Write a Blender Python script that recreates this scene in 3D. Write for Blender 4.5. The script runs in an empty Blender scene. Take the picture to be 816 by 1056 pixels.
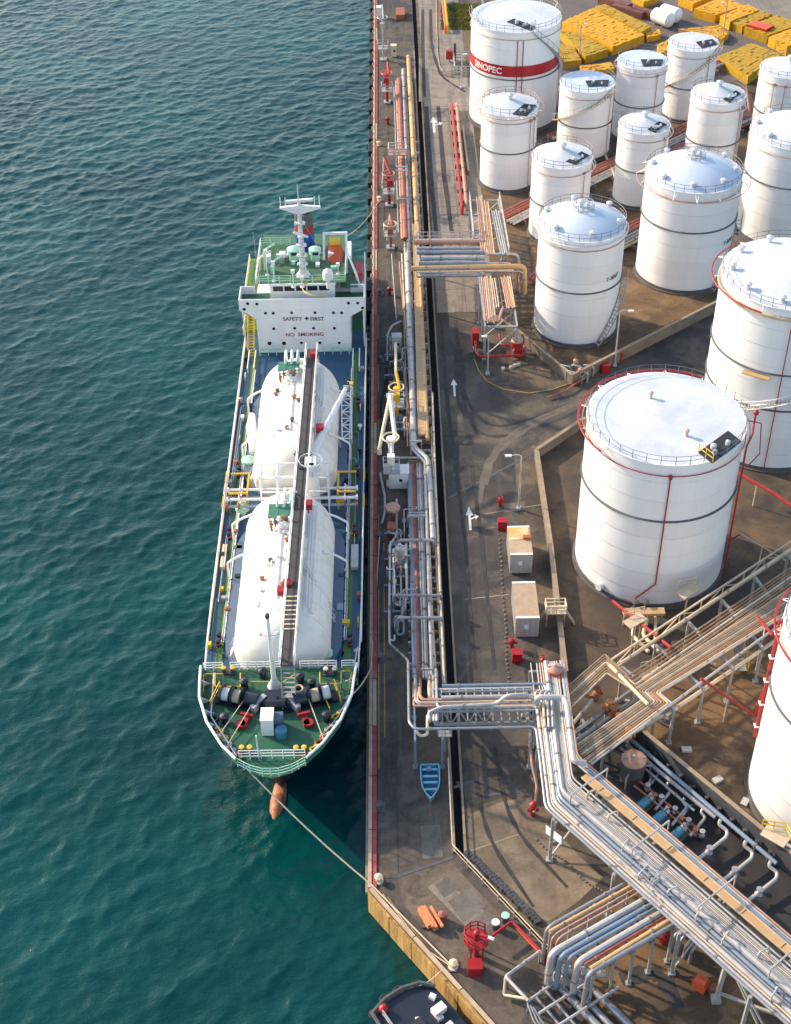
import bpy, math, random
import numpy as np
from mathutils import Vector, Matrix
random.seed(7)
rnd = random.Random(11)
SC = bpy.context.scene
COL = SC.collection

# ---------------------------------------------------------------- camera, sky, sun, exposure
CAM_H = 100.0
RM = np.array([[0.9998, -0.0189, -0.0034], [-0.0096, -0.6442, 0.7648], [-0.0166, -0.7646, -0.6443]])
_u, _s, _v = np.linalg.svd(RM); RM = _u @ _v
cam_data = bpy.data.cameras.new('camera'); cam = bpy.data.objects.new('camera', cam_data); COL.objects.link(cam)
cam_data.sensor_fit = 'VERTICAL'; cam_data.sensor_height = 24.0; cam_data.lens = 24.0 * 1434.0 / 1056.0
cam_data.clip_start = 0.5; cam_data.clip_end = 20000
M4 = Matrix.Identity(4)
for i in range(3):
    M4[i][0] = RM[i, 0]; M4[i][1] = -RM[i, 1]; M4[i][2] = -RM[i, 2]
M4[2][3] = CAM_H
cam.matrix_world = M4
SC.camera = cam

SUN_EL, SUN_LEFT = math.radians(27), math.radians(60)        # sun low, up and left of the quay's direction
sun_dir = Vector((-math.sin(SUN_LEFT) * math.cos(SUN_EL), math.cos(SUN_LEFT) * math.cos(SUN_EL), math.sin(SUN_EL)))
sd = bpy.data.lights.new('sun', 'SUN'); sd.energy = 3.1; sd.angle = math.radians(1.2); sd.color = (1.0, 0.82, 0.60)
so = bpy.data.objects.new('sun', sd); COL.objects.link(so)
so.rotation_euler = sun_dir.to_track_quat('Z', 'Y').to_euler()
so.location = sun_dir * 500
W = bpy.data.worlds.new('World'); SC.world = W; W.use_nodes = True
nt = W.node_tree
sky = nt.nodes.new('ShaderNodeTexSky'); sky.sky_type = 'NISHITA'; sky.sun_disc = False
sky.sun_elevation = SUN_EL; sky.sun_rotation = -SUN_LEFT
sky.air_density = 1.2; sky.dust_density = 1.6; sky.ozone_density = 1.0; sky.altitude = 50
bg = nt.nodes['Background']; bg.inputs['Strength'].default_value = 0.15
nt.links.new(sky.outputs[0], bg.inputs[0])
SC.view_settings.view_transform = 'Standard'; SC.view_settings.look = 'None'
SC.view_settings.gamma = 1.0; SC.view_settings.exposure = 1.0
SC.render.engine = 'CYCLES'

# ---------------------------------------------------------------- surveying: where a sighted point lies at height z, or at distance y
CC = np.array([0, 0, CAM_H])
def G(px, py, z=0.0):
    r = RM @ np.array([px - 408, py - 528, 1434.0]); t = (z - CAM_H) / r[2]
    p = CC + t * r
    return Vector((float(p[0]), float(p[1]), float(z)))
def V(px, py, y):
    r = RM @ np.array([px - 408, py - 528, 1434.0]); t = y / r[1]
    p = CC + t * r
    return Vector([float(q) for q in p])
def GL(pts, z=0.0):
    return [G(p[0], p[1], p[2] if len(p) > 2 else z) for p in pts]

# ---------------------------------------------------------------- materials
MATS = {}
def mat(name, col, rough=0.6, metal=0.0, var=0.12, scale=0.6, dirt=None, dirt_amt=0.35, dirt_scale=0.25, streak=False, bump=0.0, bump_scale=8.0, coat=0.0, spec=0.5):
    m = bpy.data.materials.new(name); m.use_nodes = True
    t = m.node_tree; N = t.nodes; L = t.links
    b = N['Principled BSDF']
    b.inputs['Roughness'].default_value = rough; b.inputs['Metallic'].default_value = metal
    b.inputs['Specular IOR Level'].default_value = spec
    if coat: b.inputs['Coat Weight'].default_value = coat
    geo = N.new('ShaderNodeNewGeometry'); mp = N.new('ShaderNodeMapping')
    L.new(geo.outputs['Position'], mp.inputs['Vector'])
    if streak: mp.inputs['Scale'].default_value = (1, 1, 0.08)
    n = N.new('ShaderNodeTexNoise'); n.inputs['Scale'].default_value = scale; n.inputs['Detail'].default_value = 6; n.inputs['Roughness'].default_value = 0.65
    L.new(mp.outputs[0], n.inputs['Vector'])
    mr = N.new('ShaderNodeMapRange'); mr.inputs[1].default_value = 0.3; mr.inputs[2].default_value = 0.7
    mr.inputs[3].default_value = 1 - var; mr.inputs[4].default_value = 1 + var
    L.new(n.outputs['Fac'], mr.inputs[0])
    mul = N.new('ShaderNodeVectorMath'); mul.operation = 'SCALE'; mul.inputs[0].default_value = col
    L.new(mr.outputs[0], mul.inputs['Scale'])
    out = mul.outputs[0]
    if dirt:
        n2 = N.new('ShaderNodeTexNoise'); n2.inputs['Scale'].default_value = dirt_scale; n2.inputs['Detail'].default_value = 9; n2.inputs['Roughness'].default_value = 0.7
        L.new(mp.outputs[0], n2.inputs['Vector'])
        r2 = N.new('ShaderNodeMapRange'); r2.inputs[1].default_value = 0.48; r2.inputs[2].default_value = 0.72; r2.inputs[4].default_value = dirt_amt
        L.new(n2.outputs['Fac'], r2.inputs[0])
        mx = N.new('ShaderNodeMix'); mx.data_type = 'RGBA'; mx.inputs[7].default_value = (*dirt, 1)
        L.new(r2.outputs[0], mx.inputs[0]); L.new(out, mx.inputs[6]); out = mx.outputs[2]
    L.new(out, b.inputs['Base Color'])
    if bump:
        n3 = N.new('ShaderNodeTexNoise'); n3.inputs['Scale'].default_value = bump_scale; n3.inputs['Detail'].default_value = 5
        L.new(geo.outputs['Position'], n3.inputs['Vector'])
        bp = N.new('ShaderNodeBump'); bp.inputs['Strength'].default_value = bump; bp.inputs['Distance'].default_value = 0.05
        L.new(n3.outputs['Fac'], bp.inputs['Height']); L.new(bp.outputs[0], b.inputs['Normal'])
    MATS[name] = m
    return m

M_TANK = mat('tank_white', (0.82, 0.82, 0.82), 0.45, var=0.05, scale=0.8, dirt=(0.58, 0.51, 0.44), dirt_amt=0.35, dirt_scale=0.8, streak=True)
M_ROOF = mat('tank_roof', (0.60, 0.625, 0.66), 0.30, var=0.10, scale=0.35, dirt=(0.40, 0.45, 0.52), dirt_amt=0.75, dirt_scale=0.32)
M_RAILD = mat('rail_dark_grey', (0.17, 0.175, 0.185), 0.55, metal=0.2, var=0.2)
M_ROOFB = mat('tank_roof_satin', (0.56, 0.63, 0.73), 0.22, var=0.04, scale=0.4)
M_WHITE = mat('white_paint', (0.78, 0.77, 0.74), 0.45, var=0.08, scale=1.5, dirt=(0.45, 0.34, 0.24), dirt_amt=0.25, dirt_scale=0.8)
M_WHITE2 = mat('ship_white', (0.80, 0.80, 0.79), 0.4, var=0.04, scale=0.5, dirt=(0.55, 0.50, 0.44), dirt_amt=0.25, dirt_scale=0.9, streak=True)
M_CARGO = mat('cargo_tank_white', (0.80, 0.77, 0.72), 0.55, var=0.06, scale=0.9, dirt=(0.50, 0.38, 0.27), dirt_amt=0.55, dirt_scale=0.9)
M_RING = mat('ring_dark', (0.10, 0.10, 0.11), 0.6, var=0.2)
M_GRATE = mat('catwalk_grating', (0.062, 0.058, 0.058), 0.8, var=0.2, scale=3)
M_BLACK = mat('black_grating', (0.018, 0.022, 0.03), 0.7, var=0.3, scale=3)
M_RED = mat('red_paint', (0.34, 0.014, 0.019), 0.45, var=0.15, scale=2, dirt=(0.25, 0.05, 0.03), dirt_amt=0.4)
M_BAND = mat('red_band', (0.42, 0.006, 0.018), 0.45, var=0.05)
M_ORANGE = mat('orange_paint', (0.66, 0.10, 0.03), 0.5, var=0.15, scale=2, dirt=(0.3, 0.08, 0.04), dirt_amt=0.4)
M_PINK = mat('primer_pink', (0.44, 0.25, 0.18), 0.6, var=0.15, scale=1, dirt=(0.30, 0.16, 0.11), dirt_amt=0.6, dirt_scale=0.6)
M_REDOX = mat('red_oxide', (0.30, 0.085, 0.06), 0.6, var=0.18, scale=1, dirt=(0.45, 0.22, 0.16), dirt_amt=0.4, dirt_scale=0.5)
M_TAN = mat('tan_lagging', (0.52, 0.33, 0.155), 0.65, var=0.15, scale=0.8, dirt=(0.38, 0.18, 0.07), dirt_amt=0.5, dirt_scale=0.4)
M_BEIGE = mat('beige_pipe', (0.58, 0.46, 0.33), 0.55, var=0.12, scale=0.9, dirt=(0.33, 0.20, 0.11), dirt_amt=0.55, dirt_scale=0.5)
M_SILVER = mat('silver_pipe', (0.34, 0.345, 0.36), 0.36, metal=0.45, var=0.15, scale=0.8, dirt=(0.22, 0.16, 0.12), dirt_amt=0.5, dirt_scale=0.5)
M_SILVERW = mat('light_pipe', (0.47, 0.46, 0.45), 0.38, metal=0.2, var=0.14, scale=0.8, dirt=(0.28, 0.20, 0.14), dirt_amt=0.55, dirt_scale=0.6)
M_BLUEP = mat('blue_grey_pipe', (0.22, 0.28, 0.36), 0.4, metal=0.25, var=0.12, scale=0.8)
M_STEEL = mat('galvanised_steel', (0.42, 0.43, 0.44), 0.5, metal=0.35, var=0.15, scale=1.5, dirt=(0.27, 0.19, 0.13), dirt_amt=0.45, dirt_scale=0.8)
M_DKSTEEL = mat('dark_steel', (0.10, 0.10, 0.105), 0.6, metal=0.2, var=0.25, scale=2)
M_RUSTY = mat('rusty_valve', (0.32, 0.11, 0.05), 0.7, var=0.25, scale=3)
M_YELLOW = mat('yellow_paint', (0.72, 0.46, 0.025), 0.5, var=0.12, scale=2)
M_CREAM = mat('cream_paint', (0.68, 0.58, 0.40), 0.55, var=0.1, scale=1, dirt=(0.4, 0.27, 0.15), dirt_amt=0.4, dirt_scale=0.9)
M_RUBBER = mat('rubber', (0.012, 0.012, 0.013), 0.75, var=0.3, scale=3)
M_ROPE = mat('rope', (0.56, 0.45, 0.32), 0.85, var=0.15, scale=4)
M_HULL = mat('hull_dark', (0.014, 0.02, 0.035), 0.4, var=0.2, scale=0.6)
M_BOOT = mat('bulb_rust', (0.26, 0.085, 0.03), 0.6, var=0.35, scale=1.2, dirt=(0.52, 0.30, 0.15), dirt_amt=0.7, dirt_scale=0.9)
M_DECKB = mat('deck_blue', (0.016, 0.076, 0.150), 0.5, var=0.12, scale=0.8, dirt=(0.10, 0.12, 0.14), dirt_amt=0.4, dirt_scale=0.5)
M_SKIRT = mat('deck_grey_blue', (0.085, 0.125, 0.19), 0.55, var=0.12, scale=0.8)
M_DECKG = mat('deck_green', (0.014, 0.098, 0.050), 0.5, var=0.14, scale=0.9, dirt=(0.06, 0.13, 0.08), dirt_amt=0.5, dirt_scale=0.5)
M_DECKM = mat('upper_deck_green', (0.045, 0.135, 0.062), 0.6, var=0.2, scale=0.9, dirt=(0.12, 0.15, 0.09), dirt_amt=0.6, dirt_scale=0.7)
M_PATHG = mat('path_green', (0.075, 0.17, 0.035), 0.6, var=0.15, scale=1)
M_MINT = mat('mint_green', (0.40, 0.66, 0.52), 0.45, var=0.08)
M_GREENM = mat('machinery_green', (0.04, 0.18, 0.12), 0.5, var=0.12)
M_BLUE = mat('funnel_blue', (0.01, 0.075, 0.36), 0.4, var=0.08)
M_GLASS = mat('dark_glass', (0.012, 0.015, 0.02), 0.08, var=0.1)
M_TEXTG = mat('sign_dark', (0.045, 0.045, 0.05), 0.6, var=0.1)
M_TEXTR = mat('sign_red', (0.28, 0.05, 0.05), 0.6, var=0.1)
M_TEXTW = mat('letter_white', (0.8, 0.78, 0.76), 0.5, var=0.03)
M_CONT = mat('container_grey', (0.46, 0.45, 0.43), 0.55, var=0.1, scale=1.2, dirt=(0.36, 0.30, 0.24), dirt_amt=0.4)
M_CONTR = mat('container_roof', (0.40, 0.29, 0.19), 0.65, var=0.15, scale=1.5, dirt=(0.52, 0.44, 0.35), dirt_amt=0.5, dirt_scale=0.6)
M_RUSTR = mat('rusty_roof', (0.62, 0.34, 0.12), 0.7, var=0.25, scale=1, dirt=(0.80, 0.72, 0.58), dirt_amt=0.9, dirt_scale=0.6)
M_BOATB = mat('boat_blue', (0.20, 0.52, 0.68), 0.45, var=0.08)
M_BOATI = mat('boat_inside', (0.05, 0.17, 0.28), 0.5, var=0.1)
M_TIMBER = mat('orange_timber', (0.62, 0.24, 0.09), 0.7, var=0.2, scale=2)
M_CRATE = mat('crate_yellow', (0.60, 0.30, 0.004), 0.6, var=0.25, scale=1.2)
M_CRATE2 = mat('crate_ochre', (0.42, 0.245, 0.006), 0.6, var=0.25, scale=1.2)
M_PUMPB = mat('pump_blue', (0.045, 0.20, 0.30), 0.45, var=0.1)
M_SIGNB = mat('sign_blue', (0.02, 0.16, 0.46), 0.5, var=0.05)
M_WALL = mat('bund_concrete', (0.20, 0.16, 0.12), 0.9, var=0.22, scale=0.6, dirt=(0.11, 0.09, 0.075), dirt_amt=0.7, dirt_scale=0.35, bump=0.3)
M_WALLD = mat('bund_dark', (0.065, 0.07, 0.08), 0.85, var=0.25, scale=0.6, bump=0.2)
M_COPE = mat('coping', (0.31, 0.235, 0.165), 0.9, var=0.2, scale=0.8, dirt=(0.18, 0.14, 0.11), dirt_amt=0.6, dirt_scale=0.6)
M_QUAYF = mat('quay_face', (0.46, 0.28, 0.09), 0.9, var=0.4, scale=1.6, dirt=(0.10, 0.07, 0.035), dirt_amt=0.95, dirt_scale=1.3, streak=True, bump=0.6, bump_scale=3)
M_KERBR = mat('kerb_red', (0.36, 0.05, 0.055), 0.7, var=0.2, scale=1, dirt=(0.32, 0.22, 0.18), dirt_amt=0.7, dirt_scale=0.35)
M_KERBC = mat('kerb_cream', (0.50, 0.37, 0.25), 0.8, var=0.2, scale=1, dirt=(0.26, 0.19, 0.14), dirt_amt=0.6, dirt_scale=0.4)
M_MARK = mat('road_marking', (0.66, 0.65, 0.63), 0.8, var=0.15, scale=3)
M_MARKY = mat('yellow_line', (0.30, 0.21, 0.07), 0.85, var=0.3, scale=2)
M_DIRT = mat('bund_floor_black', (0.035, 0.032, 0.032), 0.85, var=0.3, scale=0.5)

def add_courses(m, pitch=2.35):
    t = m.node_tree; N = t.nodes; L = t.links; b = N['Principled BSDF']; geo = N.new('ShaderNodeNewGeometry'); sp = N.new('ShaderNodeSeparateXYZ'); L.new(geo.outputs['Position'], sp.inputs[0])
    d = N.new('ShaderNodeMath'); d.operation = 'DIVIDE'; d.inputs[1].default_value = pitch; L.new(sp.outputs['Z'], d.inputs[0])
    f = N.new('ShaderNodeMath'); f.operation = 'FRACT'; L.new(d.outputs[0], f.inputs[0])
    r = N.new('ShaderNodeMapRange'); r.inputs[1].default_value = 0.0; r.inputs[2].default_value = 0.045; r.inputs[3].default_value = 0.0; r.inputs[4].default_value = 1.0; L.new(f.outputs[0], r.inputs[0])
    bp = N.new('ShaderNodeBump'); bp.inputs['Strength'].default_value = 0.5; bp.inputs['Distance'].default_value = 0.06; L.new(r.outputs[0], bp.inputs['Height'])
    n = N.new('ShaderNodeTexNoise'); n.inputs['Scale'].default_value = 0.45; n.inputs['Detail'].default_value = 2; L.new(geo.outputs['Position'], n.inputs['Vector'])
    b2 = N.new('ShaderNodeBump'); b2.inputs['Strength'].default_value = 0.25; b2.inputs['Distance'].default_value = 0.12; L.new(n.outputs['Fac'], b2.inputs['Height']); L.new(bp.outputs[0], b2.inputs['Normal']); L.new(b2.outputs[0], b.inputs['Normal'])
    fl = N.new('ShaderNodeMath'); fl.operation = 'FLOOR'; L.new(d.outputs[0], fl.inputs[0]); wn = N.new('ShaderNodeTexWhiteNoise'); wn.noise_dimensions = '1D'; L.new(fl.outputs[0], wn.inputs['W'])
    mr = N.new('ShaderNodeMapRange'); mr.inputs[3].default_value = 0.95; mr.inputs[4].default_value = 1.02; L.new(wn.outputs['Value'], mr.inputs[0])
    old = b.inputs['Base Color'].links[0].from_socket; v = N.new('ShaderNodeVectorMath'); v.operation = 'SCALE'; L.new(old, v.inputs[0]); L.new(mr.outputs[0], v.inputs['Scale']); L.new(v.outputs[0], b.inputs['Base Color'])
add_courses(M_TANK)
def ground_mat(name, c1, c2, c3, s1=0.05, s2=0.35, rough=0.85, spots=0.0, bump=0.25, streaks=None):
    """Worn ground: two noise scales of stain over a base, with fine grain."""
    m = bpy.data.materials.new(name); m.use_nodes = True
    t = m.node_tree; N = t.nodes; L = t.links; b = N['Principled BSDF']
    geo = N.new('ShaderNodeNewGeometry')
    def noise(s, d=8, r=0.65, dist=0.0, mapping=None):
        n = N.new('ShaderNodeTexNoise'); n.inputs['Scale'].default_value = s; n.inputs['Detail'].default_value = d
        n.inputs['Roughness'].default_value = r; n.inputs['Distortion'].default_value = dist
        if mapping:
            mp = N.new('ShaderNodeMapping'); mp.inputs['Rotation'].default_value = (0, 0, mapping[0]); mp.inputs['Scale'].default_value = mapping[1]
            L.new(geo.outputs['Position'], mp.inputs[0]); L.new(mp.outputs[0], n.inputs['Vector'])
        else: L.new(geo.outputs['Position'], n.inputs['Vector'])
        return n.outputs['Fac']
    c1, c2, c3 = [tuple(0.72 * q for q in k) for k in (c1, c2, c3)]
    if streaks: streaks = (streaks[0], tuple(0.72 * q for q in streaks[1]))
    def ramp(f, a, c):
        r = N.new('ShaderNodeMapRange'); r.inputs[1].default_value = a; r.inputs[2].default_value = c; L.new(f, r.inputs[0]); return r.outputs[0]
    def mix(f, a, c):
        x = N.new('ShaderNodeMix'); x.data_type = 'RGBA'; L.new(f, x.inputs[0])
        for k, q in ((6, a), (7, c)):
            if isinstance(q, tuple): x.inputs[k].default_value = (*q, 1)
            else: L.new(q, x.inputs[k])
        return x.outputs[2]
    c = mix(ramp(noise(s1, dist=1.0), 0.42, 0.58), c1, c2)
    c = mix(ramp(noise(s2, dist=0.6), 0.48, 0.70), c, c3)
    if streaks:
        c = mix(ramp(noise(1.0, 5, 0.6, 0.3, streaks[0]), 0.52, 0.80), c, streaks[1])
    g = N.new('ShaderNodeMapRange'); g.inputs[1].default_value = 0.25; g.inputs[2].default_value = 0.75; g.inputs[3].default_value = 0.72; g.inputs[4].default_value = 1.28
    L.new(noise(3.0, 8, 0.75), g.inputs[0])
    mu = N.new('ShaderNodeVectorMath'); mu.operation = 'SCALE'; L.new(c, mu.inputs[0]); L.new(g.outputs[0], mu.inputs['Scale'])
    L.new(mu.outputs[0], b.inputs['Base Color'])
    rr = N.new('ShaderNodeMapRange'); rr.inputs[3].default_value = rough - 0.2; rr.inputs[4].default_value = rough + 0.1
    L.new(noise(s2 * 0.7), rr.inputs[0]); L.new(rr.outputs[0], b.inputs['Roughness'])
    bp = N.new('ShaderNodeBump'); bp.inputs['Strength'].default_value = bump; bp.inputs['Distance'].default_value = 0.06
    L.new(noise(2.5, 8, 0.7), bp.inputs['Height']); L.new(bp.outputs[0], b.inputs['Normal'])
    return m
M_APRON = ground_mat('apron_concrete', (0.066, 0.058, 0.052), (0.155, 0.12, 0.09), (0.040, 0.038, 0.037), 0.10, 0.5, streaks=((0.0, (1.2, 0.08, 1)), (0.17, 0.15, 0.125)))
M_ROAD = ground_mat('road_asphalt', (0.046, 0.044, 0.045), (0.092, 0.079, 0.066), (0.21, 0.165, 0.12), 0.07, 0.20, streaks=((0.0, (0.5, 0.04, 1)), (0.115, 0.103, 0.09)))
M_SLAB = ground_mat('road_concrete', (0.31, 0.265, 0.22), (0.38, 0.32, 0.26), (0.21, 0.18, 0.15), 0.09, 0.4, streaks=((0.0, (0.9, 0.05, 1)), (0.12, 0.105, 0.092)))
M_YARD = ground_mat('yard_ground', (0.085, 0.068, 0.053), (0.24, 0.17, 0.105), (0.05, 0.044, 0.040), 0.09, 0.3)
M_SOIL = ground_mat('brown_soil', (0.23, 0.128, 0.055), (0.10, 0.066, 0.04), (0.34, 0.21, 0.105), 0.06, 0.28)
M_BUND = ground_mat('bund_floor', (0.085, 0.062, 0.045), (0.20, 0.125, 0.066), (0.045, 0.04, 0.037), 0.06, 0.25)
M_FAR = ground_mat('far_yard', (0.17, 0.145, 0.135), (0.22, 0.18, 0.15), (0.12, 0.10, 0.095), 0.04, 0.15)
M_GRASS = ground_mat('grass_ground', (0.16, 0.17, 0.03), (0.32, 0.24, 0.04), (0.10, 0.11, 0.03), 0.25, 0.8, rough=0.95, bump=0.8)
M_SANDY = ground_mat('sandy_yard', (0.30, 0.225, 0.15), (0.19, 0.145, 0.10), (0.40, 0.31, 0.215), 0.08, 0.25, streaks=((0.7, (0.35, 0.06, 1)), (0.13, 0.10, 0.075)))
M_EARTH = ground_mat('dry_earth', (0.20, 0.125, 0.085), (0.25, 0.165, 0.11), (0.15, 0.10, 0.07), 0.2, 0.6, rough=0.95)
M_LEAF = mat('grass_blades', (0.15, 0.15, 0.025), 0.9, var=0.35, scale=0.6, dirt=(0.36, 0.27, 0.04), dirt_amt=0.8, dirt_scale=0.4)

def water_mat():
    m = bpy.data.materials.new('sea_water'); m.use_nodes = True
    t = m.node_tree; N = t.nodes; L = t.links; b = N['Principled BSDF']
    geo = N.new('ShaderNodeNewGeometry')
    n = N.new('ShaderNodeTexNoise'); n.inputs['Scale'].default_value = 0.035; n.inputs['Detail'].default_value = 5; L.new(geo.outputs['Position'], n.inputs['Vector'])
    cr = N.new('ShaderNodeMix'); cr.data_type = 'RGBA'; cr.inputs[6].default_value = (0.0002, 0.031, 0.034, 1); cr.inputs[7].default_value = (0.0006, 0.057, 0.055, 1)
    mr = N.new('ShaderNodeMapRange'); mr.inputs[1].default_value = 0.35; mr.inputs[2].default_value = 0.65
    L.new(n.outputs['Fac'], mr.inputs[0]); L.new(mr.outputs[0], cr.inputs[0]); L.new(cr.outputs[2], b.inputs['Base Color'])
    b.inputs['Roughness'].default_value = 0.16; b.inputs['IOR'].default_value = 1.36
    def layer(scale, rot, sx, sy, dist, detail=4):
        mp = N.new('ShaderNodeMapping'); mp.inputs['Rotation'].default_value = (0, 0, rot); mp.inputs['Scale'].default_value = (sx, sy, 1)
        L.new(geo.outputs['Position'], mp.inputs[0])
        x = N.new('ShaderNodeTexNoise'); x.inputs['Scale'].default_value = scale; x.inputs['Detail'].default_value = detail; x.inputs['Roughness'].default_value = 0.6
        x.inputs['Distortion'].default_value = 0.3
        L.new(mp.outputs[0], x.inputs['Vector'])
        bp = N.new('ShaderNodeBump'); bp.inputs['Distance'].default_value = dist; bp.inputs['Strength'].default_value = 1.0
        L.new(x.outputs['Fac'], bp.inputs['Height']); return bp
    c = layer(2.2, -0.6, 0.6, 1.0, 0.075, 4)
    L.new(c.outputs[0], b.inputs['Normal'])
    return m
M_WATER = water_mat()
# ---------------------------------------------------------------- mesh building
class MB:
    def __init__(s): s.v = []; s.f = []; s.sm = []; s.mi = []
    def add(s, vs, fs, smooth=False, mi=0):
        o = len(s.v); s.v += [tuple(p) for p in vs]
        for f in fs: s.f.append(tuple(i + o for i in f)); s.sm.append(smooth); s.mi.append(mi)
        return s
    def box(s, c, d, rz=0.0, mi=0):
        hx, hy, hz = d[0] / 2, d[1] / 2, d[2] / 2; ca, sa = math.cos(rz), math.sin(rz)
        vs = []
        for z in (-hz, hz):
            for x, y in ((-hx, -hy), (hx, -hy), (hx, hy), (-hx, hy)):
                vs.append((c[0] + x * ca - y * sa, c[1] + x * sa + y * ca, c[2] + z))
        return s.add(vs, [(3, 2, 1, 0), (4, 5, 6, 7), (0, 1, 5, 4), (1, 2, 6, 5), (2, 3, 7, 6), (3, 0, 4, 7)], False, mi)
    def beam(s, a, b, w, h, mi=0):
        a = Vector(a); b = Vector(b); d = (b - a).normalized()
        up = Vector((0, 0, 1)) if abs(d.z) < 0.95 else Vector((0, 1, 0))
        x = d.cross(up).normalized(); y = x.cross(d)
        vs = []
        for p in (a, b):
            for i, j in ((-1, -1), (1, -1), (1, 1), (-1, 1)): vs.append(p + x * (i * w / 2) + y * (j * h / 2))
        return s.add(vs, [(3, 2, 1, 0), (4, 5, 6, 7), (0, 1, 5, 4), (1, 2, 6, 5), (2, 3, 7, 6), (3, 0, 4, 7)], False, mi)
    def tube(s, pts, r, n=8, closed=False, mi=0, smooth=True):
        P = [Vector(p) for p in pts]; k = len(P); rr = r if isinstance(r, (list, tuple)) else [r] * k
        ds = []
        for i in range(k):
            a = P[i - 1] if (i > 0 or closed) else P[i]; b = P[(i + 1) % k] if (i < k - 1 or closed) else P[i]
            u = (P[i] - a); w = (b - P[i])
            u = u.normalized() if u.length > 1e-9 else Vector(); w = w.normalized() if w.length > 1e-9 else Vector()
            d = u + w
            if d.length < 1e-6: d = u if u.length else w
            d = d.normalized(); ref = u if u.length else w
            ds.append((d, 1.0 / max(0.35, abs(d.dot(ref)))))
        d0 = ds[0][0]; up = Vector((0, 0, 1)) if abs(d0.z) < 0.9 else Vector((1, 0, 0))
        x = d0.cross(up).normalized(); vs = []
        for i in range(k):
            d, sc = ds[i]
            x = (x - d * x.dot(d)); x = x.normalized() if x.length > 1e-6 else d.orthogonal().normalized()
            y = d.cross(x)
            # widen the mitre in the bend plane only
            if 0 < i < k - 1 and sc > 1.001:
                bn = (P[i + 1] - P[i]).normalized() - (P[i] - P[i - 1]).normalized(); bn = bn.normalized()
            else: bn = None
            for j in range(n):
                t = 2 * math.pi * j / n; o = x * math.cos(t) + y * math.sin(t)
                if bn is not None: o = o + bn * (o.dot(bn) * (sc - 1))
                vs.append(P[i] + o * rr[i])
        fs = []
        for i in range(k - 1 + (1 if closed else 0)):
            a = i * n; b = ((i + 1) % k) * n
            for j in range(n): fs.append((a + j, a + (j + 1) % n, b + (j + 1) % n, b + j))
        s.add(vs, fs, smooth, mi)
        if not closed:
            o = len(s.v) - len(vs)
            s.f.append(tuple(o + j for j in range(n - 1, -1, -1))); s.f.append(tuple(o + (k - 1) * n + j for j in range(n)))
            s.sm += [False, False]; s.mi += [mi, mi]
        return s
    def pipe(s, pts, r, n=8, bend=None, mi=0): return s.tube(rounded(pts, bend if bend is not None else r * 2.2), r, n, mi=mi)
    def cyl(s, a, b, r0, r1=None, n=16, mi=0): return s.tube([a, b], [r0, r0 if r1 is None else r1], n, mi=mi)
    def lathe(s, c, prof, n=32, mi=0, smooth=True, a0=0.0, a1=2 * math.pi):
        full = abs(a1 - a0 - 2 * math.pi) < 1e-6; m = n if full else n + 1; vs = []; k = len(prof)
        for i in range(m):
            t = a0 + (a1 - a0) * i / n
            for r, z in prof: vs.append((c[0] + r * math.cos(t), c[1] + r * math.sin(t), c[2] + z))
        fs = []
        for i in range(n):
            a = i * k; b = ((i + 1) % m) * k
            for j in range(k - 1): fs.append((a + j, b + j, b + j + 1, a + j + 1))
        s.add(vs, fs, smooth, mi)
        return s
    def disc(s, c, r, n=32, mi=0):
        return s.add([(c[0] + r * math.cos(2 * math.pi * i / n), c[1] + r * math.sin(2 * math.pi * i / n), c[2]) for i in range(n)], [tuple(range(n))], False, mi)
    def ring(s, c, R, r, n=48, m=6, a0=0.0, a1=2 * math.pi, mi=0):
        full = abs(a1 - a0 - 2 * math.pi) < 1e-6; k = n if full else n + 1
        pts = [(c[0] + R * math.cos(a0 + (a1 - a0) * i / n), c[1] + R * math.sin(a0 + (a1 - a0) * i / n), c[2]) for i in range(k)]
        return s.tube(pts, r, m, closed=full, mi=mi)
    def ball(s, c, r, n=12, m=8, sz=1.0, mi=0):
        prof = [(r * math.sin(math.pi * i / m) + 1e-4, -r * sz * math.cos(math.pi * i / m)) for i in range(m + 1)]
        return s.lathe(c, prof, n, mi=mi)
    def prism(s, poly, z0, z1, mi=0):
        if sum(poly[i][0] * poly[(i + 1) % len(poly)][1] - poly[(i + 1) % len(poly)][0] * poly[i][1] for i in range(len(poly))) < 0: poly = poly[::-1]
        n = len(poly); vs = [(p[0], p[1], z0) for p in poly] + [(p[0], p[1], z1) for p in poly]
        fs = [tuple(range(n - 1, -1, -1)), tuple(range(n, 2 * n))] + [(i, (i + 1) % n, n + (i + 1) % n, n + i) for i in range(n)]
        return s.add(vs, fs, False, mi)
    def sheet(s, poly, z=None, mi=0):
        if sum(poly[i][0] * poly[(i + 1) % len(poly)][1] - poly[(i + 1) % len(poly)][0] * poly[i][1] for i in range(len(poly))) < 0: poly = poly[::-1]
        return s.add([(p[0], p[1], p[2] if z is None else z) for p in poly], [tuple(range(len(poly)))], False, mi)
    def rail(s, pts, h=1.05, r=0.035, step=1.6, bars=2, closed=False, n=5, mi=0):
        P = [Vector(p) for p in pts]
        if closed: P = P + [P[0]]
        for b in range(bars):
            zz = h * (b + 1) / bars; s.tube([p + Vector((0, 0, zz)) for p in P], r, n, mi=mi)
        for a, b in zip(P[:-1], P[1:]):
            L = (b - a).length; k = max(1, round(L / step))
            for i in range(k): q = a.lerp(b, i / k); s.tube([q, q + Vector((0, 0, h))], r, 4, mi=mi)
        if not closed: s.tube([P[-1], P[-1] + Vector((0, 0, h))], r, 4, mi=mi)
        return s
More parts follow.
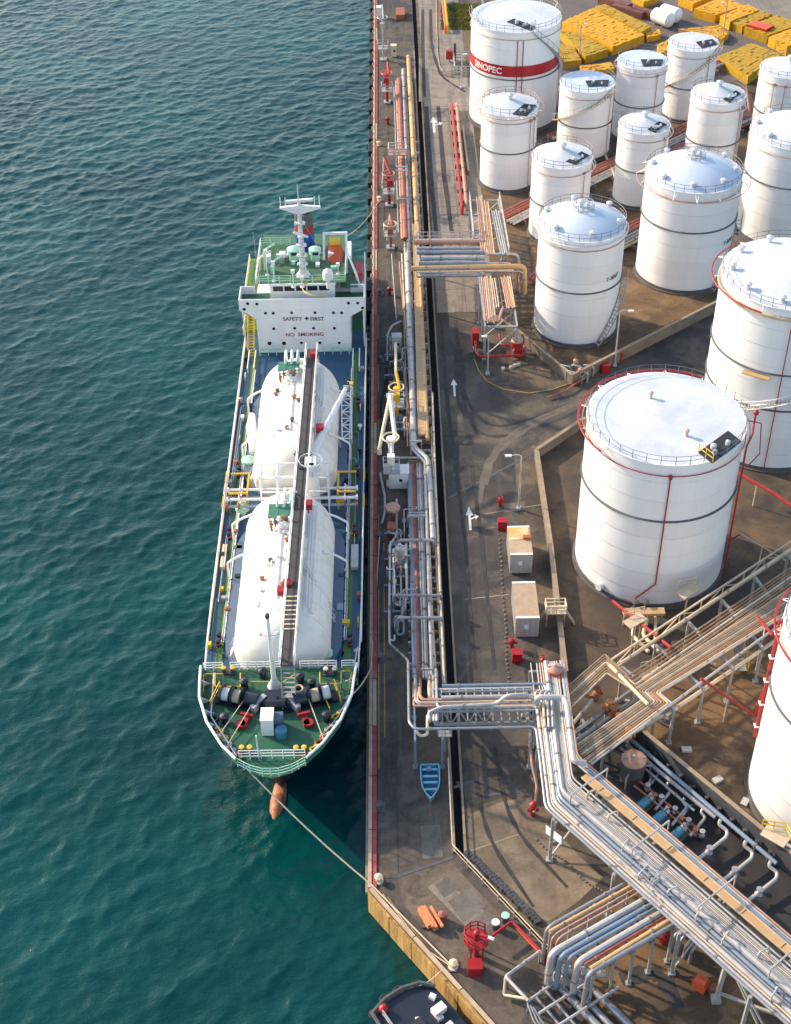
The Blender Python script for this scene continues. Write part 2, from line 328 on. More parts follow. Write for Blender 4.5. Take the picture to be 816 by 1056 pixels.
    def mesh(s, name, origin=(0, 0, 0), angle=35):
        me = bpy.data.meshes.new(name); o = Vector(origin)
        me.from_pydata([tuple(Vector(p) - o) for p in s.v], [], s.f)
        me.polygons.foreach_set('use_smooth', s.sm); me.polygons.foreach_set('material_index', s.mi)
        if any(s.sm): me.set_sharp_from_angle(angle=math.radians(angle))
        me.update(); return me
    def build(s, name, m, parent=None, label=None, kind=None, origin=None):
        og = Vector(origin) if origin is not None else Vector((0, 0, 0)); pw = Vector((0, 0, 0)); p = parent
        while p is not None: pw = pw + p.location; p = p.parent
        if origin is None: og = pw
        me = s.mesh(name, og)
        for q in (m if isinstance(m, (list, tuple)) else [m]): me.materials.append(q)
        o = bpy.data.objects.new(name, me); COL.objects.link(o); o.location = og - pw; o.parent = parent
        if label: o['label'] = label
        if kind: o['kind'] = kind
        return o

def rounded(pts, rad, seg=4):
    P = [Vector(p) for p in pts]
    if len(P) < 3: return P
    out = [P[0]]
    for i in range(1, len(P) - 1):
        a, b, c = P[i - 1], P[i], P[i + 1]; u = (a - b); w = (c - b); lu, lw = u.length, w.length
        if lu < 1e-6 or lw < 1e-6: continue
        u /= lu; w /= lw
        if u.dot(w) < -0.995: out.append(b); continue
        t = min(rad, lu * 0.45, lw * 0.45); p0 = b + u * t; p1 = b + w * t
        for k in range(seg + 1):
            q = k / seg; out.append(p0 * (1 - q) ** 2 + b * 2 * q * (1 - q) + p1 * q * q)
    out.append(P[-1]); return out

def thing(name, loc, label, cat, group=None):
    o = bpy.data.objects.new(name, None); COL.objects.link(o); o.location = loc; o.empty_display_size = 0.3
    return tag(o, label, cat, group)
def tag(o, label=None, cat=None, group=None, kind=None):
    if label: o['label'] = label
    if cat: o['category'] = cat
    if group: o['group'] = group
    if kind: o['kind'] = kind
    return o
def copy_tree(o, parent=None):
    c = o.copy(); COL.objects.link(c); c.parent = parent
    for ch in list(o.children): copy_tree(ch, c)
    return c
def place(src, loc, rz=0.0, label=None, group=None):
    c = copy_tree(src); c.location = loc; c.rotation_euler = (0, 0, rz)
    if label: c['label'] = label
    if group: c['group'] = group
    return c
def piece(me, name, parent, loc, rz=0.0, m=None):
    """one of many alike pieces sharing a mesh"""
    o = bpy.data.objects.new(name, me); COL.objects.link(o); pw = Vector((0, 0, 0)); p = parent
    while p is not None: pw = pw + p.location; p = p.parent
    o.parent = parent; o.location = Vector(loc) - pw; o.rotation_euler = (0, 0, rz)
    return o
def text_mesh(body, size, bold=0.0):
    cu = bpy.data.curves.new('lettering', 'FONT'); cu.body = body; cu.size = size; cu.offset = bold; cu.align_x = 'CENTER'; cu.resolution_u = 3
    ob = bpy.data.objects.new('lettering', cu); COL.objects.link(ob)
    dg = bpy.context.evaluated_depsgraph_get(); me = bpy.data.meshes.new_from_object(ob.evaluated_get(dg))
    vs = [tuple(v.co) for v in me.vertices]; fs = [tuple(p.vertices) for p in me.polygons]
    bpy.data.objects.remove(ob); bpy.data.curves.remove(cu); bpy.data.meshes.remove(me)
    return vs, fs
# ---------------------------------------------------------------- setting: water, quay, yard, road
QX, TX0, TX1 = -3.27, 4.25, 4.97                          # quay edge, trench edges (the quay runs along +Y)
WZ = -3.0
def sea():
    """wind-driven sea surface: a random directional spectrum with horizontally pinched crests"""
    x0, x1, y0, y1, d = -118.0, 22.0, 40.0, 322.0, 0.30
    nx, ny = int((x1 - x0) / d), int((y1 - y0) / d); rg = np.random.default_rng(5)
    kx = 2 * np.pi * np.fft.fftfreq(nx, d)[None, :]; ky = 2 * np.pi * np.fft.fftfreq(ny, d)[:, None]
    k = np.hypot(kx, ky); k[0, 0] = 1e9; th = np.arctan2(ky, kx) - math.radians(118)
    kp = 2 * np.pi / 6.0
    S = k ** -3.45 * np.exp(-1.2 * (kp / k) ** 2) * (0.25 + np.cos(th) ** 2) * np.exp(-(k * 0.075) ** 2)
    F = np.sqrt(S) * (rg.normal(size=k.shape) + 1j * rg.normal(size=k.shape))
    h = np.fft.ifft2(F).real; sx = np.fft.ifft2(1j * kx * F).real; sy = np.fft.ifft2(1j * ky * F).real
    a = 0.17 / np.sqrt((sx ** 2 + sy ** 2).mean())            # set the r.m.s. slope
    F = F * a; h = h * a
    gx = np.sin(0.045 * (x0 + d * np.arange(nx)))[None, :] + np.sin(0.06 * (y0 + d * np.arange(ny)) + 1.3)[:, None]; h = h * (1 + 0.16 * gx)
    dx = np.fft.ifft2(-1j * kx / k * F).real; dy = np.fft.ifft2(-1j * ky / k * F).real
    X, Y = np.meshgrid(x0 + d * np.arange(nx), y0 + d * np.arange(ny))
    co = np.stack([X - 1.15 * dx, Y - 1.15 * dy, WZ + h], -1).reshape(-1, 3).astype(np.float32)
    i = (np.arange(ny - 1)[:, None] * nx + np.arange(nx - 1)[None, :]).reshape(-1)
    q = np.stack([i, i + 1, i + 1 + nx, i + nx], -1).astype(np.int32)
    me = bpy.data.meshes.new('sea_water'); me.vertices.add(len(co)); me.vertices.foreach_set('co', co.reshape(-1))
    me.loops.add(q.size); me.loops.foreach_set('vertex_index', q.reshape(-1)); me.polygons.add(len(q))
    me.polygons.foreach_set('loop_start', np.arange(0, q.size, 4, dtype=np.int32)); me.polygons.foreach_set('use_smooth', np.ones(len(q), dtype=bool))
    me.update(calc_edges=True); me.materials.append(M_WATER)
    o = bpy.data.objects.new('sea_water', me); COL.objects.link(o); o['kind'] = 'structure'
sea()
MB().sheet([(-3000, -1500), (1500, -1500), (1500, 5000), (-3000, 5000)], WZ - 1.0).build('outer_sea', M_WATER, kind='structure')
q0 = G(380.5, 917); qd = (G(505, 1056) - q0).normalized()           # the quay turns here and runs away to the lower right
QC = Vector((QX, q0.y, 0)); QE = QC + qd * 140
t0 = G(464, 879); t1 = G(480, 883); td = (G(564, 984) - t0).normalized()
TC0 = Vector((TX0, t0.y, 0)); TC1 = Vector((TX1, t1.y, 0)); TE0 = TC0 + td * 140; TE1 = TC1 + td * 140
apron = MB().prism([(QX, 600), (QX, QC.y), (QE.x, QE.y), (TE0.x, TE0.y), (TX0, TC0.y), (TX0, 600)], -7, 0).build('quay_apron', M_APRON, kind='structure')
MB().prism([(TX1, 600), (TX1, TC1.y), (TE1.x, TE1.y), (2500, TE1.y - 50), (2500, 5000), (TX1, 5000)], -1.3, 0).build('yard_ground', M_YARD, kind='structure')
MB().prism([(QX + .3, 5000), (QX + .3, 601), (TX1 - .01, 601), (TX1 - .01, 5000)], -7, 0).build('far_quay', M_FAR, kind='structure')
MB().sheet([(TX0 - .4, 600), (TX0 - .4, QC.y - 5), (QE.x + 4, QE.y - 2), (TE1.x + 3, TE1.y), (TX1 + .4, TC1.y), (TX1 + .4, 600)], -1.25).build('trench_floor', M_DIRT, kind='structure')
# stained quay face on the turned side, its concrete panels
face_n = Vector((qd.y, -qd.x, 0)); face_n = -face_n if face_n.x > 0 else face_n
wall = MB().prism([QC.xy, QE.xy, (QE + face_n * 0.12).xy, (QC + face_n * 0.12).xy], -7, -0.35).build('quay_wall', M_QUAYF, kind='structure')
pm = MB(); pm.box((0, 0, 0), (2.9, 0.10, 2.45)); pm = pm.mesh('quay_panel'); pm.materials.append(M_QUAYF)
ang = math.atan2(qd.y, qd.x)
for i in range(14):
    c = QC + qd * (1.6 + 3.0 * i) + face_n * (0.17 + 0.02 * (i % 2)); piece(pm, 'face_panel', wall, (c.x, c.y, -1.65), ang)
# kerb stones along the quay edge: a red inner strip with a cream outer one, painted in worn lengths
kerb = bpy.data.objects.new('quay_kerb', None); COL.objects.link(kerb); kerb['kind'] = 'structure'
kc = MB().box((0, 0, 0), (0.30, 5.9, 0.24)).mesh('kerb_stone'); kc.materials.append(M_KERBC)
kr = MB().box((0, 0, 0), (0.42, 5.9, 0.16)).mesh('kerb_strip'); kr.materials.append(M_KERBR)
kr2 = MB().box((0, 0, 0), (0.34, 5.9, 0.13)).mesh('kerb_strip'); kr2.materials.append(M_KERBC)
y = QC.y + 3.0; i = 0
while y < 330:
    piece(kc, 'kerb_stone', kerb, (QX + 0.10, y, 0.12))
    a = i % 7
    piece(kr2 if a == 3 else kr, 'kerb_strip', kerb, (QX + 0.47, y, 0.08))
    y += 6.0; i += 1
for i in range(12):
    c = QC + qd * (3.1 + 6.0 * i) - face_n * 0.12
    piece(kc, 'kerb_stone', kerb, (c.x, c.y, 0.12), ang - math.pi / 2)
    c = QC + qd * (3.5 + 6.0 * i) - face_n * 0.48
    if i > 3: piece(kr, 'kerb_strip', kerb, (c.x, c.y, 0.08), ang - math.pi / 2)
# lower ledge of the quay below the coping
MB().box((QX - 0.15, 200, -0.6), (0.3, 2 * (200 - QC.y), 0.35)).build('quay_ledge', M_COPE, kind='structure')

def zone(name, pts, z, m, kind='structure'): return MB().sheet([(p.x, p.y) for p in GL(pts)], z).build(name, m, kind=kind)
# the road: worn asphalt near, concrete slabs farther up
road = MB().sheet([(TX1 + .25, 80), (TX1 + .25, 178), (13.6, 178), (14.2, 150), (13.2, 120), (13.4, 95), (13.2, 84), (11.0, 80), (8.2, 78.5), (TX1 + .25, 77.5)], 0.004).build('road', M_ROAD, kind='structure')
zone('side_road', [(470, 505), (545, 462), (600, 430), (690, 395), (760, 350), (816, 330), (816, 290), (740, 305), (640, 352), (600, 385), (575, 402), (530, 405), (497, 392), (487, 365), (470, 365)], 0.008, M_ROAD)
slab = MB().box((0, 0, 0), (3.92, 5.9, 0.05)).mesh('road_slab'); slab.materials.append(M_SLAB)
k = 0; y = 163.0
while y < 330:
    for x in (TX1 + 0.5 + 1.96, TX1 + 0.5 + 1.96 + 3.97):
        if y > 178 or rnd.random() > 0.0: piece(slab, 'road_slab', road, (x, y, 0.004 + rnd.uniform(0, 0.012)))
    y += 5.97; k += 1
ap = MB().box((0, 0, 0), (1.75, 5.9, 0.04)).mesh('apron_slab'); ap.materials.append(M_APRON)
y = QC.y + 4
while y < 300:
    piece(ap, 'apron_slab', apron, (QX + 1.62, y, rnd.uniform(0.0, 0.012))); y += 5.97
kb = MB()
pts = GL([(450.5, -10), (451, 30), (451.5, 55), (454, 69), (459, 76), (466, 82), (480, 90)]); kb.tube([p + Vector((0, 0, .07)) for p in pts], 0.12, 4, smooth=False)
kb.build('road_kerb', M_COPE, kind='structure')
kb = MB()
for a, b in (((4.97 + .12, TC1.y), (4.97 + .12, 236)),): kb.box(((a[0] + b[0]) / 2, (a[1] + b[1]) / 2, 0.07), (0.2, b[1] - a[1], 0.14))
kb.build('trench_kerb', M_COPE, kind='structure')
zone('branch_road', [(452, 71), (458, 77), (467, 84), (500, 96), (500, 105), (432, 105), (432, 60)], 0.045, M_SLAB)
# soils and bund floors
zone('dry_earth', [(453, 30), (500, 30), (500, 62), (470, 72), (455, 66)], 0.012, M_EARTH)
grass_base = zone('grass_verge', [(454, 3), (505, 6), (505, 32), (454, 31)], 0.016, M_GRASS)
zone('bund_floor', [(500, 95), (816, 40), (816, 330), (735, 313), (605, 380), (585, 372), (530, 337), (470, 215), (474, 110)], 0.012, M_BUND)
zone('brown_bund', [(544, 235), (560, 215), (816, 190), (816, 250), (735, 315), (655, 347), (600, 377), (560, 365)], 0.016, M_SOIL)
zone('large_bund_floor', [(555, 466), (600, 436), (700, 405), (816, 340), (816, 600), (640, 740), (600, 740), (584, 690), (568, 560)], 0.012, M_BUND)
zone('soil_bund', [(663, 755), (640, 735), (700, 690), (816, 600), (900, 560), (1000, 900), (870, 930), (770, 840)], 0.016, M_SOIL)
zone('pump_pit_floor', [(600, 770), (655, 752), (770, 843), (880, 930), (816, 985), (700, 870)], 0.016, M_DIRT)
zone('rack_yard', [(570, 1000), (580, 985), (640, 930), (720, 900), (830, 1010), (830, 1300), (760, 1300)], 0.008, M_SOIL)
zone('far_yard', [(428, -60), (1100, -60), (1100, 20), (816, 55), (740, 92), (640, 90), (560, 75), (505, 0), (453, 0)], 0.020, M_FAR)
zone('sandy_yard', [(484, 840), (520, 826), (548, 822), (566, 850), (600, 885), (622, 905), (596, 930), (566, 950), (548, 944), (486, 876)], 0.006, M_SANDY)
zone('sandy_quay', [(400, 912), (466, 890), (552, 982), (560, 1010), (505, 1040), (470, 1000)], 0.009, ground_mat('sandy_quay', (0.10, 0.08, 0.062), (0.22, 0.165, 0.115), (0.06, 0.052, 0.045), 0.12, 0.35))
# worn patches
zone('concrete_patch', [(720, 1), (760, -12), (830, -12), (830, 40), (800, 30)], 0.026, M_SLAB)
zone('quay_patch', [(441, 915), (456, 906), (500, 940), (480, 955)], 0.0165, M_SLAB)
zone('drain_pad', [(470, 806), (501, 804), (503, 820), (480, 824)], 0.010, M_APRON)

# drain joint across the road and its painted arrows
dj = MB()
for a, b in (((462, 514), (560, 462)), ((468, 812), (498, 803)), ((500, 820), (548, 815)), ((406, 905), (468, 884))):
    p, q = G(*a, 0.012), G(*b, 0.012); dj.beam(p, q, 0.30, 0.02)
dj.build('drain_joint', M_DKSTEEL, kind='structure')
dj = MB()
for a, b in (((478, 880), (536, 860)), ((500, 530), (560, 520)), ((480, 618), (525, 613)), ((436, 106), (475, 106))):
    dj.beam(G(*a, 0.012), G(*b, 0.012), 0.14, 0.012)
dj.build('pale_joint', M_COPE, kind='structure')
def stain(pts, w, m, name, z=0.011):
    P = rounded([Vector((q.x, q.y, z)) for q in GL(pts)], 6, 8); sm_ = MB(); vs = []
    for i, p in enumerate(P):
        d = (P[min(i + 1, len(P) - 1)] - P[max(i - 1, 0)]).normalized(); n_ = Vector((-d.y, d.x, 0)) * w * .5 * (1 + .3 * math.sin(i * 1.7)); vs += [p + n_, p - n_]
    sm_.add(vs, [(2 * i, 2 * i + 1, 2 * i + 3, 2 * i + 2) for i in range(len(P) - 1)]); sm_.build(name, m, kind='structure')
M_TYRE = mat('tyre_rubber_mark', (0.034, 0.033, 0.034), 0.85, var=0.3, scale=0.8, dirt=(0.075, 0.066, 0.058), dirt_amt=0.9, dirt_scale=0.6)
M_DUST = mat('dusty_track', (0.13, 0.112, 0.092), 0.9, var=0.25, scale=0.5, dirt=(0.07, 0.062, 0.055), dirt_amt=0.9, dirt_scale=0.35)
for k, (pts, w, m) in enumerate((([(470, 360), (472, 420), (500, 455), (560, 440), (640, 405)], 0.5, M_TYRE), ([(476, 360), (480, 415), (508, 444), (560, 428), (640, 395)], 0.4, M_TYRE), ([(500, 500), (508, 470), (545, 440), (620, 405)], 0.7, M_DUST), ([(495, 520), (500, 475), (535, 440), (600, 412)], 0.5, M_DUST),
        ([(455, 330), (462, 420), (480, 560), (490, 690)], 0.4, M_TYRE), ([(470, 330), (480, 430), (497, 560), (510, 690)], 0.45, M_TYRE), ([(510, 770), (525, 850), (585, 915)], 0.35, M_TYRE), ([(490, 790), (500, 860), (550, 935)], 0.35, M_TYRE),
        ([(440, 110), (444, 180), (450, 240)], 0.6, M_TYRE), ([(452, 110), (458, 180), (466, 240)], 0.6, M_TYRE), ([(436, 10), (436, 50), (438, 100)], 0.5, M_TYRE), ([(444, 10), (445, 50), (455, 80), (480, 95)], 0.5, M_TYRE), ([(700, 500), (730, 560), (700, 600)], 0.5, M_TYRE), ([(640, 1010), (680, 1000), (700, 1040)], 1.2, M_TYRE))):
    stain(pts, w, m, 'tyre_mark', 0.022 + k * 0.0015 if pts[0][1] > 250 and pts[0][0] < 690 else 0.055 + k * 0.001)
M_PATCH1 = ground_mat('pale_concrete_patch', (0.20, 0.18, 0.155), (0.15, 0.135, 0.115), (0.25, 0.22, 0.19), 0.2, 0.8); M_PATCH2 = ground_mat('dark_tar_patch', (0.030, 0.030, 0.032), (0.045, 0.042, 0.04), (0.06, 0.055, 0.05), 0.2, 0.8)
for k, (pts, m) in enumerate((([(434, 852), (454, 850), (457, 884), (436, 886)], M_PATCH1), ([(448, 912), (462, 904), (474, 916), (458, 926)], M_PATCH1), ([(462, 930), (486, 914), (502, 934), (478, 952)], M_PATCH1), ([(486, 950), (502, 938), (512, 950), (496, 962)], M_PATCH1), ([(430, 700), (442, 700), (443, 720), (431, 720)], M_PATCH2),
        ([(500, 536), (522, 534), (522, 544), (500, 546)], M_PATCH1), ([(520, 520), (541, 517), (542, 526), (520, 529)], M_PATCH1), ([(540, 690), (553, 688), (556, 700), (543, 703)], M_PATCH2))):
    zone('ground_patch', pts, 0.018 + k * 0.001, m)
def arrow(px, py, sc, turn=False):
    o = G(px, py); m = MB(); z = 0.06 if py > 250 else 0.08
    m.sheet([(o.x - .13 * sc, o.y - 1.9 * sc), (o.x + .13 * sc, o.y - 1.9 * sc), (o.x + .13 * sc, o.y + .5 * sc), (o.x - .13 * sc, o.y + .5 * sc)], z)
    m.sheet([(o.x - .42 * sc, o.y + .5 * sc), (o.x + .42 * sc, o.y + .5 * sc), (o.x, o.y + 1.9 * sc)], z)
    if turn:
        m.sheet([(o.x + .13 * sc, o.y - .2 * sc), (o.x + .62 * sc, o.y + .1 * sc), (o.x + .62 * sc, o.y + .32 * sc), (o.x + .13 * sc, o.y + .02 * sc)], z)
        m.sheet([(o.x + .62 * sc, o.y - .2 * sc), (o.x + 1.0 * sc, o.y + .35 * sc), (o.x + .55 * sc, o.y + .65 * sc)], z)
    m.build('arrow_marking', M_MARK, road)
arrow(484.5, 535, 1.05, True); arrow(468.5, 400, 1.0); arrow(447.5, 129, 1.6, True)
yl = MB()
pts = GL([(488, 355), (489, 370), (494, 383), (503, 394), (520, 402), (545, 406), (570, 402), (596, 393)])
for a, b in zip(pts[:-1], pts[1:]): yl.beam((a.x, a.y, 0.05), (b.x, b.y, 0.05), 0.14, 0.10)
yl.build('island_kerb', M_MARKY, kind='structure')
yl = MB()
for a, b in (((399.5, 925), (505, 1062)), ((389.5, 30), (391, 880)), ((396, 560), (397, 760))):
    p, q = G(*a), G(*b); yl.beam((p.x, p.y, .02), (q.x, q.y, .02), 0.12, 0.01)
yl.build('yellow_line', M_MARKY, kind='structure')
# lighter sill between the apron and the trench
tb = MB(); tb.box((TX0 - .13, (TC0.y + 250) / 2, .05), (.24, 250 - TC0.y, .10)); tb.build('trench_sill', M_COPE, kind='structure')

# ---------------------------------------------------------------- bund walls
def bund_wall(pts, h, th, m, label, cap=None, ztop=True):
    P = [G(p[0], p[1], h) for p in pts]; base = P[len(P) // 2]
    t = thing('bund_wall', (base.x, base.y, 0), label, 'wall', 'bund walls round the tanks')
    for a, b in zip(P[:-1], P[1:]):
        a, b = a.copy(), b.copy(); L = (Vector((b.x, b.y)) - Vector((a.x, a.y))).length; k = max(1, round(L / 6.0))
        for i in range(k):
            s, e = a.lerp(b, i / k), a.lerp(b, (i + 1) / k); d = (e - s).normalized()
            s = s + d * 0.012; e = e - d * 0.012
            MB().beam((s.x, s.y, (h - .1) / 2), (e.x, e.y, (h - .1) / 2), th, h - .1).build('wall_panel', m, t)
        MB().beam((a.x, a.y, h - .045), (b.x, b.y, h - .045), th + .10, .09).build('coping', cap or M_COPE, t)
    return t
bund_wall([(690, 404), (600, 432), (553.5, 463)], 1.4, .3, M_WALL, 'brown bund wall along the side road, running up behind the large flat-roofed tank')
bund_wall([(553.5, 463), (568, 560), (583.5, 692)], 1.3, .42, M_WALL, 'long straight bund wall beside the two containers, with pale sunlit coping')
bund_wall([(740, 310), (604, 379), (590, 386)], 1.7, .25, M_WALL, 'bund wall across the side road, in front of the two domed tanks')
bund_wall([(590, 386), (532, 338), (505, 322)], 1.4, .25, M_WALL, 'short dark bund wall beside the red foam skid, left of the front domed tank')
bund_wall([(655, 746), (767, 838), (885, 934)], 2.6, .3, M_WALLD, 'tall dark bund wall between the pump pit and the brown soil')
# ---------------------------------------------------------------- storage tanks
rad = math.radians
M_RIM = mat('foundation_dark', (0.12, 0.105, 0.095), 0.9, var=0.25, scale=0.8)
def on_shell(X, Y, R, a, z): return Vector((X + R * math.cos(a), Y + R * math.sin(a), z))
def spiral_stair(t, X, Y, R, a0, z0, a1, z1, m=M_BEIGE, w=0.75):
    L = abs(a1 - a0) * R; k = max(8, int(L / 0.30)); st = MB(); sid = MB(); rl = MB()
    for j, rr in enumerate((R + .10, R + .10 + w)):
        sid.tube([on_shell(X, Y, rr, a0 + (a1 - a0) * i / k, z0 + (z1 - z0) * i / k) for i in range(k + 1)], 0.075, 4)
    rl.tube([on_shell(X, Y, R + .10 + w, a0 + (a1 - a0) * i / k, z0 + (z1 - z0) * i / k + 1.0) for i in range(k + 1)], 0.045, 4)
    for i in range(0, k + 1, 4):
        p = on_shell(X, Y, R + .10 + w, a0 + (a1 - a0) * i / k, z0 + (z1 - z0) * i / k); rl.tube([p, p + Vector((0, 0, 1))], 0.035, 4)
    for i in range(k):
        a = a0 + (a1 - a0) * (i + .5) / k; z = z0 + (z1 - z0) * (i + .5) / k
        st.box(on_shell(X, Y, R + .10 + w / 2, a, z), (w, 0.22, 0.04), a)
    s = sid.build('staircase', m, t); st.build('treads', M_STEEL, s, kind='stuff'); rl.build('handrail', m, s)
def shell_text(t, X, Y, R, body, size, a_mid, z, m, bold=0.0, name='lettering'):
    vs, fs = text_mesh(body, size, bold); w = MB()
    out = []
    for x, y, _ in vs: out.append(on_shell(X, Y, R + .045, a_mid + x / R, z + y))
    w.add(out, fs); w.build(name, m, t)
def tank(X, Y, R, h, label, rise=0.1, girder=0.5, gm=M_RING, roofm=None, pipe=M_PINK, vent=True, patch=None, riser=None,
         halo=None, hm=M_PINK, stair=None, crown=None, rim_vents=0, base=M_RING, kerb=True, rail=True, shellm=M_TANK):
    t = thing('storage_tank', (X, Y, 0), label, 'storage tank', 'white storage tanks in the tank farm'); c = (X, Y, 0)
    n = 96 if R > 6 else 72
    MB().lathe(c, [(R + .32, 0.03), (R + .32, .22), (R + .08, .26)], n, smooth=True).build('foundation', M_RIM if kerb else M_RING, t)
    MB().lathe(c, [(R + .10, .2), (R + .10, .62), (R, .64)], n).build('base_ring', base, t)
    MB().lathe(c, [(R, 0.3), (R, h - .12), (R + .09, h - .1), (R + .09, h), (R - .05, h + .02)], n).build('shell', shellm, t)
    rz = rise * R; prof = []
    for i in range(9):
        q = i / 8; rr = (R - .05) * (1 - q)
        zz = rz * (q if crown is None else (1 - (1 - q) ** 2 * 1.0))
        prof.append((max(rr, 0.001), h + .02 + zz))
    MB().lathe(c, prof, n).build('roof', roofm or M_ROOF, t)
    if girder:
        for g in (girder if isinstance(girder, (list, tuple)) else [girder]):
            MB().lathe(c, [(R + .005, h * g - .09), (R + .2, h * g - .07), (R + .2, h * g + .01), (R + .005, h * g + .06)], n).build('wind_girder', gm, t)
    if pipe: MB().ring((X, Y, h - 1.25), R + .14, .055, n, 5).build('cooling_ring', pipe, t)
    if rail:
        r = MB(); k = int(2 * math.pi * R / 1.35)
        for zz in (.5, 1.0): r.ring((X, Y, h + zz), R - .02, .032, n, 4)
        for i in range(k):
            p = on_shell(X, Y, R - .02, 2 * math.pi * i / k, h); r.tube([p, p + Vector((0, 0, 1.0))], .032, 4)
        r.build('guard_rail', M_RAILD, t)
    if vent:
        z = h + rz
        MB().lathe((X, Y, z), [(.34, -.15), (.34, .45), (.55, .5), (.55, .62), (.02, .85)], 14).build('roof_vent', M_ROOF, t)
    if patch:                                             # dark non-slip deck with gauge hatches
        P = []
        for p in patch:
            q = G(p[0], p[1], h + .3)
            for _ in range(4): zz = h + .06 + rise * max(0, R - math.hypot(q.x - X, q.y - Y)); q = G(p[0], p[1], zz + .1)
            P.append(q)
        cxy = sum(P, Vector()) / len(P); m = MB()
        k = len(P); cc = sum(1 for _ in P)
        area = sum(P[i].x * P[(i + 1) % k].y - P[(i + 1) % k].x * P[i].y for i in range(k))
        if area < 0: P = [P[0]] + P[:0:-1]
        vs = [tuple(p - Vector((0, 0, .14))) for p in P] + [tuple(p) for p in P]
        m.add(vs, [tuple(range(k - 1, -1, -1)), tuple(range(k, 2 * k))] + [(i, (i + 1) % k, k + (i + 1) % k, k + i) for i in range(k)]); d = m.build('roof_deck', M_BLACK, t)
        e = P[0] - cxy; sc = .7 if R < 6 else 1.0
        for f_, r_ in ((.32, .30), (-.35, .24)):
            q = cxy + e * f_; MB().lathe((q.x, q.y, q.z - .1), [(r_ * sc, 0), (r_ * sc, .5 * sc), (.02, .65 * sc)], 12).build('gauge_hatch', M_ROOF, d)
        e2 = P[1] - cxy; q = cxy + e * .1 + e2 * .45
        MB().box((q.x, q.y, q.z + .2), (.4 * sc, .3 * sc, .5 * sc)).build('gauge_box', M_STEEL, d)
        if R > 7: 
            lo = sorted(P, key=lambda p: p.y)[:2]; MB().rail(lo, 1.0, .045, 1.0).build('deck_rail', M_YELLOW if X > 24 else M_STEEL, d)
    if riser:
        for a in riser:
            r = MB(); rr = R + .18
            r.tube([on_shell(X, Y, rr, rad(a), h - 1.2), on_shell(X, Y, rr, rad(a), .4)], .06, 5); r.box(on_shell(X, Y, rr, rad(a), h - 1.2), (.32, .32, .4), rad(a))
            r.build('riser_pipe', pipe or M_RED, t)
    if halo:
        Rf, z, a0, a1, rr = halo
        m = MB(); m.ring((X, Y, h + z), R * Rf, rr, n, 6, rad(a0), rad(a1)); o = m.build('deluge_ring', hm, t)
        k = max(4, int((a1 - a0) / 24))
        for i in range(k + 1):
            a = rad(a0 + (a1 - a0) * i / k)
            p = on_shell(X, Y, R * Rf, a, h + z)
            b = MB()
            for da in (-.035, .035): b.tube([on_shell(X, Y, R + .05, a + da, h - .15), p], .045, 4)
            b.build('bracket', M_WHITE, o)
    if stair: spiral_stair(t, X, Y, R, rad(stair[0]), stair[1], rad(stair[2]), stair[3], stair[4] if len(stair) > 4 else M_BEIGE)
    if crown:
        z = h + rz - .15; cr = crown if isinstance(crown, float) else .25
        r = MB(); r.rail([on_shell(X, Y, R * cr, 2 * math.pi * i / 14, z - cr * R * .1) for i in range(14)], 1.05, .045, 2, closed=True).build('crown_rail', M_STEEL, t)
        MB().lathe((X, Y, z), [(R * cr * .8, 0), (R * cr * .8, .18), (.02, .22)], 20).build('crown_plate', M_ROOF, t)
        g = MB(); g.lathe((X - .3, Y + .2, z + .2), [(.3, 0), (.3, .7), (.5, .75), (.5, .9), (.02, 1.1)], 12); g.lathe((X + .6, Y, z + .2), [(.22, 0), (.22, .5), (.02, .6)], 10)
        g.build('roof_vent', M_ROOF, t)
    for i in range(rim_vents):
        a = 2 * math.pi * (i + .35) / rim_vents + .3; p = on_shell(X, Y, R * .86, a, h + rz * .2)
        MB().lathe(tuple(p), [(.26, -.3), (.26, .45), (.42, .5), (.42, .65), (.02, .8)], 10).build('rim_vent', M_ROOF, t)
    return t

# 1: the largest of the far group, with the red band
T1 = tank(20.1, 221.4, 7.2, 17.0, 'tall white tank with a red lettered band, at the far left of the tank farm', .07, .545, vent=False,
     patch=[(523, 22), (530, 19), (552, 27), (547, 31)], halo=(1.05, .9, 25, 215, .05), stair=(-75, 17.0, 5, 7.5, M_SILVER))
MB().lathe((20.1, 221.4, 0), [(7.23, 9.75), (7.23, 11.55)], 96).build('red_band', M_BAND, T1)
shell_text(T1, 20.1, 221.4, 7.2, 'SINOPEC', 1.42, rad(-133.5), 10.15, M_TEXTW, .035)
for a in (-92, -85):
    MB().tube([on_shell(20.1, 221.4, 7.36, rad(a), 15.8), on_shell(20.1, 221.4, 7.36, rad(a), .4)], .07, 5).build('riser_pipe', M_RED, T1)
tank(17.5, 197.8, 4.2, 12.5, 'slim white cone-roofed tank standing in front of the red-banded tank', .22, .52, patch=[(529, 117), (541, 107), (553, 108), (544, 119)], riser=[-48, -36], halo=(1.22, -.2, 0, 360, .05))
tank(30.3, 207.7, 4.2, 11.6, 'white tank with a stair winding down its left side, just right of the red-banded tank', .05, .5, vent=False, roofm=M_ROOFB,
     patch=[(604, 83), (628, 82), (627, 88), (607, 89)], riser=[-40], stair=(-35, 11.6, -185, 5.2))
tank(23.7, 181.2, 4.2, 12.2, 'slim white cone-roofed tank directly behind the front domed tank', .26, .5, patch=[(584, 166), (600, 156), (608, 160), (594, 169)], riser=[-50], halo=(1.12, -1.2, -60, 20, .07), hm=M_WHITE)
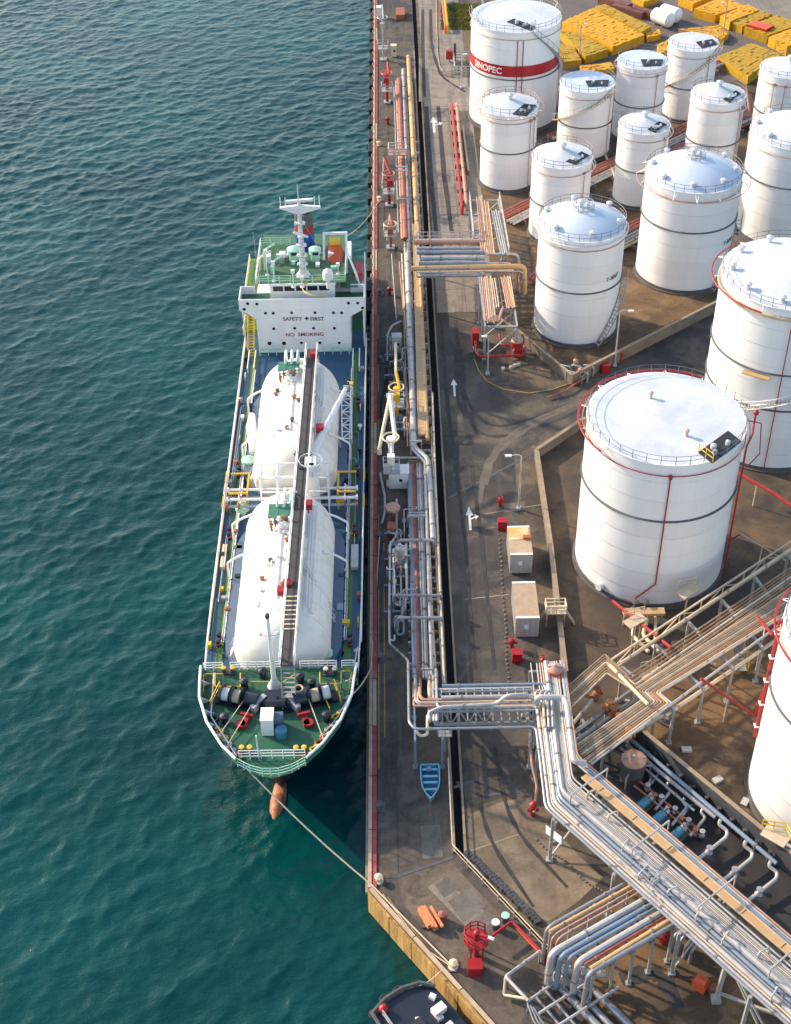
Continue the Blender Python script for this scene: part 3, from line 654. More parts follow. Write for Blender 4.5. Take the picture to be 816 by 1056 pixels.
tank(39.6, 213.3, 3.9, 12.6, 'blue-white flat-topped tank in the back row, between the stair-wrapped tanks', .05, .5, vent=False, roofm=M_ROOFB,
     patch=[(661, 61), (684, 61), (682, 67), (664, 68)], riser=[-62], halo=(1.12, -.6, 0, 360, .035))
tank(49.0, 220.9, 4.0, 12.3, 'white tank farthest back beside the yellow stacks, long stair across its front', .08, .48, vent=False,
     patch=[(718, 43), (735, 40), (740, 45), (724, 49)], riser=[-60], stair=(-30, 12.3, -180, 4.5))
tank(48.9, 199.4, 4.0, 12.9, 'slim white cone-roofed tank behind the wide domed tank, with a black roof deck', .30, .48, patch=[(746, 102), (759, 93), (764, 96), (753, 105)], riser=[-45, -38], halo=(1.12, -1.5, -50, 30, .07), hm=M_WHITE)
tank(36.7, 191.2, 3.7, 12.1, 'slim white cone-roofed tank left of the wide domed tank', .30, .5, patch=[(668, 133), (680, 125), (688, 128), (676, 136)], riser=[-45], halo=(1.14, -1.0, -50, 40, .07), hm=M_WHITE)
T9 = tank(39.8, 169.7, 6.3, 15.1, 'wide domed tank with a crown rail, right of the front domed tank', .34, .62, crown=.2, rim_vents=8, roofm=M_ROOFB, vent=False,
     halo=(1.19, -.8, 0, 360, .05), hm=M_PINK, stair=(-8, 8.6, -62, .4, M_SILVER))
shell_text(T9, 39.8, 169.7, 6.3, 'T-8008', .85, rad(-39), 6.6, M_TEXTG, .012)
T10 = tank(23.5, 156.2, 5.4, 15.4, 'front domed tank with bluish roof, nearest the road beside the red foam skid', .33, .53, crown=.24, rim_vents=6, roofm=M_ROOFB, vent=False,
     halo=(1.06, -.6, 0, 360, .09), hm=M_WHITE, stair=(-10, 8.0, -68, .4, M_SILVER))
shell_text(T10, 23.5, 156.2, 5.4, 'T-8007', .80, rad(-46), 9.3, M_TEXTG, .012)
tank(61.8, 209.3, 4.4, 12.5, 'white cone-roofed tank cut by the right edge of the photo, in the back row', .28, .5, riser=[-130, -108])
tank(56.2, 181.3, 6.4, 15.2, 'wide white domed tank at the right edge, behind the large striped one', .30, .62, crown=.2, rim_vents=8, vent=False)
T13 = tank(43.5, 132.3, 7.8, 21.5, 'large domed tank with two dark rings, at the right edge behind the flat-roofed tank', .16, [.62, .40], rim_vents=10, vent=False, pipe=M_RED,
     halo=(1.13, -.4, 120, 235, .10), hm=M_RED, riser=[-103], stair=(-150, 7.0, -62, 12.2, M_WHITE))
MB().lathe((43.5, 132.3, 0), [(7.82, 20.2), (8.12, 20.25), (8.12, 20.55), (7.82, 20.6)], 96).build('eave_ring', M_BEIGE, T13)
MB().box(on_shell(43.5, 132.3, 8.25, rad(-122), 13.0), (.8, 3.0, .12), rad(-122)).build('side_platform', M_TAN, T13)
T14 = tank(26.3, 110.2, 7.7, 18.7, 'large flat-roofed tank with a red pipe zigzagging down its front, the most prominent tank', .03, .63, vent=False, pipe=M_RED,
     halo=(1.11, -.3, 55, 215, .11), hm=M_RED, patch=[(720.5, 466), (751, 444), (764.5, 454.5), (735, 477)])
m = MB(); m.ring((26.3, 110.2, 18.2), 8.15, .06, 80, 5, rad(-50), rad(190)); m.build('deluge_ring', M_BEIGE, T14)
m = MB(); X, Y, R = 26.3, 110.2, 7.9
m.tube([on_shell(X, Y, R, rad(-95), 17.4), on_shell(X, Y, R, rad(-95), 3.6), on_shell(X, Y, R, rad(-110), 1.0), on_shell(X, Y, R, rad(-112), .2)], .075, 6)
m.box(on_shell(X, Y, R, rad(-95), 17.4), (.3, .3, .4)); m.build('riser_pipe', M_RED, T14)
m = MB(); m.tube([on_shell(X, Y, R + .5, rad(-12), 20.2), on_shell(X, Y, R + .5, rad(-12), 19.0), on_shell(X, Y, R + .5, rad(-20), 18.6), on_shell(X, Y, R + .2, rad(-24), 17.4), on_shell(X, Y, R + .2, rad(-24), .4)], .10, 6)
m.ball(on_shell(X, Y, R + .5, rad(-12), 20.3), .3, 8, 6); m.build('foam_riser', M_RED, T14)
m = MB(); m.tube([on_shell(X, Y, R + .1, rad(-1), 18.2), on_shell(X, Y, R + 1.4, rad(-4), 18.2), on_shell(X, Y, R + 1.6, rad(-10), 15.2), on_shell(X, Y, R + .5, rad(-16), 14.0)], .06, 5); m.build('foam_branch', M_RED, T14)
for px, py in ((671, 410), (708, 449)):
    p = G(px, py, 18.9); MB().lathe((p.x, p.y, 18.75), [(.16, 0), (.16, .6), (.26, .62), (.26, .8), (.02, .9)], 10).build('roof_vent', M_BEIGE, T14)
g = MB(); g.lathe((X, Y, 0), [(7.76, .55), (7.9, .58), (7.9, .68), (7.76, .72)], 96); g.build('base_pipe', M_DKSTEEL, T14)
p = on_shell(26.3, 110.2, 7.8, rad(-137), 1.2); MB().cyl(p, on_shell(26.3, 110.2, 8.25, rad(-137), 1.2), .42, n=16).build('manhole', M_WHITE, T14)
T15 = tank(37.8, 78.4, 7.1, 20.5, 'tall white tank cut by the lower right edge, with a broad red pipe', .16, .66, vent=False, halo=(1.1, -.4, 90, 230, .10), hm=M_RED)
# ---------------------------------------------------------------- the gas carrier
SX = -11.62; DZ = 2.5; FZ = 5.0
SHIP = thing('gas_carrier', (SX, 125, WZ), 'gas carrier with two white cylindrical tanks and a green bow, moored at the quay', 'ship')
# hull lofted from half-breadths: (y at deck, half width at deck, y at waterline, half width at waterline, deck height)
ST = [(77.3, .02, 83.0, .02, FZ), (77.8, 1.7, 83.2, .25, FZ), (78.7, 2.95, 83.6, .55, FZ), (80.3, 4.3, 84.5, 1.2, FZ), (83.0, 5.85, 86.5, 2.7, FZ), (86.0, 6.8, 89.0, 4.4, FZ),
      (90.3, 7.15, 92.5, 6.0, FZ), (90.32, 7.3, 92.6, 6.0, DZ), (95, 7.5, 96.5, 7.0, DZ), (102, 7.62, 102, 7.55, DZ), (150, 7.75, 150, 7.7, DZ), (163, 7.3, 163, 6.6, DZ), (171, 6.3, 169, 4.0, DZ)]
hm = MB(); rows = []
for yd, wd, yw, ww, zd in ST:
    row = []
    for s in (-1, 1):
        row.append([(SX + s * wd, yd, zd), (SX + s * (wd * .55 + ww * .45), yd * .55 + yw * .45, zd * .5 + WZ * .5 + .6), (SX + s * ww, yw, WZ - .2), (SX + s * ww * .9, yw + 1, WZ - 3)])
    rows.append(row)
for k in range(2):
    vs = [p for row in rows for p in row[k]]; fs = []
    for i in range(len(rows) - 1):
        for j in range(3):
            q = (i * 4 + j, i * 4 + j + 1, (i + 1) * 4 + j + 1, (i + 1) * 4 + j); fs.append(q if k == 0 else q[::-1])
    hm.add(vs, fs, True)
l = rows[-1]; hm.add(l[0] + l[1], [(0, 1, 5, 4), (1, 2, 6, 5), (2, 3, 7, 6)])
HULL = hm.build('hull', M_HULL, SHIP)
bm_ = MB(); pts = [(SX + .1, 86, -4.2), (SX + .0, 83, -3.7), (SX - .15, 81.2, -3.35), (SX - .3, 80.0, -3.3), (SX - .4, 79.2, -3.4), (SX - .42, 78.9, -3.5)]
bm_.tube(pts, [1.1, .95, .80, .66, .40, .08], 16); bm_.build('bulbous_bow', M_BOOT, HULL)
def outline(y0, y1, inset=0.0):
    L = [(wd - inset, yd) for yd, wd, _, _, z in ST if y0 <= yd <= y1]
    return [(SX - max(w, .02), y) for w, y in L] + [(SX + max(w, .02), y) for w, y in L[::-1]]
foc = MB().sheet(outline(76, 90.3, .02), FZ + .01); foc.add([(SX - 7.4, 90.3, FZ), (SX + 7.4, 90.3, FZ), (SX + 7.4, 90.3, DZ), (SX - 7.4, 90.3, DZ)], [(0, 3, 2, 1)])
FOC = foc.build('forecastle_deck', M_DECKG, SHIP)
DECK = MB().sheet(outline(90.31, 172, .02), DZ + .01).build('main_deck', M_DECKB, SHIP)
# bulwark plates with stays and a white cap
for s in (-1, 1):
    m = MB(); cap = MB(); stay = MB()
    P = [(SX + s * wd, yd) for yd, wd, _, _, z in ST[2:7]]
    seg = []
    for a, b in zip(P[:-1], P[1:]):
        for i in range(4): seg.append((a[0] + (b[0] - a[0]) * i / 4, a[1] + (b[1] - a[1]) * i / 4))
    seg.append(P[-1])
    n = len(seg); vs = []
    for i, (x, y) in enumerate(seg):
        h = 1.15 if y < 88 else 1.15 - .5 * (y - 88) / 2.3
        fx = x + s * .12; fy = y - .15
        vs += [(x, y, FZ), (fx, fy, FZ + h), (fx - s * .12, fy + .05, FZ + h), (x - s * .12, y + .05, FZ)]
        if i % 2 == 0 and 1 < i < n - 1:
            tx, ty = -s * .75, .35
            stay.add([(x, y, FZ + .02), (x + tx, y + ty, FZ + .02), (fx - s * .1, fy, FZ + h - .05), (x, y + .07, FZ + .02), (x + tx, y + ty + .07, FZ + .02), (fx - s * .1, fy + .07, FZ + h - .05)],
                     [(0, 1, 2), (5, 4, 3), (0, 2, 5, 3), (1, 4, 5, 2), (0, 3, 4, 1)])
    fs = []
    for i in range(n - 1):
        for j in range(4): fs.append((i * 4 + j, i * 4 + (j + 1) % 4, (i + 1) * 4 + (j + 1) % 4, (i + 1) * 4 + j))
    m.add(vs, fs); bw = m.build('bulwark', M_GREENM, SHIP)
    cap.tube([(vs[i * 4 + 1][0], vs[i * 4 + 1][1], vs[i * 4 + 1][2] + .05) for i in range(n)], .13, 6); cap.build('cap_rail', M_WHITE2, bw)
    stay.build('bulwark_stays', M_WHITE2, bw, kind='stuff')
nose = [(SX - 2.95, 78.65), (SX - 1.8, 77.9), (SX - .7, 77.5), (SX + .7, 77.5), (SX + 1.8, 77.9), (SX + 2.95, 78.65)]
MB().rail([(x, y, FZ) for x, y in nose], 1.1, .045, .9, 3).build('bow_rail', M_MINT, SHIP)
MB().rail([(SX - 2.9, 79.5, FZ), (SX + 2.9, 79.5, FZ)], 1.1, .05, 1.0, 3).build('bow_rail', M_WHITE2, SHIP)
for x0, x1 in ((-7.0, -5.2), (-4.5, .2), (2.0, 5.4), (5.9, 7.0)):
    MB().rail([(SX + x0, 90.25, FZ), (SX + x1, 90.25, FZ)], 1.0, .055, .8, 3).build('deck_rail', M_WHITE2, SHIP)
# side rails of the main deck with light caps
for s in (-1, 1):
    P = [(SX + s * (wd - .06), yd, DZ) for yd, wd, _, _, z in ST[7:11]]
    MB().rail(P, 1.0, .045, 1.8, 3).build('side_rail', M_WHITE, SHIP)
    m = MB()
    for y0, y1 in ((96, 150),):
        m.beam((SX + s * 7.55, y0, DZ + .12), (SX + s * 7.7, y1, DZ + .12), .16, .25)
    m.build('gunwale', M_CREAM if s < 0 else M_WHITE2, SHIP)
    for i, c in enumerate((M_YELLOW, M_BLUE, M_YELLOW)):
        y = 121.2 - i * 2.2
        if s < 0 and i == 1: c = M_CREAM
        MB().box((SX + s * 7.72, y, DZ + .75), (.10, 1.9, .62)).build('rail_board', c, SHIP)
    m = MB().beam((SX + s * 6.2, 92, DZ + .03), (SX + s * 6.3, 147, DZ + .03), .75, .03); m.build('walkway', M_PATHG, DECK)
# ---- cargo tanks in their coamings
def capsule(r, y0, y1, e, n=14):
    L = []
    for i in range(n + 1):
        a = math.pi * i / n; L.append((SX - r * math.cos(a), y0 + e - e * math.sin(a)))
    for i in range(n + 1):
        a = math.pi * i / n; L.append((SX + r * math.cos(a), y1 - e + e * math.sin(a)))
    return L
AX = 3.75; TR = 4.68
for k, (y0, y1) in enumerate(((90.9, 114.6), (117.6, 139.8))):
    sk = MB().prism(capsule(TR + 1.05, y0 - .3, y1 + .4, 5.4), DZ, DZ + .55).build('tank_coaming', M_SKIRT, SHIP)
    e = 3.7; prof = []
    for i in range(9): a = math.pi / 2 * i / 8; prof.append((y0 + e * (1 - math.cos(a)), TR * math.sin(a) ** .8))
    for i in range(1, 7): prof.append((y0 + e + (y1 - y0 - 2 * e) * i / 6, TR))
    for i in range(7, -1, -1): a = math.pi / 2 * i / 8; prof.append((y1 - e * (1 - math.cos(a)), TR * math.sin(a) ** .8))
    n = 56; vs = []; fs = []
    for y, r in prof:
        for j in range(n): t = 2 * math.pi * j / n; vs.append((SX + max(r, .01) * math.cos(t), y, AX + max(r, .01) * math.sin(t)))
    for i in range(len(prof) - 1):
        for j in range(n): fs.append((i * n + j, (i + 1) * n + j, (i + 1) * n + (j + 1) % n, i * n + (j + 1) % n))
    ct = MB().add(vs, fs, True).build('cargo_tank', M_CARGO, SHIP, label='rear cargo tank near the bridge' if k else 'front cargo tank near the bow')
    sm = MB()
    for i in range(8):                                       # welded seams and stiffener rings
        y = y0 + e + (y1 - y0 - 2 * e) * i / 7
        sm.tube([(SX + (TR + .01) * math.cos(math.pi * j / 24), y, AX + (TR + .01) * math.sin(math.pi * j / 24)) for j in range(25)], .03, 4)
    for a in (38, 62, 118, 142): sm.tube([(SX + (TR + .01) * math.cos(rad(a)), y0 + e, AX + (TR + .01) * math.sin(rad(a))), (SX + (TR + .01) * math.cos(rad(a)), y1 - e, AX + (TR + .01) * math.sin(rad(a)))], .025, 4)
    sm.build('weld_seams', M_CARGO, ct, kind='stuff')
    for j, (a, r) in enumerate(((52, .11), (56.5, .07), (60, .07), (97, .08), (103, .06), (120, .05))):    # deck pipes laid along the crown
        q = (SX + (TR + .28) * math.cos(rad(a)), AX + (TR + .28) * math.sin(rad(a)))
        MB().tube([(q[0], y0 + 4 + j * .5, q[1]), (q[0], y1 - 3.5 - (j % 3) * 1.2, q[1])], r, 6).build('crown_pipe', M_WHITE2, ct)
    for i in range(9 if k == 0 else 11):                     # small nozzles, valves and rust-stained fittings
        a = rad(rnd.uniform(80, 122)); y = rnd.uniform(y0 + 5, y1 - 5)
        p = (SX + TR * math.cos(a), y, AX + TR * math.sin(a))
        MB().lathe(p, [(.16, -.1), (.16, .25), (.26, .27), (.26, .36), (.02, .42)], 8).build('nozzle', rnd.choice([M_DKSTEEL, M_RUSTY, M_STEEL, M_CARGO]), ct)
    for s in (-1, 1):
        for y in ((y0 + 7, y0 + 16) if k else (y0 + 14, y0 + 20)):
            x0 = SX + s * TR * .98
            MB().pipe([(SX + s * TR * .8, y, AX + TR * .62), (x0 + s * .45, y + .1, AX + 2.2), (x0 + s * 1.5, y + .1, AX + 1.4), (x0 + s * 1.5, y + .1, DZ + .4)], .12, 6).build('vent_pipe', M_WHITE2, ct)
    for s, ya, yb in ((1, y0 + 9.6, y0 + 7.4), (-1, y0 + 5.2, y0 + 3.0)):        # inclined ladders down the tank's flank
        if k and s > 0: ya += 2.5; yb += 1.5
        a = (SX + s * 2.0, ya, AX + TR * .92); b = (SX + s * 5.0, yb, DZ + .7); ld = MB()
        for o in (-.3, .3): ld.beam((a[0], a[1] + o, a[2] + .2), (b[0], b[1] + o, b[2] + .2), .07, .12)
        for i in range(12): q = Vector(a).lerp(Vector(b), (i + .5) / 12); ld.box((q.x, q.y, q.z + .2), (.2, .55, .04))
        for o in (-.3, .3): ld.tube([(a[0], a[1] + o, a[2] + 1.1), (b[0], b[1] + o, b[2] + 1.1)], .035, 4)
        ld.build('ladder', M_STEEL if s > 0 else M_WHITE2, SHIP)
    for i in range(12):
        for s in (-1, 1):
            MB().box((SX + s * (TR + 1.12), y0 + 3.5 + i * 1.75, DZ + .28), (.22, .10, .5)).build('bracket', M_HULL if s > 0 else M_SKIRT, sk)
# coloured deck edge: the lashing strip beside the coamings
# ---- catwalk
CW = MB(); cx = SX + 1.22
CW.beam((cx - .05, 86.9, 8.95), (cx + .35, 138.2, 8.95), 1.15, .14)
WALK = CW.build('catwalk', M_GRATE, SHIP)
lt = MB()
for i in range(8): lt.box((cx, 91.5 + i * .62, 9.035), (1.15, .14, .05))
lt.build('step_strips', M_CREAM, WALK, kind='stuff')
for s in (-1, 1):
    MB().rail([(cx - .05 + s * .66, 87, 9.0), (cx + .35 + s * .66, 138, 9.0)], 1.0, .06, 2.2, 2).build('handrail', M_WHITE2, WALK)
    m = MB().beam((cx - .05 + s * .64, 87, 8.95), (cx + .35 + s * .64, 138.2, 8.95), .12, .26); m.build('side_stringer', M_WHITE2, WALK)
for y in np.arange(92, 138, 3.6):
    MB().box((cx + .15, float(y), 8.55), (1.3, .14, .6)).build('support', M_WHITE2, WALK)
MB().lathe((cx + .1, 118.0, 8.9), [(1.0, 0), (1.0, .12), (.02, .13)], 8).build('landing', M_GRATE, WALK)
lf = MB()
for s in (-1, 1): lf.beam((cx + s * .6, 86.9, 8.9), (cx + s * .6, 85.2, FZ + .1), .08, .2)
for i in range(9): q = Vector((cx, 86.9, 8.9)).lerp(Vector((cx, 85.2, FZ + .1)), (i + .5) / 9); lf.box(q, (1.2, .22, .04))
lf.build('ladder', M_STEEL, SHIP)
lf = MB()
for s in (-1, 1): lf.beam((cx + .35 + s * .6, 138.2, 8.9), (cx + .35 + s * .6, 142.5, DZ + .1), .08, .2)
for i in range(18): q = Vector((cx + .35, 138.2, 8.9)).lerp(Vector((cx + .35, 142.5, DZ + .1)), (i + .5) / 18); lf.box(q, (1.2, .24, .04))
lf.build('ladder', M_STEEL, SHIP)
# pipe gantry between the tanks and the manifold crossovers
gt = MB()
for x in (-3.2, -1.4, 2.4, 4.0):
    for y in (114.9, 117.2): gt.beam((SX + x, y, DZ), (SX + x, y, 8.4), .14, .14)
    gt.beam((SX + x, 114.9, 8.3), (SX + x, 117.2, 8.3), .14, .14); gt.beam((SX + x, 114.9, 4.6), (SX + x, 117.2, 8.2), .10, .10)
for y in (114.9, 117.2): gt.beam((SX - 3.3, y, 8.35), (SX + 4.1, y, 8.35), .14, .16); gt.beam((SX - 3.3, y, 6.3), (SX + 4.1, y, 6.3), .10, .12)
gt.build('pipe_gantry', M_WHITE2, SHIP)
for i, (y, z) in enumerate(((115.0, 4.3), (115.7, 4.7), (116.4, 4.3), (117.1, 4.9))):
    MB().pipe([(SX - 7.0, y, z), (SX + 7.0, y, z)], .16, 8).build('manifold_pipe', M_WHITE2 if i % 2 else M_SILVER, SHIP)
    for s in (-1, 1):
        f = MB(); f.cyl((SX + s * 6.9, y, z), (SX + s * 7.08, y, z), .30, n=12); f.cyl((SX + s * 5.6, y, z), (SX + s * 5.8, y, z), .28, n=10); f.tube([(SX + s * 5.7, y, z), (SX + s * 5.7, y, z + .6)], .06, 5); f.build('valve', M_WHITE2 if i % 2 else M_RUSTY, SHIP)
for s in (-1, 1):
    g = MB(); X = SX + s * 4.9
    for y in (116.4, 119.8): g.beam((X, y, DZ), (X, y, DZ + 2.6), .2, .2); g.beam((X, y, DZ + 2.5), (X + s * 2.0, y, DZ + 2.5), .16, .16)
    g.beam((X, 116.4, DZ + 2.5), (X, 119.8, DZ + 2.5), .18, .18); g.beam((X - .2, 116.4, DZ + 1.2), (X + s * .8, 116.4, DZ + 1.2), .5, .14)
    g.build('hose_gantry', M_YELLOW, SHIP)
# shelters over the domes
for (px, py, z, w, d) in ((298, 378, 9.1, 2.5, 1.9), (290, 527, 9.0, 2.6, 2.2)):
    c = G(px, py, z); r = MB()
    n = 5
    for i in range(n):
        r.box((c.x + (i - (n - 1) / 2) * (w / n), c.y, z + (.03 if i % 2 else 0)), (w / n, d, .09))
    sh = r.build('dome_shelter', M_GREENM, SHIP); lg = MB()
    for sx in (-1, 1):
        for sy in (-1, 1): lg.beam((c.x + sx * w * .45, c.y + sy * d * .42, AX + TR - .6), (c.x + sx * w * .45, c.y + sy * d * .42, z), .09, .09)
    lg.build('shelter_legs', M_GREENM, sh)
    dm = MB(); dm.lathe((c.x + .25, c.y - d * .75, AX + TR - .15), [(.72, -.2), (.72, .45), (.5, .65), (.02, .7)], 16); dm.build('tank_dome', M_CARGO, SHIP)
    for j in range(6):
        v = MB(); x = c.x - .9 + .38 * j; yv = c.y - d * .75 + rnd.uniform(-.5, .5)
        v.lathe((x, yv, AX + TR), [(.13, -.2), (.13, .5), (.22, .52), (.22, .62), (.07, .66), (.07, .95), (.2, .98), (.02, 1.02)], 8)
        v.build('dome_valve', [M_RUSTY, M_DKSTEEL, M_CARGO][j % 3], SHIP)
    for x in (-.4, .3, 1.0): MB().pipe([(c.x + x, c.y + d * .3, AX + TR - .2), (c.x + x, c.y + d * .3, z + .7), (c.x + x, c.y + d * 1.3, z + .7), (c.x + x, c.y + d * 1.3, DZ + 1)], .14, 7).build('riser_pipe', M_MINT if x > .5 else M_WHITE2, SHIP)
# red fire boxes
for px, py, z in ((330, 442, 8.3), (318, 521, 9.2), (297, 603, 8.9), (291, 610, 8.6), (324, 366, 9.6)):
    c = G(px, py, z); b = MB(); b.box(c, (.8, .75, .7)); b.box((c.x, c.y, c.z + .38), (.88, .83, .08)); b.beam((c.x, c.y, c.z - 1.0), (c.x, c.y, c.z - .3), .14, .14); b.build('fire_box', M_RED, SHIP)
# crane: pedestal, slew house and a jib swung to the quay side
p = G(320, 484, 8.0)
cr = MB(); cr.lathe((p.x + .1, p.y, DZ), [(.85, 0), (.75, 5.2), (1.0, 5.4), (1.0, 5.7), (.02, 5.75)], 18); CR = cr.build('crane', M_WHITE2, SHIP)
c2 = MB(); c2.box((p.x + .1, p.y - .2, 8.7), (1.2, 1.5, 1.2)); c2.box((p.x + .1, p.y - .9, 8.9), (.8, .7, .8)); c2.build('slew_house', M_WHITE2, CR)
tip = V(357, 400, 131.0); base = V(320.5, 472, 119.0)
j = MB(); j.tube([base, base.lerp(tip, .3), tip], [.40, .42, .26], 8); j.build('jib', M_WHITE2, CR)
tb = MB(); tb.cyl(tip - Vector((.3, 0, 0)), tip + Vector((.3, 0, 0)), .32, n=10); tb.tube([tip, tip - Vector((0, 0, 1.6))], .04, 4); tb.build('sheave', M_STEEL, CR)
h = MB(); h.tube([base + Vector((0, .2, -1.3)), base.lerp(tip, .32) - Vector((0, 0, .3))], .13, 6); h.build('luffing_ram', M_STEEL, CR)
MB().rail([(p.x + .1 + 1.25 * math.cos(i * .524), p.y + 1.25 * math.sin(i * .524), 8.25) for i in range(12)], 1.0, .045, 1, 2, closed=True).build('crane_rail', M_WHITE2, CR)
v = MB()
for q in range(3): v.box((p.x - .9, p.y - 1.0 + .7 * q, 8.9), (.4, .5, .7))
v.build('control_stand', M_DKSTEEL, CR)
# jib rest: an open truss standing on deck
a = G(357, 405, 4.6); b = G(358, 452, 4.2); tr = MB()
for o in (-.55, .55): tr.beam((a.x + o, a.y, a.z), (b.x + o, b.y, b.z), .14, .14)
n = 7
for i in range(n + 1):
    q = a.lerp(b, i / n); tr.beam((q.x - .55, q.y, q.z), (q.x + .55, q.y, q.z), .10, .10)
    if i < n: r_ = a.lerp(b, (i + 1) / n); s_ = 1 if i % 2 else -1; tr.beam((q.x - .55 * s_, q.y, q.z), (r_.x + .55 * s_, r_.y, r_.z), .09, .09)
    if i % 3 == 0:
        for o in (-.55, .55): tr.beam((q.x + o, q.y, DZ), (q.x + o, q.y, q.z), .10, .10)
tr.build('hose_rack', M_WHITE2, SHIP)
# port side: white boat-shaped davit cover and small deck gear
q = [G(260, 428, 4.6), G(259, 440, 4.8), G(262, 455, 4.8), (G(260, 467, 4.4))]
MB().tube(q, [.35, .6, .62, .3], 10).build('hose_cover', M_WHITE, SHIP)
for px, py in ((256, 474), (250, 523), (304, 509), (335, 673), (248, 527)):
    z = DZ if px != 304 else 7.6; c = G(px, py, z + 1.2)
    if px == 248: continue
    MB().lathe((c.x, c.y, z), [(.32, 0), (.32, .9), (.78, .95), (.78, 1.25), (.4, 1.4), (.02, 1.45)], 16).build('mushroom_vent', M_MINT, SHIP)
def bitts(px, py, z, parent, m=M_DKSTEEL, cap=M_YELLOW, dx=.42):
    c = G(px, py, z); b = MB(); b.box((c.x, c.y, z + .08), (1.3, .55, .16))
    for s in (-1, 1): b.lathe((c.x + s * dx, c.y, z + .1), [(.2, 0), (.2, .55)], 12)
    o = b.build('mooring_bitts', m, parent); d = MB()
    for s in (-1, 1): d.lathe((c.x + s * dx, c.y, z + .64), [(.24, 0), (.24, .14), (.02, .18)], 12)
    d.build('cap', cap, o)
for px, py in ((226, 663), (361, 663), (237, 553), (366, 549), (247, 490), (369, 487), (258, 425), (370, 418)):
    c = G(px, py, DZ); b = MB()
    for s in (-1, 1): b.lathe((c.x, c.y + s * .45, DZ), [(.22, 0), (.22, .7), (.3, .72), (.3, .85), (.02, .9)], 10)
    o = b.build('mooring_bitts', M_HULL, SHIP); d = MB()
    for s in (-1, 1): d.lathe((c.x, c.y + s * .45, DZ + .3), [(.235, 0), (.235, .2)], 10)
    d.build('orange_band', M_ORANGE, o)
for px, py, m_, dx, dy, dz in ((231, 575, M_CREAM, .45, 3.4, .55), (366, 575, M_CONT, .7, 3.4, .5), (257, 488, M_SKIRT, 1.1, 1.2, 1.0), (354, 487, M_SKIRT, 1.2, 1.3, 1.0), (246, 566, M_PATHG, .8, .5, .5), (357, 643, M_YELLOW, .7, .5, .6), (246, 596, M_HULL, .6, .4, .7), (351, 628, M_BLUEP, .6, .9, .6), (352, 595, M_HULL, .5, .4, .6), (231, 618, M_STEEL, .4, .4, .6), (229, 608, M_YELLOW, .35, .35, .5)):
    c = G(px, py, DZ + dz / 2); b = MB(); b.box(c, (dx, dy, dz)); b.box((c.x, c.y, c.z + dz / 2 + .02), (dx * 1.08, dy * 1.04, .06)); b.build('deck_locker', m_, SHIP)
for i in range(26):                                            # small fittings strung along both side decks
    s = -1 if i % 2 else 1; y = 94 + i * 2.05 + rnd.uniform(-.5, .5); x = SX + s * rnd.choice([5.95, 6.8, 7.1, 7.25]); m = MB()
    if i % 3 == 0: m.lathe((x, y, DZ), [(.12, 0), (.12, .5), (.25, .52), (.25, .7), (.02, .78)], 9)
    elif i % 3 == 1: m.box((x, y, DZ + .3), (.35, .5, .6)); m.box((x, y, DZ + .64), (.42, .56, .07))
    else: m.tube([(x, y - .4, DZ), (x, y - .4, DZ + .7), (x, y + .4, DZ + .7), (x, y + .4, DZ)], .06, 6)
    m.build('deck_fitting', rnd.choice([M_YELLOW, M_WHITE2, M_STEEL, M_HULL, M_RUSTY]), SHIP)
for s in (-1, 1):
    for o, m_ in ((4.95, M_WHITE2), (5.15, M_STEEL)):
        MB().pipe([(SX + s * (o + .95), 96, DZ + .4), (SX + s * (o + .95), 114.5, DZ + .4), (SX + s * (o + 1.0), 121, DZ + .4), (SX + s * (o + 1.0), 143, DZ + .4)], .07, 6).build('deck_pipe', m_, SHIP)
for i in range(18):                                            # thin service lines and cable trunks on the side decks
    s = -1 if i % 2 else 1; o = rnd.choice([6.72, 6.95, 7.15, 5.85, 5.98]); y0 = rnd.uniform(93, 130); L_ = rnd.uniform(6, 18); z = DZ + rnd.uniform(.15, .5); x = SX + s * o
    MB().pipe([(x, y0, DZ), (x, y0, z), (x, min(y0 + L_, 146), z), (x - s * .4, min(y0 + L_, 146) + .3, z), (x - s * .4, min(y0 + L_, 146) + .3, DZ)], rnd.choice([.04, .05, .07]), 6, .2).build('service_pipe', rnd.choice([M_DECKG, M_WHITE2, M_PATHG, M_STEEL, M_BLUEP]), SHIP)
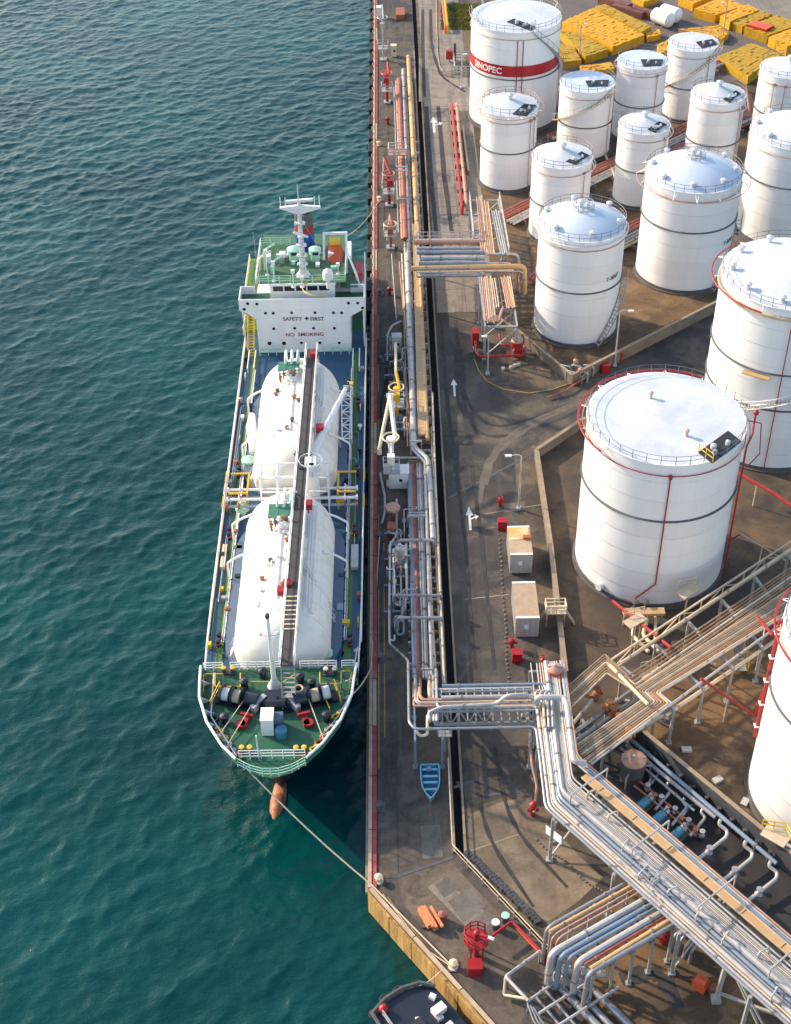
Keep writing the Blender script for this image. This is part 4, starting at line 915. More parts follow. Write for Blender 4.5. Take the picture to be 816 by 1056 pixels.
# ---- forecastle gear
def winch(sign):
    X = SX + sign * 3.1; Y = 86.0; m = MB(); a = sign * .28
    def at(u, v, z): return (X + u * math.cos(a) - v * math.sin(a), Y + u * math.sin(a) + v * math.cos(a), FZ + z)
    m.cyl(at(-2.3, 0, .85), at(2.3, 0, .85), .14, n=8)
    for u in (-2.1, -1.1, -.1, .9, 1.9): m.box(at(u, 0, .5), (.18, 1.0, 1.0), a)
    m.box(at(0, .1, .12), (4.9, 1.5, .2), a); m.cyl(at(sign * -1.55, 0, .85), at(sign * -.4, 0, .85), .62, n=16)
    w = m.build('windlass', M_HULL, SHIP)
    for u in (.4, 1.45):
        u *= sign; d = MB(); d.cyl(at(u - .38, 0, .85), at(u + .38, 0, .85), .62, n=16); d.build('rope_drum', M_TEXTW if abs(u) > 1 else M_ROPE, w)
        f = MB()
        for q in (-.42, .42): f.cyl(at(u + q - .05, 0, .85), at(u + q + .05, 0, .85), .92, n=18)
        f.build('drum_flange', M_HULL, w)
    g = MB(); g.beam(at(sign * -2.0, .7, .7), at(sign * -1.3, -.9, .5), .5, .8); g.build('brake_housing', M_STEEL, w)
    y = MB(); y.rail([at(sign * 2.6, -1.2, 0), at(sign * 2.6, 1.2, 0)], 1.0, .05, 1.2, 2); y.build('guard_rail', M_YELLOW, SHIP)
    c = MB(); c.box(at(sign * -1.0, -2.1, .25), (.55, 1.5, .4), a); c.box(at(sign * -1.0, -1.6, .55), (1.2, .25, .25), a); c.cyl(at(sign * -.8, -2.6, .1), at(sign * -.8, -2.6, .45), .45, n=14); c.build('chain_stopper', M_RED, SHIP)
winch(-1); winch(1)
m = MB(); m.box((SX, 86.2, FZ + .45), (2.0, 1.3, .9)); m.box((SX - .3, 85.7, FZ + 1.0), (.8, .6, .3)); m.cyl((SX - .9, 85.2, FZ + .8), (SX + .9, 85.2, FZ + .8), .4, n=12); m.build('winch_motor', M_HULL, SHIP)
lk = MB(); c = G(277, 754, FZ); lk.box((c.x, c.y + .2, FZ + 1.0), (1.1, 1.5, 2.0)); lk.box((c.x, c.y + .2, FZ + 2.03), (1.18, 1.58, .08)); lk.build('white_locker', M_WHITE2, SHIP)
lk = MB(); lk.box((c.x + .95, c.y + .5, FZ + .75), (.8, .95, 1.5)); lk.build('white_locker', M_SKIRT, SHIP)
lk = MB(); lk.lathe((c.x + 1.2, c.y - .5, FZ), [(.55, 0), (.55, .8), (.4, 1.0), (.02, 1.05)], 16); lk.build('blue_drum', M_PUMPB, SHIP)
for px, py in ((236, 694), (341, 695)): bitts(px, py, FZ, SHIP, M_DKSTEEL, M_YELLOW if px < 300 else M_CREAM)
for px, py in ((254, 776), (310, 776)): bitts(px, py, FZ, SHIP, M_HULL, M_YELLOW, .35)
for px, py in ((252, 706), (322, 706), (271, 695), (232, 742), (337, 740), (310, 700)):
    c = G(px, py, FZ + .4); MB().lathe((c.x, c.y, FZ), [(.34, 0), (.34, .7), (.42, .74), (.42, .95), (.02, 1.1)], 12).build('fairlead_roller', M_HULL, SHIP)
for pts in (((222, 694), (222, 708), (248, 708), (248, 694)), ((330, 693), (330, 705), (352, 705), (352, 693)), ((250, 703), (284, 703)), ((288, 706), (305, 695)), ((210, 695), (210, 712)), ((363, 693), (360, 710)), ((236, 722), (244, 712)), ((332, 712), (340, 730)), ((212, 695), (230, 695)), ((352, 692), (362, 692))):
    m = MB(); P = GL(pts, FZ + .7)
    for a, b in zip(P[:-1], P[1:]): m.tube([a, b], .055, 5); m.tube([a - Vector((0, 0, .7)), a], .05, 5); m.tube([b - Vector((0, 0, .7)), b], .05, 5)
    m.build('yellow_guard', M_YELLOW, SHIP)
c = G(308, 712, FZ + .3); cl = MB()
for i in range(4): cl.ring((c.x, c.y, FZ + .15 + .13 * i), .65 - .08 * i, .10, 18, 6)
cl.build('rope_coil', M_ROPE, SHIP)
for i in range(14):                                            # chocks and coiled gear by the bulwark
    s = -1 if i % 2 else 1; k = i // 2; yy = 79.6 + k * .75; w = float(np.interp(yy, [77.8, 78.7, 80.3, 83, 86], [1.7, 2.95, 4.3, 5.85, 6.8])) - .75
    if abs(w) < 2: continue
    m = MB(); m.ring((SX + s * w, yy, FZ + .15), .28, .11, 10, 5); m.box((SX + s * (w + .25), yy + .25, FZ + .2), (.4, .25, .4)); m.build('chock', rnd.choice([M_HULL, M_STEEL, M_RUSTY, M_YELLOW]), SHIP)
fm = MB(); f0 = G(283, 712, FZ); fm.tube([(f0.x, f0.y + .6, FZ), (f0.x, f0.y + .6, FZ + 8.8)], [.26, .13], 8); fm.beam((f0.x - .75, f0.y + .6, FZ + 6.6), (f0.x + .75, f0.y + .6, FZ + 6.6), .1, .1)
for s in (-1, 1): fm.ball((f0.x + s * .75, f0.y + .5, FZ + 6.9), .2, 8, 6)
fm.lathe((f0.x, f0.y + .6, FZ), [(.7, 0), (.4, .5), (.3, .9)], 10); FM = fm.build('foremast', M_WHITE2, SHIP)
MB().lathe((f0.x, f0.y + .5, FZ + 8.8), [(.14, 0), (.2, .1), (.2, .5), (.02, .6)], 8).build('mast_light', M_DKSTEEL, FM)
js = MB(); c = G(267, 782, FZ); js.tube([(c.x, c.y, FZ), (c.x, c.y, FZ + 3.0)], .07, 6); js.build('jackstaff', M_WHITE2, SHIP)
# ---- superstructure
YF = 147.4; HX0, HX1 = SX - 5.75, SX + 5.85; BZ = 9.2; PZ = 10.35
su = MB(); su.box(((HX0 + HX1) / 2, YF + 8.0, (DZ + BZ) / 2), (HX1 - HX0, 16.0, BZ - DZ)); SUP = su.build('superstructure', M_WHITE2, SHIP)
fr = MB()                                                       # the front bulwark that carries out into the bridge wings
prof = [(SX - 7.75, PZ), (SX + 7.75, PZ), (SX + 7.75, BZ - .35), (SX + 7.2, BZ - .75), (HX1 + .02, BZ - 1.5), (HX1 + .02, DZ + .1), (HX0 - .02, DZ + .1), (HX0 - .02, BZ - 1.7), (SX - 6.9, BZ - .75), (SX - 7.75, BZ - .35)]
n = len(prof); vs = [(x, YF - .08, z) for x, z in prof] + [(x, YF + .05, z) for x, z in prof]
fr.add(vs, [tuple(range(n)), tuple(range(2 * n - 1, n - 1, -1))] + [(i, n + i, n + (i + 1) % n, (i + 1) % n) for i in range(n)]); fr.build('front_plate', M_WHITE2, SUP)
for s in (-1, 1):
    w = MB(); w.box((SX + s * 7.68, YF + 1.6, (BZ + PZ) / 2 - .2), (.14, 3.1, PZ - BZ + .4)); w.box((SX + s * 6.8, YF + 3.1, (BZ + PZ) / 2), (1.7, .12, PZ - BZ)); w.box((SX + s * 6.75, YF + 1.6, BZ - .15), (1.75, 3.0, .2))
    w.build('bridge_wing', M_WHITE2, SUP)
MB().box((SX, YF + 1.7, BZ + .02), (15.3, 3.1, .06)).build('bridge_deck', M_DECKG, SUP)
wh = MB(); wh.box((SX + .05, YF + 6.3, (BZ + 11.25) / 2), (8.0, 9.0, 11.25 - BZ)); WH = wh.build('wheelhouse', M_WHITE2, SUP)
for i in range(5):
    x = SX - 2.95 + i * 1.42
    MB().box((x, YF + 1.79, 10.72), (1.22, .06, .72)).build('window_pane', M_GLASS, WH)
MB().box((SX + .05, YF + 1.72, 11.28), (8.3, .3, .2)).build('brow', M_WHITE2, WH)
MK = MB(); MK.box((SX, YF + 8.1, 11.34), (10.9, 12.2, .10)); MK.box((SX + 5.8, YF + 6.2, 10.2), (2.2, 7.0, .1)); MK.box((SX - 5.0, YF + 7.0, 11.36), (1.8, 9.0, .10)); MON = MK.build('monkey_deck', M_DECKM, SUP)
for P in (((SX - 5.4, YF + 2.0), (SX + 5.4, YF + 2.0)), ((SX + 5.4, YF + 2.0), (SX + 5.4, YF + 10)), ((SX - 5.6, YF + 2.0), (SX - 5.6, YF + 11.5)), ((SX - 5.6, YF + 11.5), (SX - 1.8, YF + 11.5))):
    MB().rail([(x, y, 11.4) for x, y in P], 1.0, .05, 1.3, 3).build('deck_rail', M_MINT if P[0][1] == P[1][1] else M_WHITE2, SUP)
def front(px, py): q = V(px, py, YF - .09); return q
ph = []
for px, py in ((274, 323), (282, 323), (301, 322.5), (325, 322.5), (344, 322.5), (352.5, 322.5), (282.5, 339), (304, 338.5), (323.5, 338.5), (345, 338.5), (278, 354), (293, 354), (311, 353.5), (330, 353.5), (350, 353.5), (255.5, 313), (265, 313.5), (359.5, 312.5), (369, 312.5), (252, 319), (374, 317.5)):
    q = front(px, py); m = MB(); R_ = .19 if px > 300 or py < 350 else .26
    m.cyl((q.x, YF - .07, q.z), (q.x, YF - .13, q.z), R_, n=12); m.build('porthole', M_GLASS, SUP)
def sign(body, px, py, size, m_, bold):
    q = front(px, py); vs, fs = text_mesh(body, size, bold); w = MB(); w.add([(q.x + x * 1.0, YF - .12, q.z + y) for x, y, _ in vs], fs); w.build('lettering', m_, SUP)
sign('SAFETY', 301.8, 330.5, .72, M_TEXTG, .012); sign('FIRST', 327.3, 330.5, .72, M_TEXTG, .012); sign('NO  SMOKING', 314.5, 346.5, .72, M_TEXTR, .012)
q = front(316.5, 328.4); m = MB(); m.box((q.x, YF - .10, q.z), (.50, .03, .17)); m.box((q.x, YF - .112, q.z), (.17, .03, .50)); m.build('cross_emblem', M_TEXTG, SUP)
for z in (BZ - .35, 6.95, 4.75): MB().box((SX + .05, YF - .11, z), (HX1 - HX0 - .1, .05, .07)).build('deck_seam', M_WHITE2, SUP)
for s in (-1, 1):                                              # side decks beside the house
    b = MB(); X = SX + s * 6.8
    b.box((X, YF + 8.5, 4.75), (1.7, 14.5, .12)); b.box((X, YF + 9, 7.0), (1.7, 13.5, .12)); b.build('side_deck', M_DECKG if s > 0 else M_PATHG, SUP)
    MB().rail([(SX + s * 7.6, YF + .6, 4.8), (SX + s * 7.6, YF + 15, 4.8)], 1.0, .06, 1.5, 3).build('deck_rail', M_WHITE2 if s > 0 else M_CREAM, SUP)
    MB().rail([(SX + s * 7.6, YF + 1.5, 7.1), (SX + s * 7.6, YF + 15, 7.1)], 1.0, .06, 1.5, 3).build('deck_rail', M_WHITE2 if s > 0 else M_CREAM, SUP)
    for y in (YF + 1.2, YF + 4.5): MB().beam((SX + s * 7.5, y, DZ), (SX + s * 7.5, y, BZ - .4), .14, .14).build('stanchion', M_WHITE2, SUP)
    for x in (6.1, 6.9): MB().tube([(SX + s * x, YF - 4.5, DZ), (SX + s * x, YF - 4.5, DZ + .8), (SX + s * x, YF - .6, DZ + .8)], .08, 6).build('vent_pipe', M_WHITE2, SHIP)
    MB().rail([(SX + s * 5.6, YF - .8, DZ + .1), (SX + s * 2.5, YF - .8, DZ + .1)], 1.1, .06, .9, 2).build('deck_rail', M_MINT, SHIP)
st = MB(); a = Vector((SX - 6.7, YF - 1.0, DZ + .1)); b = Vector((SX - 6.7, YF + 4.0, 7.0))
for o in (-.35, .35): st.beam((a.x + o, a.y, a.z), (b.x + o, b.y, b.z), .08, .2)
for i in range(18): q = a.lerp(b, (i + .5) / 18); st.box(q, (.7, .22, .05))
for o in (-.4, .4): st.tube([a + Vector((o, 0, 1)), b + Vector((o, 0, 1))], .05, 5)
st.build('outside_stair', M_YELLOW, SUP)
# mast, radars, domes on the monkey deck
mx, my = -11.48, 151.3; m = MB(); m.tube([(mx, my, 11.3), (mx, my, 20.4)], [.42, .24], 10); m.lathe((mx, my, 11.35), [(1.0, 0), (.5, .6), (.42, .9)], 8)
MAST = m.build('radar_mast', M_WHITE2, SUP)
m = MB(); m.add([(mx - 2.3, my, 20.45), (mx + 2.6, my, 20.45), (mx + 2.6, my, 20.6), (mx + .5, my, 20.8), (mx - .3, my, 20.8), (mx - 2.3, my, 20.6), (mx, my, 19.6)] + [(mx - 2.3, my + .4, 20.45), (mx + 2.6, my + .4, 20.45), (mx + 2.6, my + .4, 20.6), (mx + .5, my + .4, 20.8), (mx - .3, my + .4, 20.8), (mx - 2.3, my + .4, 20.6), (mx, my + .4, 19.6)],
      [(0, 6, 1, 2, 3, 4, 5), (12, 11, 10, 9, 8, 13, 7), (0, 7, 13, 6), (6, 13, 8, 1), (1, 8, 9, 2), (2, 9, 10, 3), (3, 10, 11, 4), (4, 11, 12, 5), (5, 12, 7, 0)]); m.build('crosstree', M_WHITE2, MAST)
m = MB(); m.beam((mx - 1.5, my + .2, 21.3), (mx + 1.7, my + .35, 21.45), .3, .3); m.tube([(mx, my + .3, 20.8), (mx, my + .3, 21.3)], .2, 8); m.build('radar_scanner', M_WHITE2, MAST)
m = MB(); m.beam((mx - .8, my - .6, 17.6), (mx + .9, my - .5, 16.9), .2, .25); m.box((mx, my - .4, 17.0), (.7, .8, .12)); m.build('radar_scanner', M_WHITE2, MAST)
MB().tube([(mx, my, 20.8), (mx, my, 23.6)], [.10, .04], 6).build('aerial', M_WHITE2, MAST)
for x in (-2.2, -1.6, 1.9, 2.5): MB().tube([(mx + x, my + .2, 20.5), (mx + x, my + .2, 21.5 + .2 * abs(x))], .05, 5).build('aerial', M_WHITE2, MAST)
for z in (18.6, 15.6, 14.2, 13.0): m = MB(); m.box((mx, my - .2, z), (1.3, .5, .1)); m.box((mx + .45, my - .3, z + .19), (.25, .25, .3)); m.box((mx - .5, my - .3, z + .15), (.2, .2, .22)); m.build('light_platform', M_WHITE2, MAST)
m = MB()
for o in (-.28, .28): m.tube([(mx + o, my - .44, 11.6), (mx + o * .7, my - .36, 20.0)], .03, 4)
for z in np.arange(12.0, 20, .5): m.beam((mx - .28, my - .42, float(z)), (mx + .28, my - .42, float(z)), .05, .05)
m.build('mast_ladder', M_STEEL, MAST, kind='stuff')
for sx_ in (-1, 1): MB().tube([(mx + sx_ * .2, my, 19.0), (mx + sx_ * 3.2, my + 2.0, 11.5)], .025, 4).build('mast_stay', M_STEEL, MAST)
fx, fy = SX + .1, 158.4; m = MB(); m.lathe((fx, fy, 11.3), [(1.25, 0), (1.2, 2.3)], 20); FUN = m.build('funnel', M_BLUE, SUP)
MB().lathe((fx, fy, 13.6), [(1.22, 0), (1.2, .9)], 20).build('funnel_band', M_RED, FUN)
m = MB(); m.lathe((fx, fy, 14.5), [(1.18, 0), (1.12, 1.7), (.01, 1.72)], 20)
for dx in (-.55, .1, .6): m.tube([(fx + dx, fy, 15.9), (fx + dx, fy, 17.6 + .4 * abs(dx))], .3, 10)
m.build('funnel_top', M_DKSTEEL, FUN)
for px, py, r, hgt in ((303.5, 262, .85, 1.5), (325.5, 262, .78, 1.5)):
    c = G(px, py + 6, 11.4); m = MB(); m.lathe((c.x, c.y, 11.4), [(r * .7, 0), (r * .7, .9), (r, 1.0), (r, 1.6), (r * .7, hgt + .2), (.02, hgt + .35)], 18); o = m.build('cowl_vent', M_MINT, SUP)
    MB().box((c.x + .1, c.y - r, 12.7), (.7, .12, .35)).build('vent_mouth', M_HULL, o)
c = G(339, 297, 11.4); m = MB(); m.lathe((c.x, c.y, 11.4), [(.25, 0), (.25, 1.0), (.62, 1.3), (.68, 1.9), (.55, 2.4), (.02, 2.75)], 18); m.build('satellite_dome', M_WHITE2, SUP)
c = G(329, 296, 11.45); MB().ring((c.x, c.y, 11.44), 2.0, .07, 32, 4, rad(70), rad(300)).build('yellow_marking', M_YELLOW, MON)
for px, py, h_ in ((312, 296, 1.3), (303, 296, 2.2), (276, 284, 3.4), (283, 290, 2.6), (349, 283, 1.4)):
    c = G(px, py, 11.4); m = MB(); m.tube([(c.x, c.y, 11.4), (c.x, c.y, 11.4 + h_)], .07, 6); m.box((c.x, c.y, 11.4 + h_), (.45, .35, .4)); m.lathe((c.x, c.y, 11.4), [(.3, 0), (.15, .3)], 8); m.build('searchlight', M_WHITE2, SUP)
for px, y0 in ((268, 13.2), (273, 14.2), (281, 12.6)):
    c = G(px, 285, 11.4); m = MB(); m.pipe([(c.x, c.y + 1.5, 11.4), (c.x, c.y + 1.5, y0), (c.x + .9, c.y + 2.0, y0 + .3), (c.x + 1.2, c.y + 3, y0)], .14, 7, .6); m.build('gooseneck_vent', M_MINT if px > 270 else M_CREAM, SUP)
w = MB(); c = G(269, 300, 11.4); w.tube([(c.x, c.y, 11.4), (c.x - .3, c.y, 19.5)], [.03, .012], 5); w.build('whip_aerial', M_WHITE2, SUP)
# after rescue platform: white frame with red and orange boats
c = G(346, 268, 11.2); m = MB(); X, Y = c.x, c.y
for s in (-1, 1):
    m.beam((X + s * 1.45, Y - 2.2, 9.6), (X + s * 1.4, Y + 2.5, 13.6), .28, .34); m.beam((X + s * 1.4, Y + 2.5, 9.4), (X + s * 1.4, Y + 2.5, 13.6), .2, .2); m.beam((X + s * 1.45, Y - 2.2, 8), (X + s * 1.45, Y - 2.2, 9.8), .28, .3)
m.beam((X - 1.55, Y + 2.5, 13.6), (X + 1.55, Y + 2.5, 13.6), .25, .3); m.beam((X - 1.45, Y - 2.2, 9.2), (X + 1.45, Y - 2.2, 9.2), .2, .2); DV = m.build('boat_davit', M_WHITE2, SUP)
m = MB(); m.tube([(X, Y - 1.8, 9.7), (X, Y - 1.2, 10.3), (X, Y + .6, 11.6), (X, Y + 1.7, 12.6), (X, Y + 2.1, 13.0)], [.35, .95, 1.05, .85, .3], 12); m.build('free_fall_boat', M_ORANGE, DV)
m = MB(); m.box((X, Y + 1.2, 13.2), (1.3, 1.0, .6)); m.build('boat_canopy', M_YELLOW, DV)
for x in (-.8, 0, .8): MB().box((X + x, Y - 1.6, 10.8), (.5, .5, .7)).build('life_raft', M_RED, DV)
c = G(370, 287, 9.0); m = MB(); m.tube([(c.x, c.y - 2, 9.4), (c.x, c.y - 1.2, 9.9), (c.x, c.y + 1.2, 9.9), (c.x, c.y + 2, 9.4)], [.3, .75, .75, .3], 12); m.build('rescue_boat', M_RED, SUP)
m = MB(); m.box((c.x - .2, c.y, 8.8), (1.6, 5, .3)); m.tube([(c.x + .4, c.y - 3, 8.2), (c.x - .2, c.y - 2.4, 11.0), (c.x - 1.2, c.y - 1.0, 13.2)], [.18, .16, .12], 7); m.build('rescue_davit', M_WHITE2, SUP)
for i in range(16):                                            # lockers, boxes and machinery about the upper decks
    x = SX + rnd.uniform(-5.0, 5.0); y = rnd.uniform(YF + 4, YF + 10)
    if abs(x - mx) < 1.2 or abs(y - fy) < 1.5: continue
    m = MB(); a_, b_, h_ = rnd.uniform(.3, .8), rnd.uniform(.3, .9), rnd.uniform(.3, 1.0); m.box((x, y, 11.4 + h_ / 2), (a_, b_, h_)); m.box((x, y, 11.4 + h_), (a_ * 1.1, b_ * 1.1, .06)); m.build('deck_box', rnd.choice([M_WHITE2, M_MINT, M_WHITE2, M_STEEL]), SUP)

# ---------------------------------------------------------------- mooring ropes
def rope(pts, label, r=.07, sag=0.0, m=M_ROPE):
    P = [Vector(p) for p in pts]; out = []
    for a, b in zip(P[:-1], P[1:]):
        k = 14
        for i in range(k): t = i / k; q = a.lerp(b, t); out.append(q - Vector((0, 0, sag * 4 * t * (1 - t))))
    out.append(P[-1]); c = P[0]
    o = MB().tube(out, r, 6).build('mooring_rope', m, origin=(c.x, c.y, c.z)); return tag(o, label, 'rope', 'mooring ropes')
b0 = G(377.5, 910, .6)
rope([(SX - 2.3, 78.4, FZ + .3), (QC.x + .2, QC.y + .3, .3)], 'pale bow rope crossing the water to the quay corner', .075, .6)
pb = G(467, 997, .4)
rope([(QC.x + .2, QC.y + .3, .3), pb], 'pale rope lying along the quay edge to the lower bollard', .07, 0)
rope([(QC.x + 1.2, QC.y - .6, .12), G(438, 978, .1), pb + Vector((0, 0, -.1))], 'second slack rope lying beside the quay edge below the corner', .055, 0)
pb2 = G(391.5, 554, .5)
rope([(SX + 4.2, 81.6, FZ + .5), (SX + 6.75, 85.6, FZ + 1.25), (QX + .1, 94.5, .4), pb2], 'long rope from the bow up to the bollard by the white tower', .075, .5)
rope([(SX + 7.0, 90, FZ + .4), (SX + 7.3, 93.5, FZ - .6)], 'short rope end hanging at the aft edge of the green deck', .06, .1)
rope([G(347, 248, 8), G(391, 207, .5)], 'thin stern rope reaching the far bollard on the quay', .05, 1.2)
rope([(SX - 1.8, 85.9, FZ + .9), (SX - 4.0, 80.6, FZ + .6)], 'left of the two deck ropes led forward from the port winch', .05)
rope([(SX - 2.9, 85.6, FZ + .9), (SX - 4.9, 81.6, FZ + .6)], 'right of the two deck ropes led forward from the port winch', .05)
rope([(SX + 3.0, 85.6, FZ + .9), (SX + 4.6, 80.7, FZ + .6)], 'deck rope led forward from the starboard winch', .05)
rope([(SX - 6.0, 89.5, FZ + .4), (SX - 5.8, 84.2, FZ + .4), (SX - 3.2, 79.6, FZ + .5)], 'white rope led round the port roller on the green deck', .07, 0, M_TEXTW)
# ---------------------------------------------------------------- pipelines: each rack is one thing, each pipe a part
M_FLANGE = mat('flange_steel', (0.30, 0.26, 0.23), 0.6, metal=0.2, var=0.3, scale=2, dirt=(0.20, 0.09, 0.04), dirt_amt=0.7, dirt_scale=1.2)
def pipe_part(t, pts, r, m, n=8, bend=None, name='pipe'):
    """one pipe run with rounded bends, flanged joints and the odd clamp along its straights"""
    b = MB().pipe(pts, r, n, bend); P = [Vector(p) for p in pts]
    if r >= .09:
        for a, c in zip(P[:-1], P[1:]):
            L = (c - a).length; d = (c - a) / L if L > 1e-6 else None
            if d is None or L < 3.0: continue
            x = rnd.uniform(1.2, 3.0)
            while x < L - 1.0:
                q = a + d * x; b.cyl(q - d * .09, q - d * .015, min(r * 1.4, r + .065), n=8, mi=1); b.cyl(q + d * .015, q + d * .09, min(r * 1.4, r + .065), n=8, mi=1)
                x += rnd.uniform(4.5, 9.0)
    return b.build(name, [m, M_FLANGE], t)
def X_at(px, py, z): return G(px, py, z).x
def portal(t, a, b, z, m=M_STEEL, w=.22, brace=False, foot=0.0):
    """two posts and a cross beam; a, b ground points"""
    f = MB()
    for p in (a, b): f.beam((p.x, p.y, foot), (p.x, p.y, z - .12), w, w); f.box((p.x, p.y, foot + .1), (w * 2.2, w * 2.2, .2))
    f.beam((a.x, a.y, z - .15), (b.x, b.y, z - .15), w, w)
    if brace: f.beam((a.x, a.y, foot + .4), (b.x, b.y, z - .4), w * .5, w * .5)
    return f.build('trestle', m, t)

# --- the pipeline along the quay, on low sleepers
c = G(425, 420, 0)
QP = thing('pipe_rack', (c.x, c.y, 0), 'long low pipeline rack running the length of the quay beside the dark trench', 'pipe rack')
Y_ = lambda py, z=1.2: G(420, py, z).y
def run(px_pts, z, r, m, n=8):
    pts = [G(a, b, z) for a, b in px_pts]; return pipe_part(QP, pts, r, m, n)
run([(411.5, 82), (418.5, 247)], 1.3, .40, M_REDOX, 10); run([(408.8, 84), (415, 247)], 1.2, .20, M_PINK)
run([(415.8, 72), (422.5, 285)], 1.2, .30, M_SILVERW); run([(418.6, 90), (424.5, 250)], 1.0, .16, M_STEEL)
run([(421.2, 58), (431, 245)], 1.7, .36, M_TAN, 10); run([(424.4, 85), (433.6, 245)], 1.4, .16, M_BEIGE)
p0, p1 = G(428.5, 232, 1.9), G(435.2, 449, 1.9)
MB().beam(p0, p1, .80, .30).build('lagged_duct', M_TAN, QP)
for o in (-.40, .40): MB().beam((p0.x + o, p0.y, 2.07), (p1.x + o, p1.y, 2.07), .07, .07).build('duct_edge', M_BEIGE, QP)
k = 18
for i in range(k): q = p0.lerp(p1, (i + .5) / k); MB().beam((q.x - .42, q.y, 2.06), (q.x + .42, q.y, 2.06), .10, .05).build('duct_strap', M_BEIGE, QP)
run([(433.3, 285), (441, 453)], 1.9, .24, M_TAN, 10)
run([(417.5, 250), (423.5, 405), (425, 463), (438.6, 477), (443.5, 640), (447, 742)], 1.9, .17, M_SILVERW)
run([(420, 262), (425.2, 405), (427, 461), (441.2, 473), (443.5, 500), (446.5, 556)], 1.9, .30, M_SILVERW, 10)
run([(422.8, 285), (429, 455)], 1.5, .34, M_SILVER, 10)
run([(414.5, 262), (418.5, 335), (421.5, 372)], 1.2, .12, M_BEIGE)
for x0, x1, r, m, ye in ((421.6, 427.2, .20, M_BLUEP, 745), (424.3, 430.2, .13, M_PINK, 724), (426.4, 432.6, .20, M_REDOX, 722), (428.6, 435, .12, M_DKSTEEL, 720), (430.6, 437.2, .15, M_SILVER, 718), (433.4, 440.2, .17, M_SILVERW, 716)):
    run([(x0, 478), (x1, 700)], 1.1, r, m)
run([(438.7, 478), (446, 690)], 1.5, .26, M_BEIGE, 10); run([(440.8, 560), (449.4, 700)], 1.5, .15, M_BEIGE); run([(446.6, 480), (449.5, 540)], 1.6, .12, M_SILVER)
for x0, x1, r, m in ((423, 428.6, .06, M_STEEL), (427.6, 433.8, .06, M_SILVERW), (432, 438.8, .07, M_BEIGE), (435.2, 441.6, .08, M_STEEL)): run([(x0, 480), (x1, 698)], 1.15, r, m)
for x0, x1, y0, y1, r, m in ((406.5, 411, 90, 240, .08, M_STEEL), (419.6, 425.8, 100, 245, .08, M_BEIGE), (404, 409, 262, 330, .07, M_STEEL), (412, 417, 270, 330, .09, M_PINK), (415.5, 420.5, 280, 460, .08, M_BEIGE), (418.6, 424, 380, 470, .10, M_PINK), (424.6, 428, 290, 400, .07, M_BLUEP)): run([(x0, y0), (x1, y1)], 1.0, r, m)
# edge rail: cream pipe with brackets beside the trench
run([(446, 405), (449.2, 500), (453.6, 600), (458.4, 705)], 1.6, .12, M_CREAM)
run([(444.6, 440), (447.4, 520), (452.6, 640), (457, 706)], .9, .10, M_BEIGE)
for py in range(150, 700, 11):
    z = .55; q = G(420, py, 0); x0 = X_at(421 if py > 470 else 410 + (py - 85) * .045, py, .5); x1 = TX0 - .25
    b = MB(); b.beam((x0, q.y, z), (x1, q.y, z), .26, .24); b.box((x0 + .2, q.y, .22), (.3, .4, .44)); b.box((x1 - .2, q.y, .22), (.3, .4, .44)); b.box(((x0 + x1) / 2, q.y, .22), (.3, .4, .44))
    b.build('sleeper', M_STEEL if py % 2 else M_COPE, QP)
for py in (268, 300, 337, 368, 400, 430, 470, 494, 530, 545, 575, 600, 640, 660):       # clamps, small valves and drain legs
    q = G(452, py, 1.0); b = MB(); X = TX0 - .45; b.box((X, q.y, .8), (.3, .22, .3)); b.tube([(X - .5, q.y, 1.0), (X, q.y, 1.0), (X, q.y, 0)], .06, 5); b.ball((X - .3, q.y, 1.05), .14, 6, 5); b.build('drain_valve', M_STEEL, QP)
for py, px0, px1, z, m in ((472, 405, 438, 1.9, M_SILVERW), (557, 412, 447, 2.1, M_SILVERW), (614, 407, 455, 2.3, M_SILVER), (637, 410, 456, 2.2, M_STEEL), (532, 421, 440, 2.0, M_STEEL), (529, 421, 440, 1.9, M_STEEL)):
    a, b = G(px0, py, z), G(px1, py, z); pipe_part(QP, [(a.x, a.y, .4), a, b, (b.x, b.y, .5)], .16 if z > 1.95 else .11, m, 8, .3)
for py in (160, 172, 176, 205, 455, 690):
    a, b = G(408 + (py - 160) * .05, py, 2.6), G(420 + (py - 160) * .05, py, 2.6); f = MB()
    for p in (a, b): f.beam((p.x, p.y, 0), (p.x, p.y, 2.6), .14, .14)
    f.beam(a, b, .2, .18); f.build('goal_frame', M_STEEL, QP)
# the platform across the far red pipes
f = MB(); a, b = G(401, 160, 2.9), G(419, 153, 2.9)
f.box(((a.x + b.x) / 2, (a.y + b.y) / 2, 2.85), (b.x - a.x, b.y - a.y, .1)); PLT = f.build('crossing_platform', M_PINK, QP)
MB().rail([(a.x, a.y, 2.9), (b.x, a.y, 2.9), (b.x, b.y, 2.9), (a.x, b.y, 2.9)], 1.0, .08, 1.2, 2, closed=True).build('platform_rail', M_SILVERW, PLT)
f = MB()
for x in (a.x, b.x):
    for y in (a.y, b.y): f.beam((x, y, 0), (x, y, 2.8), .12, .12)
f.build('platform_legs', M_STEEL, PLT)

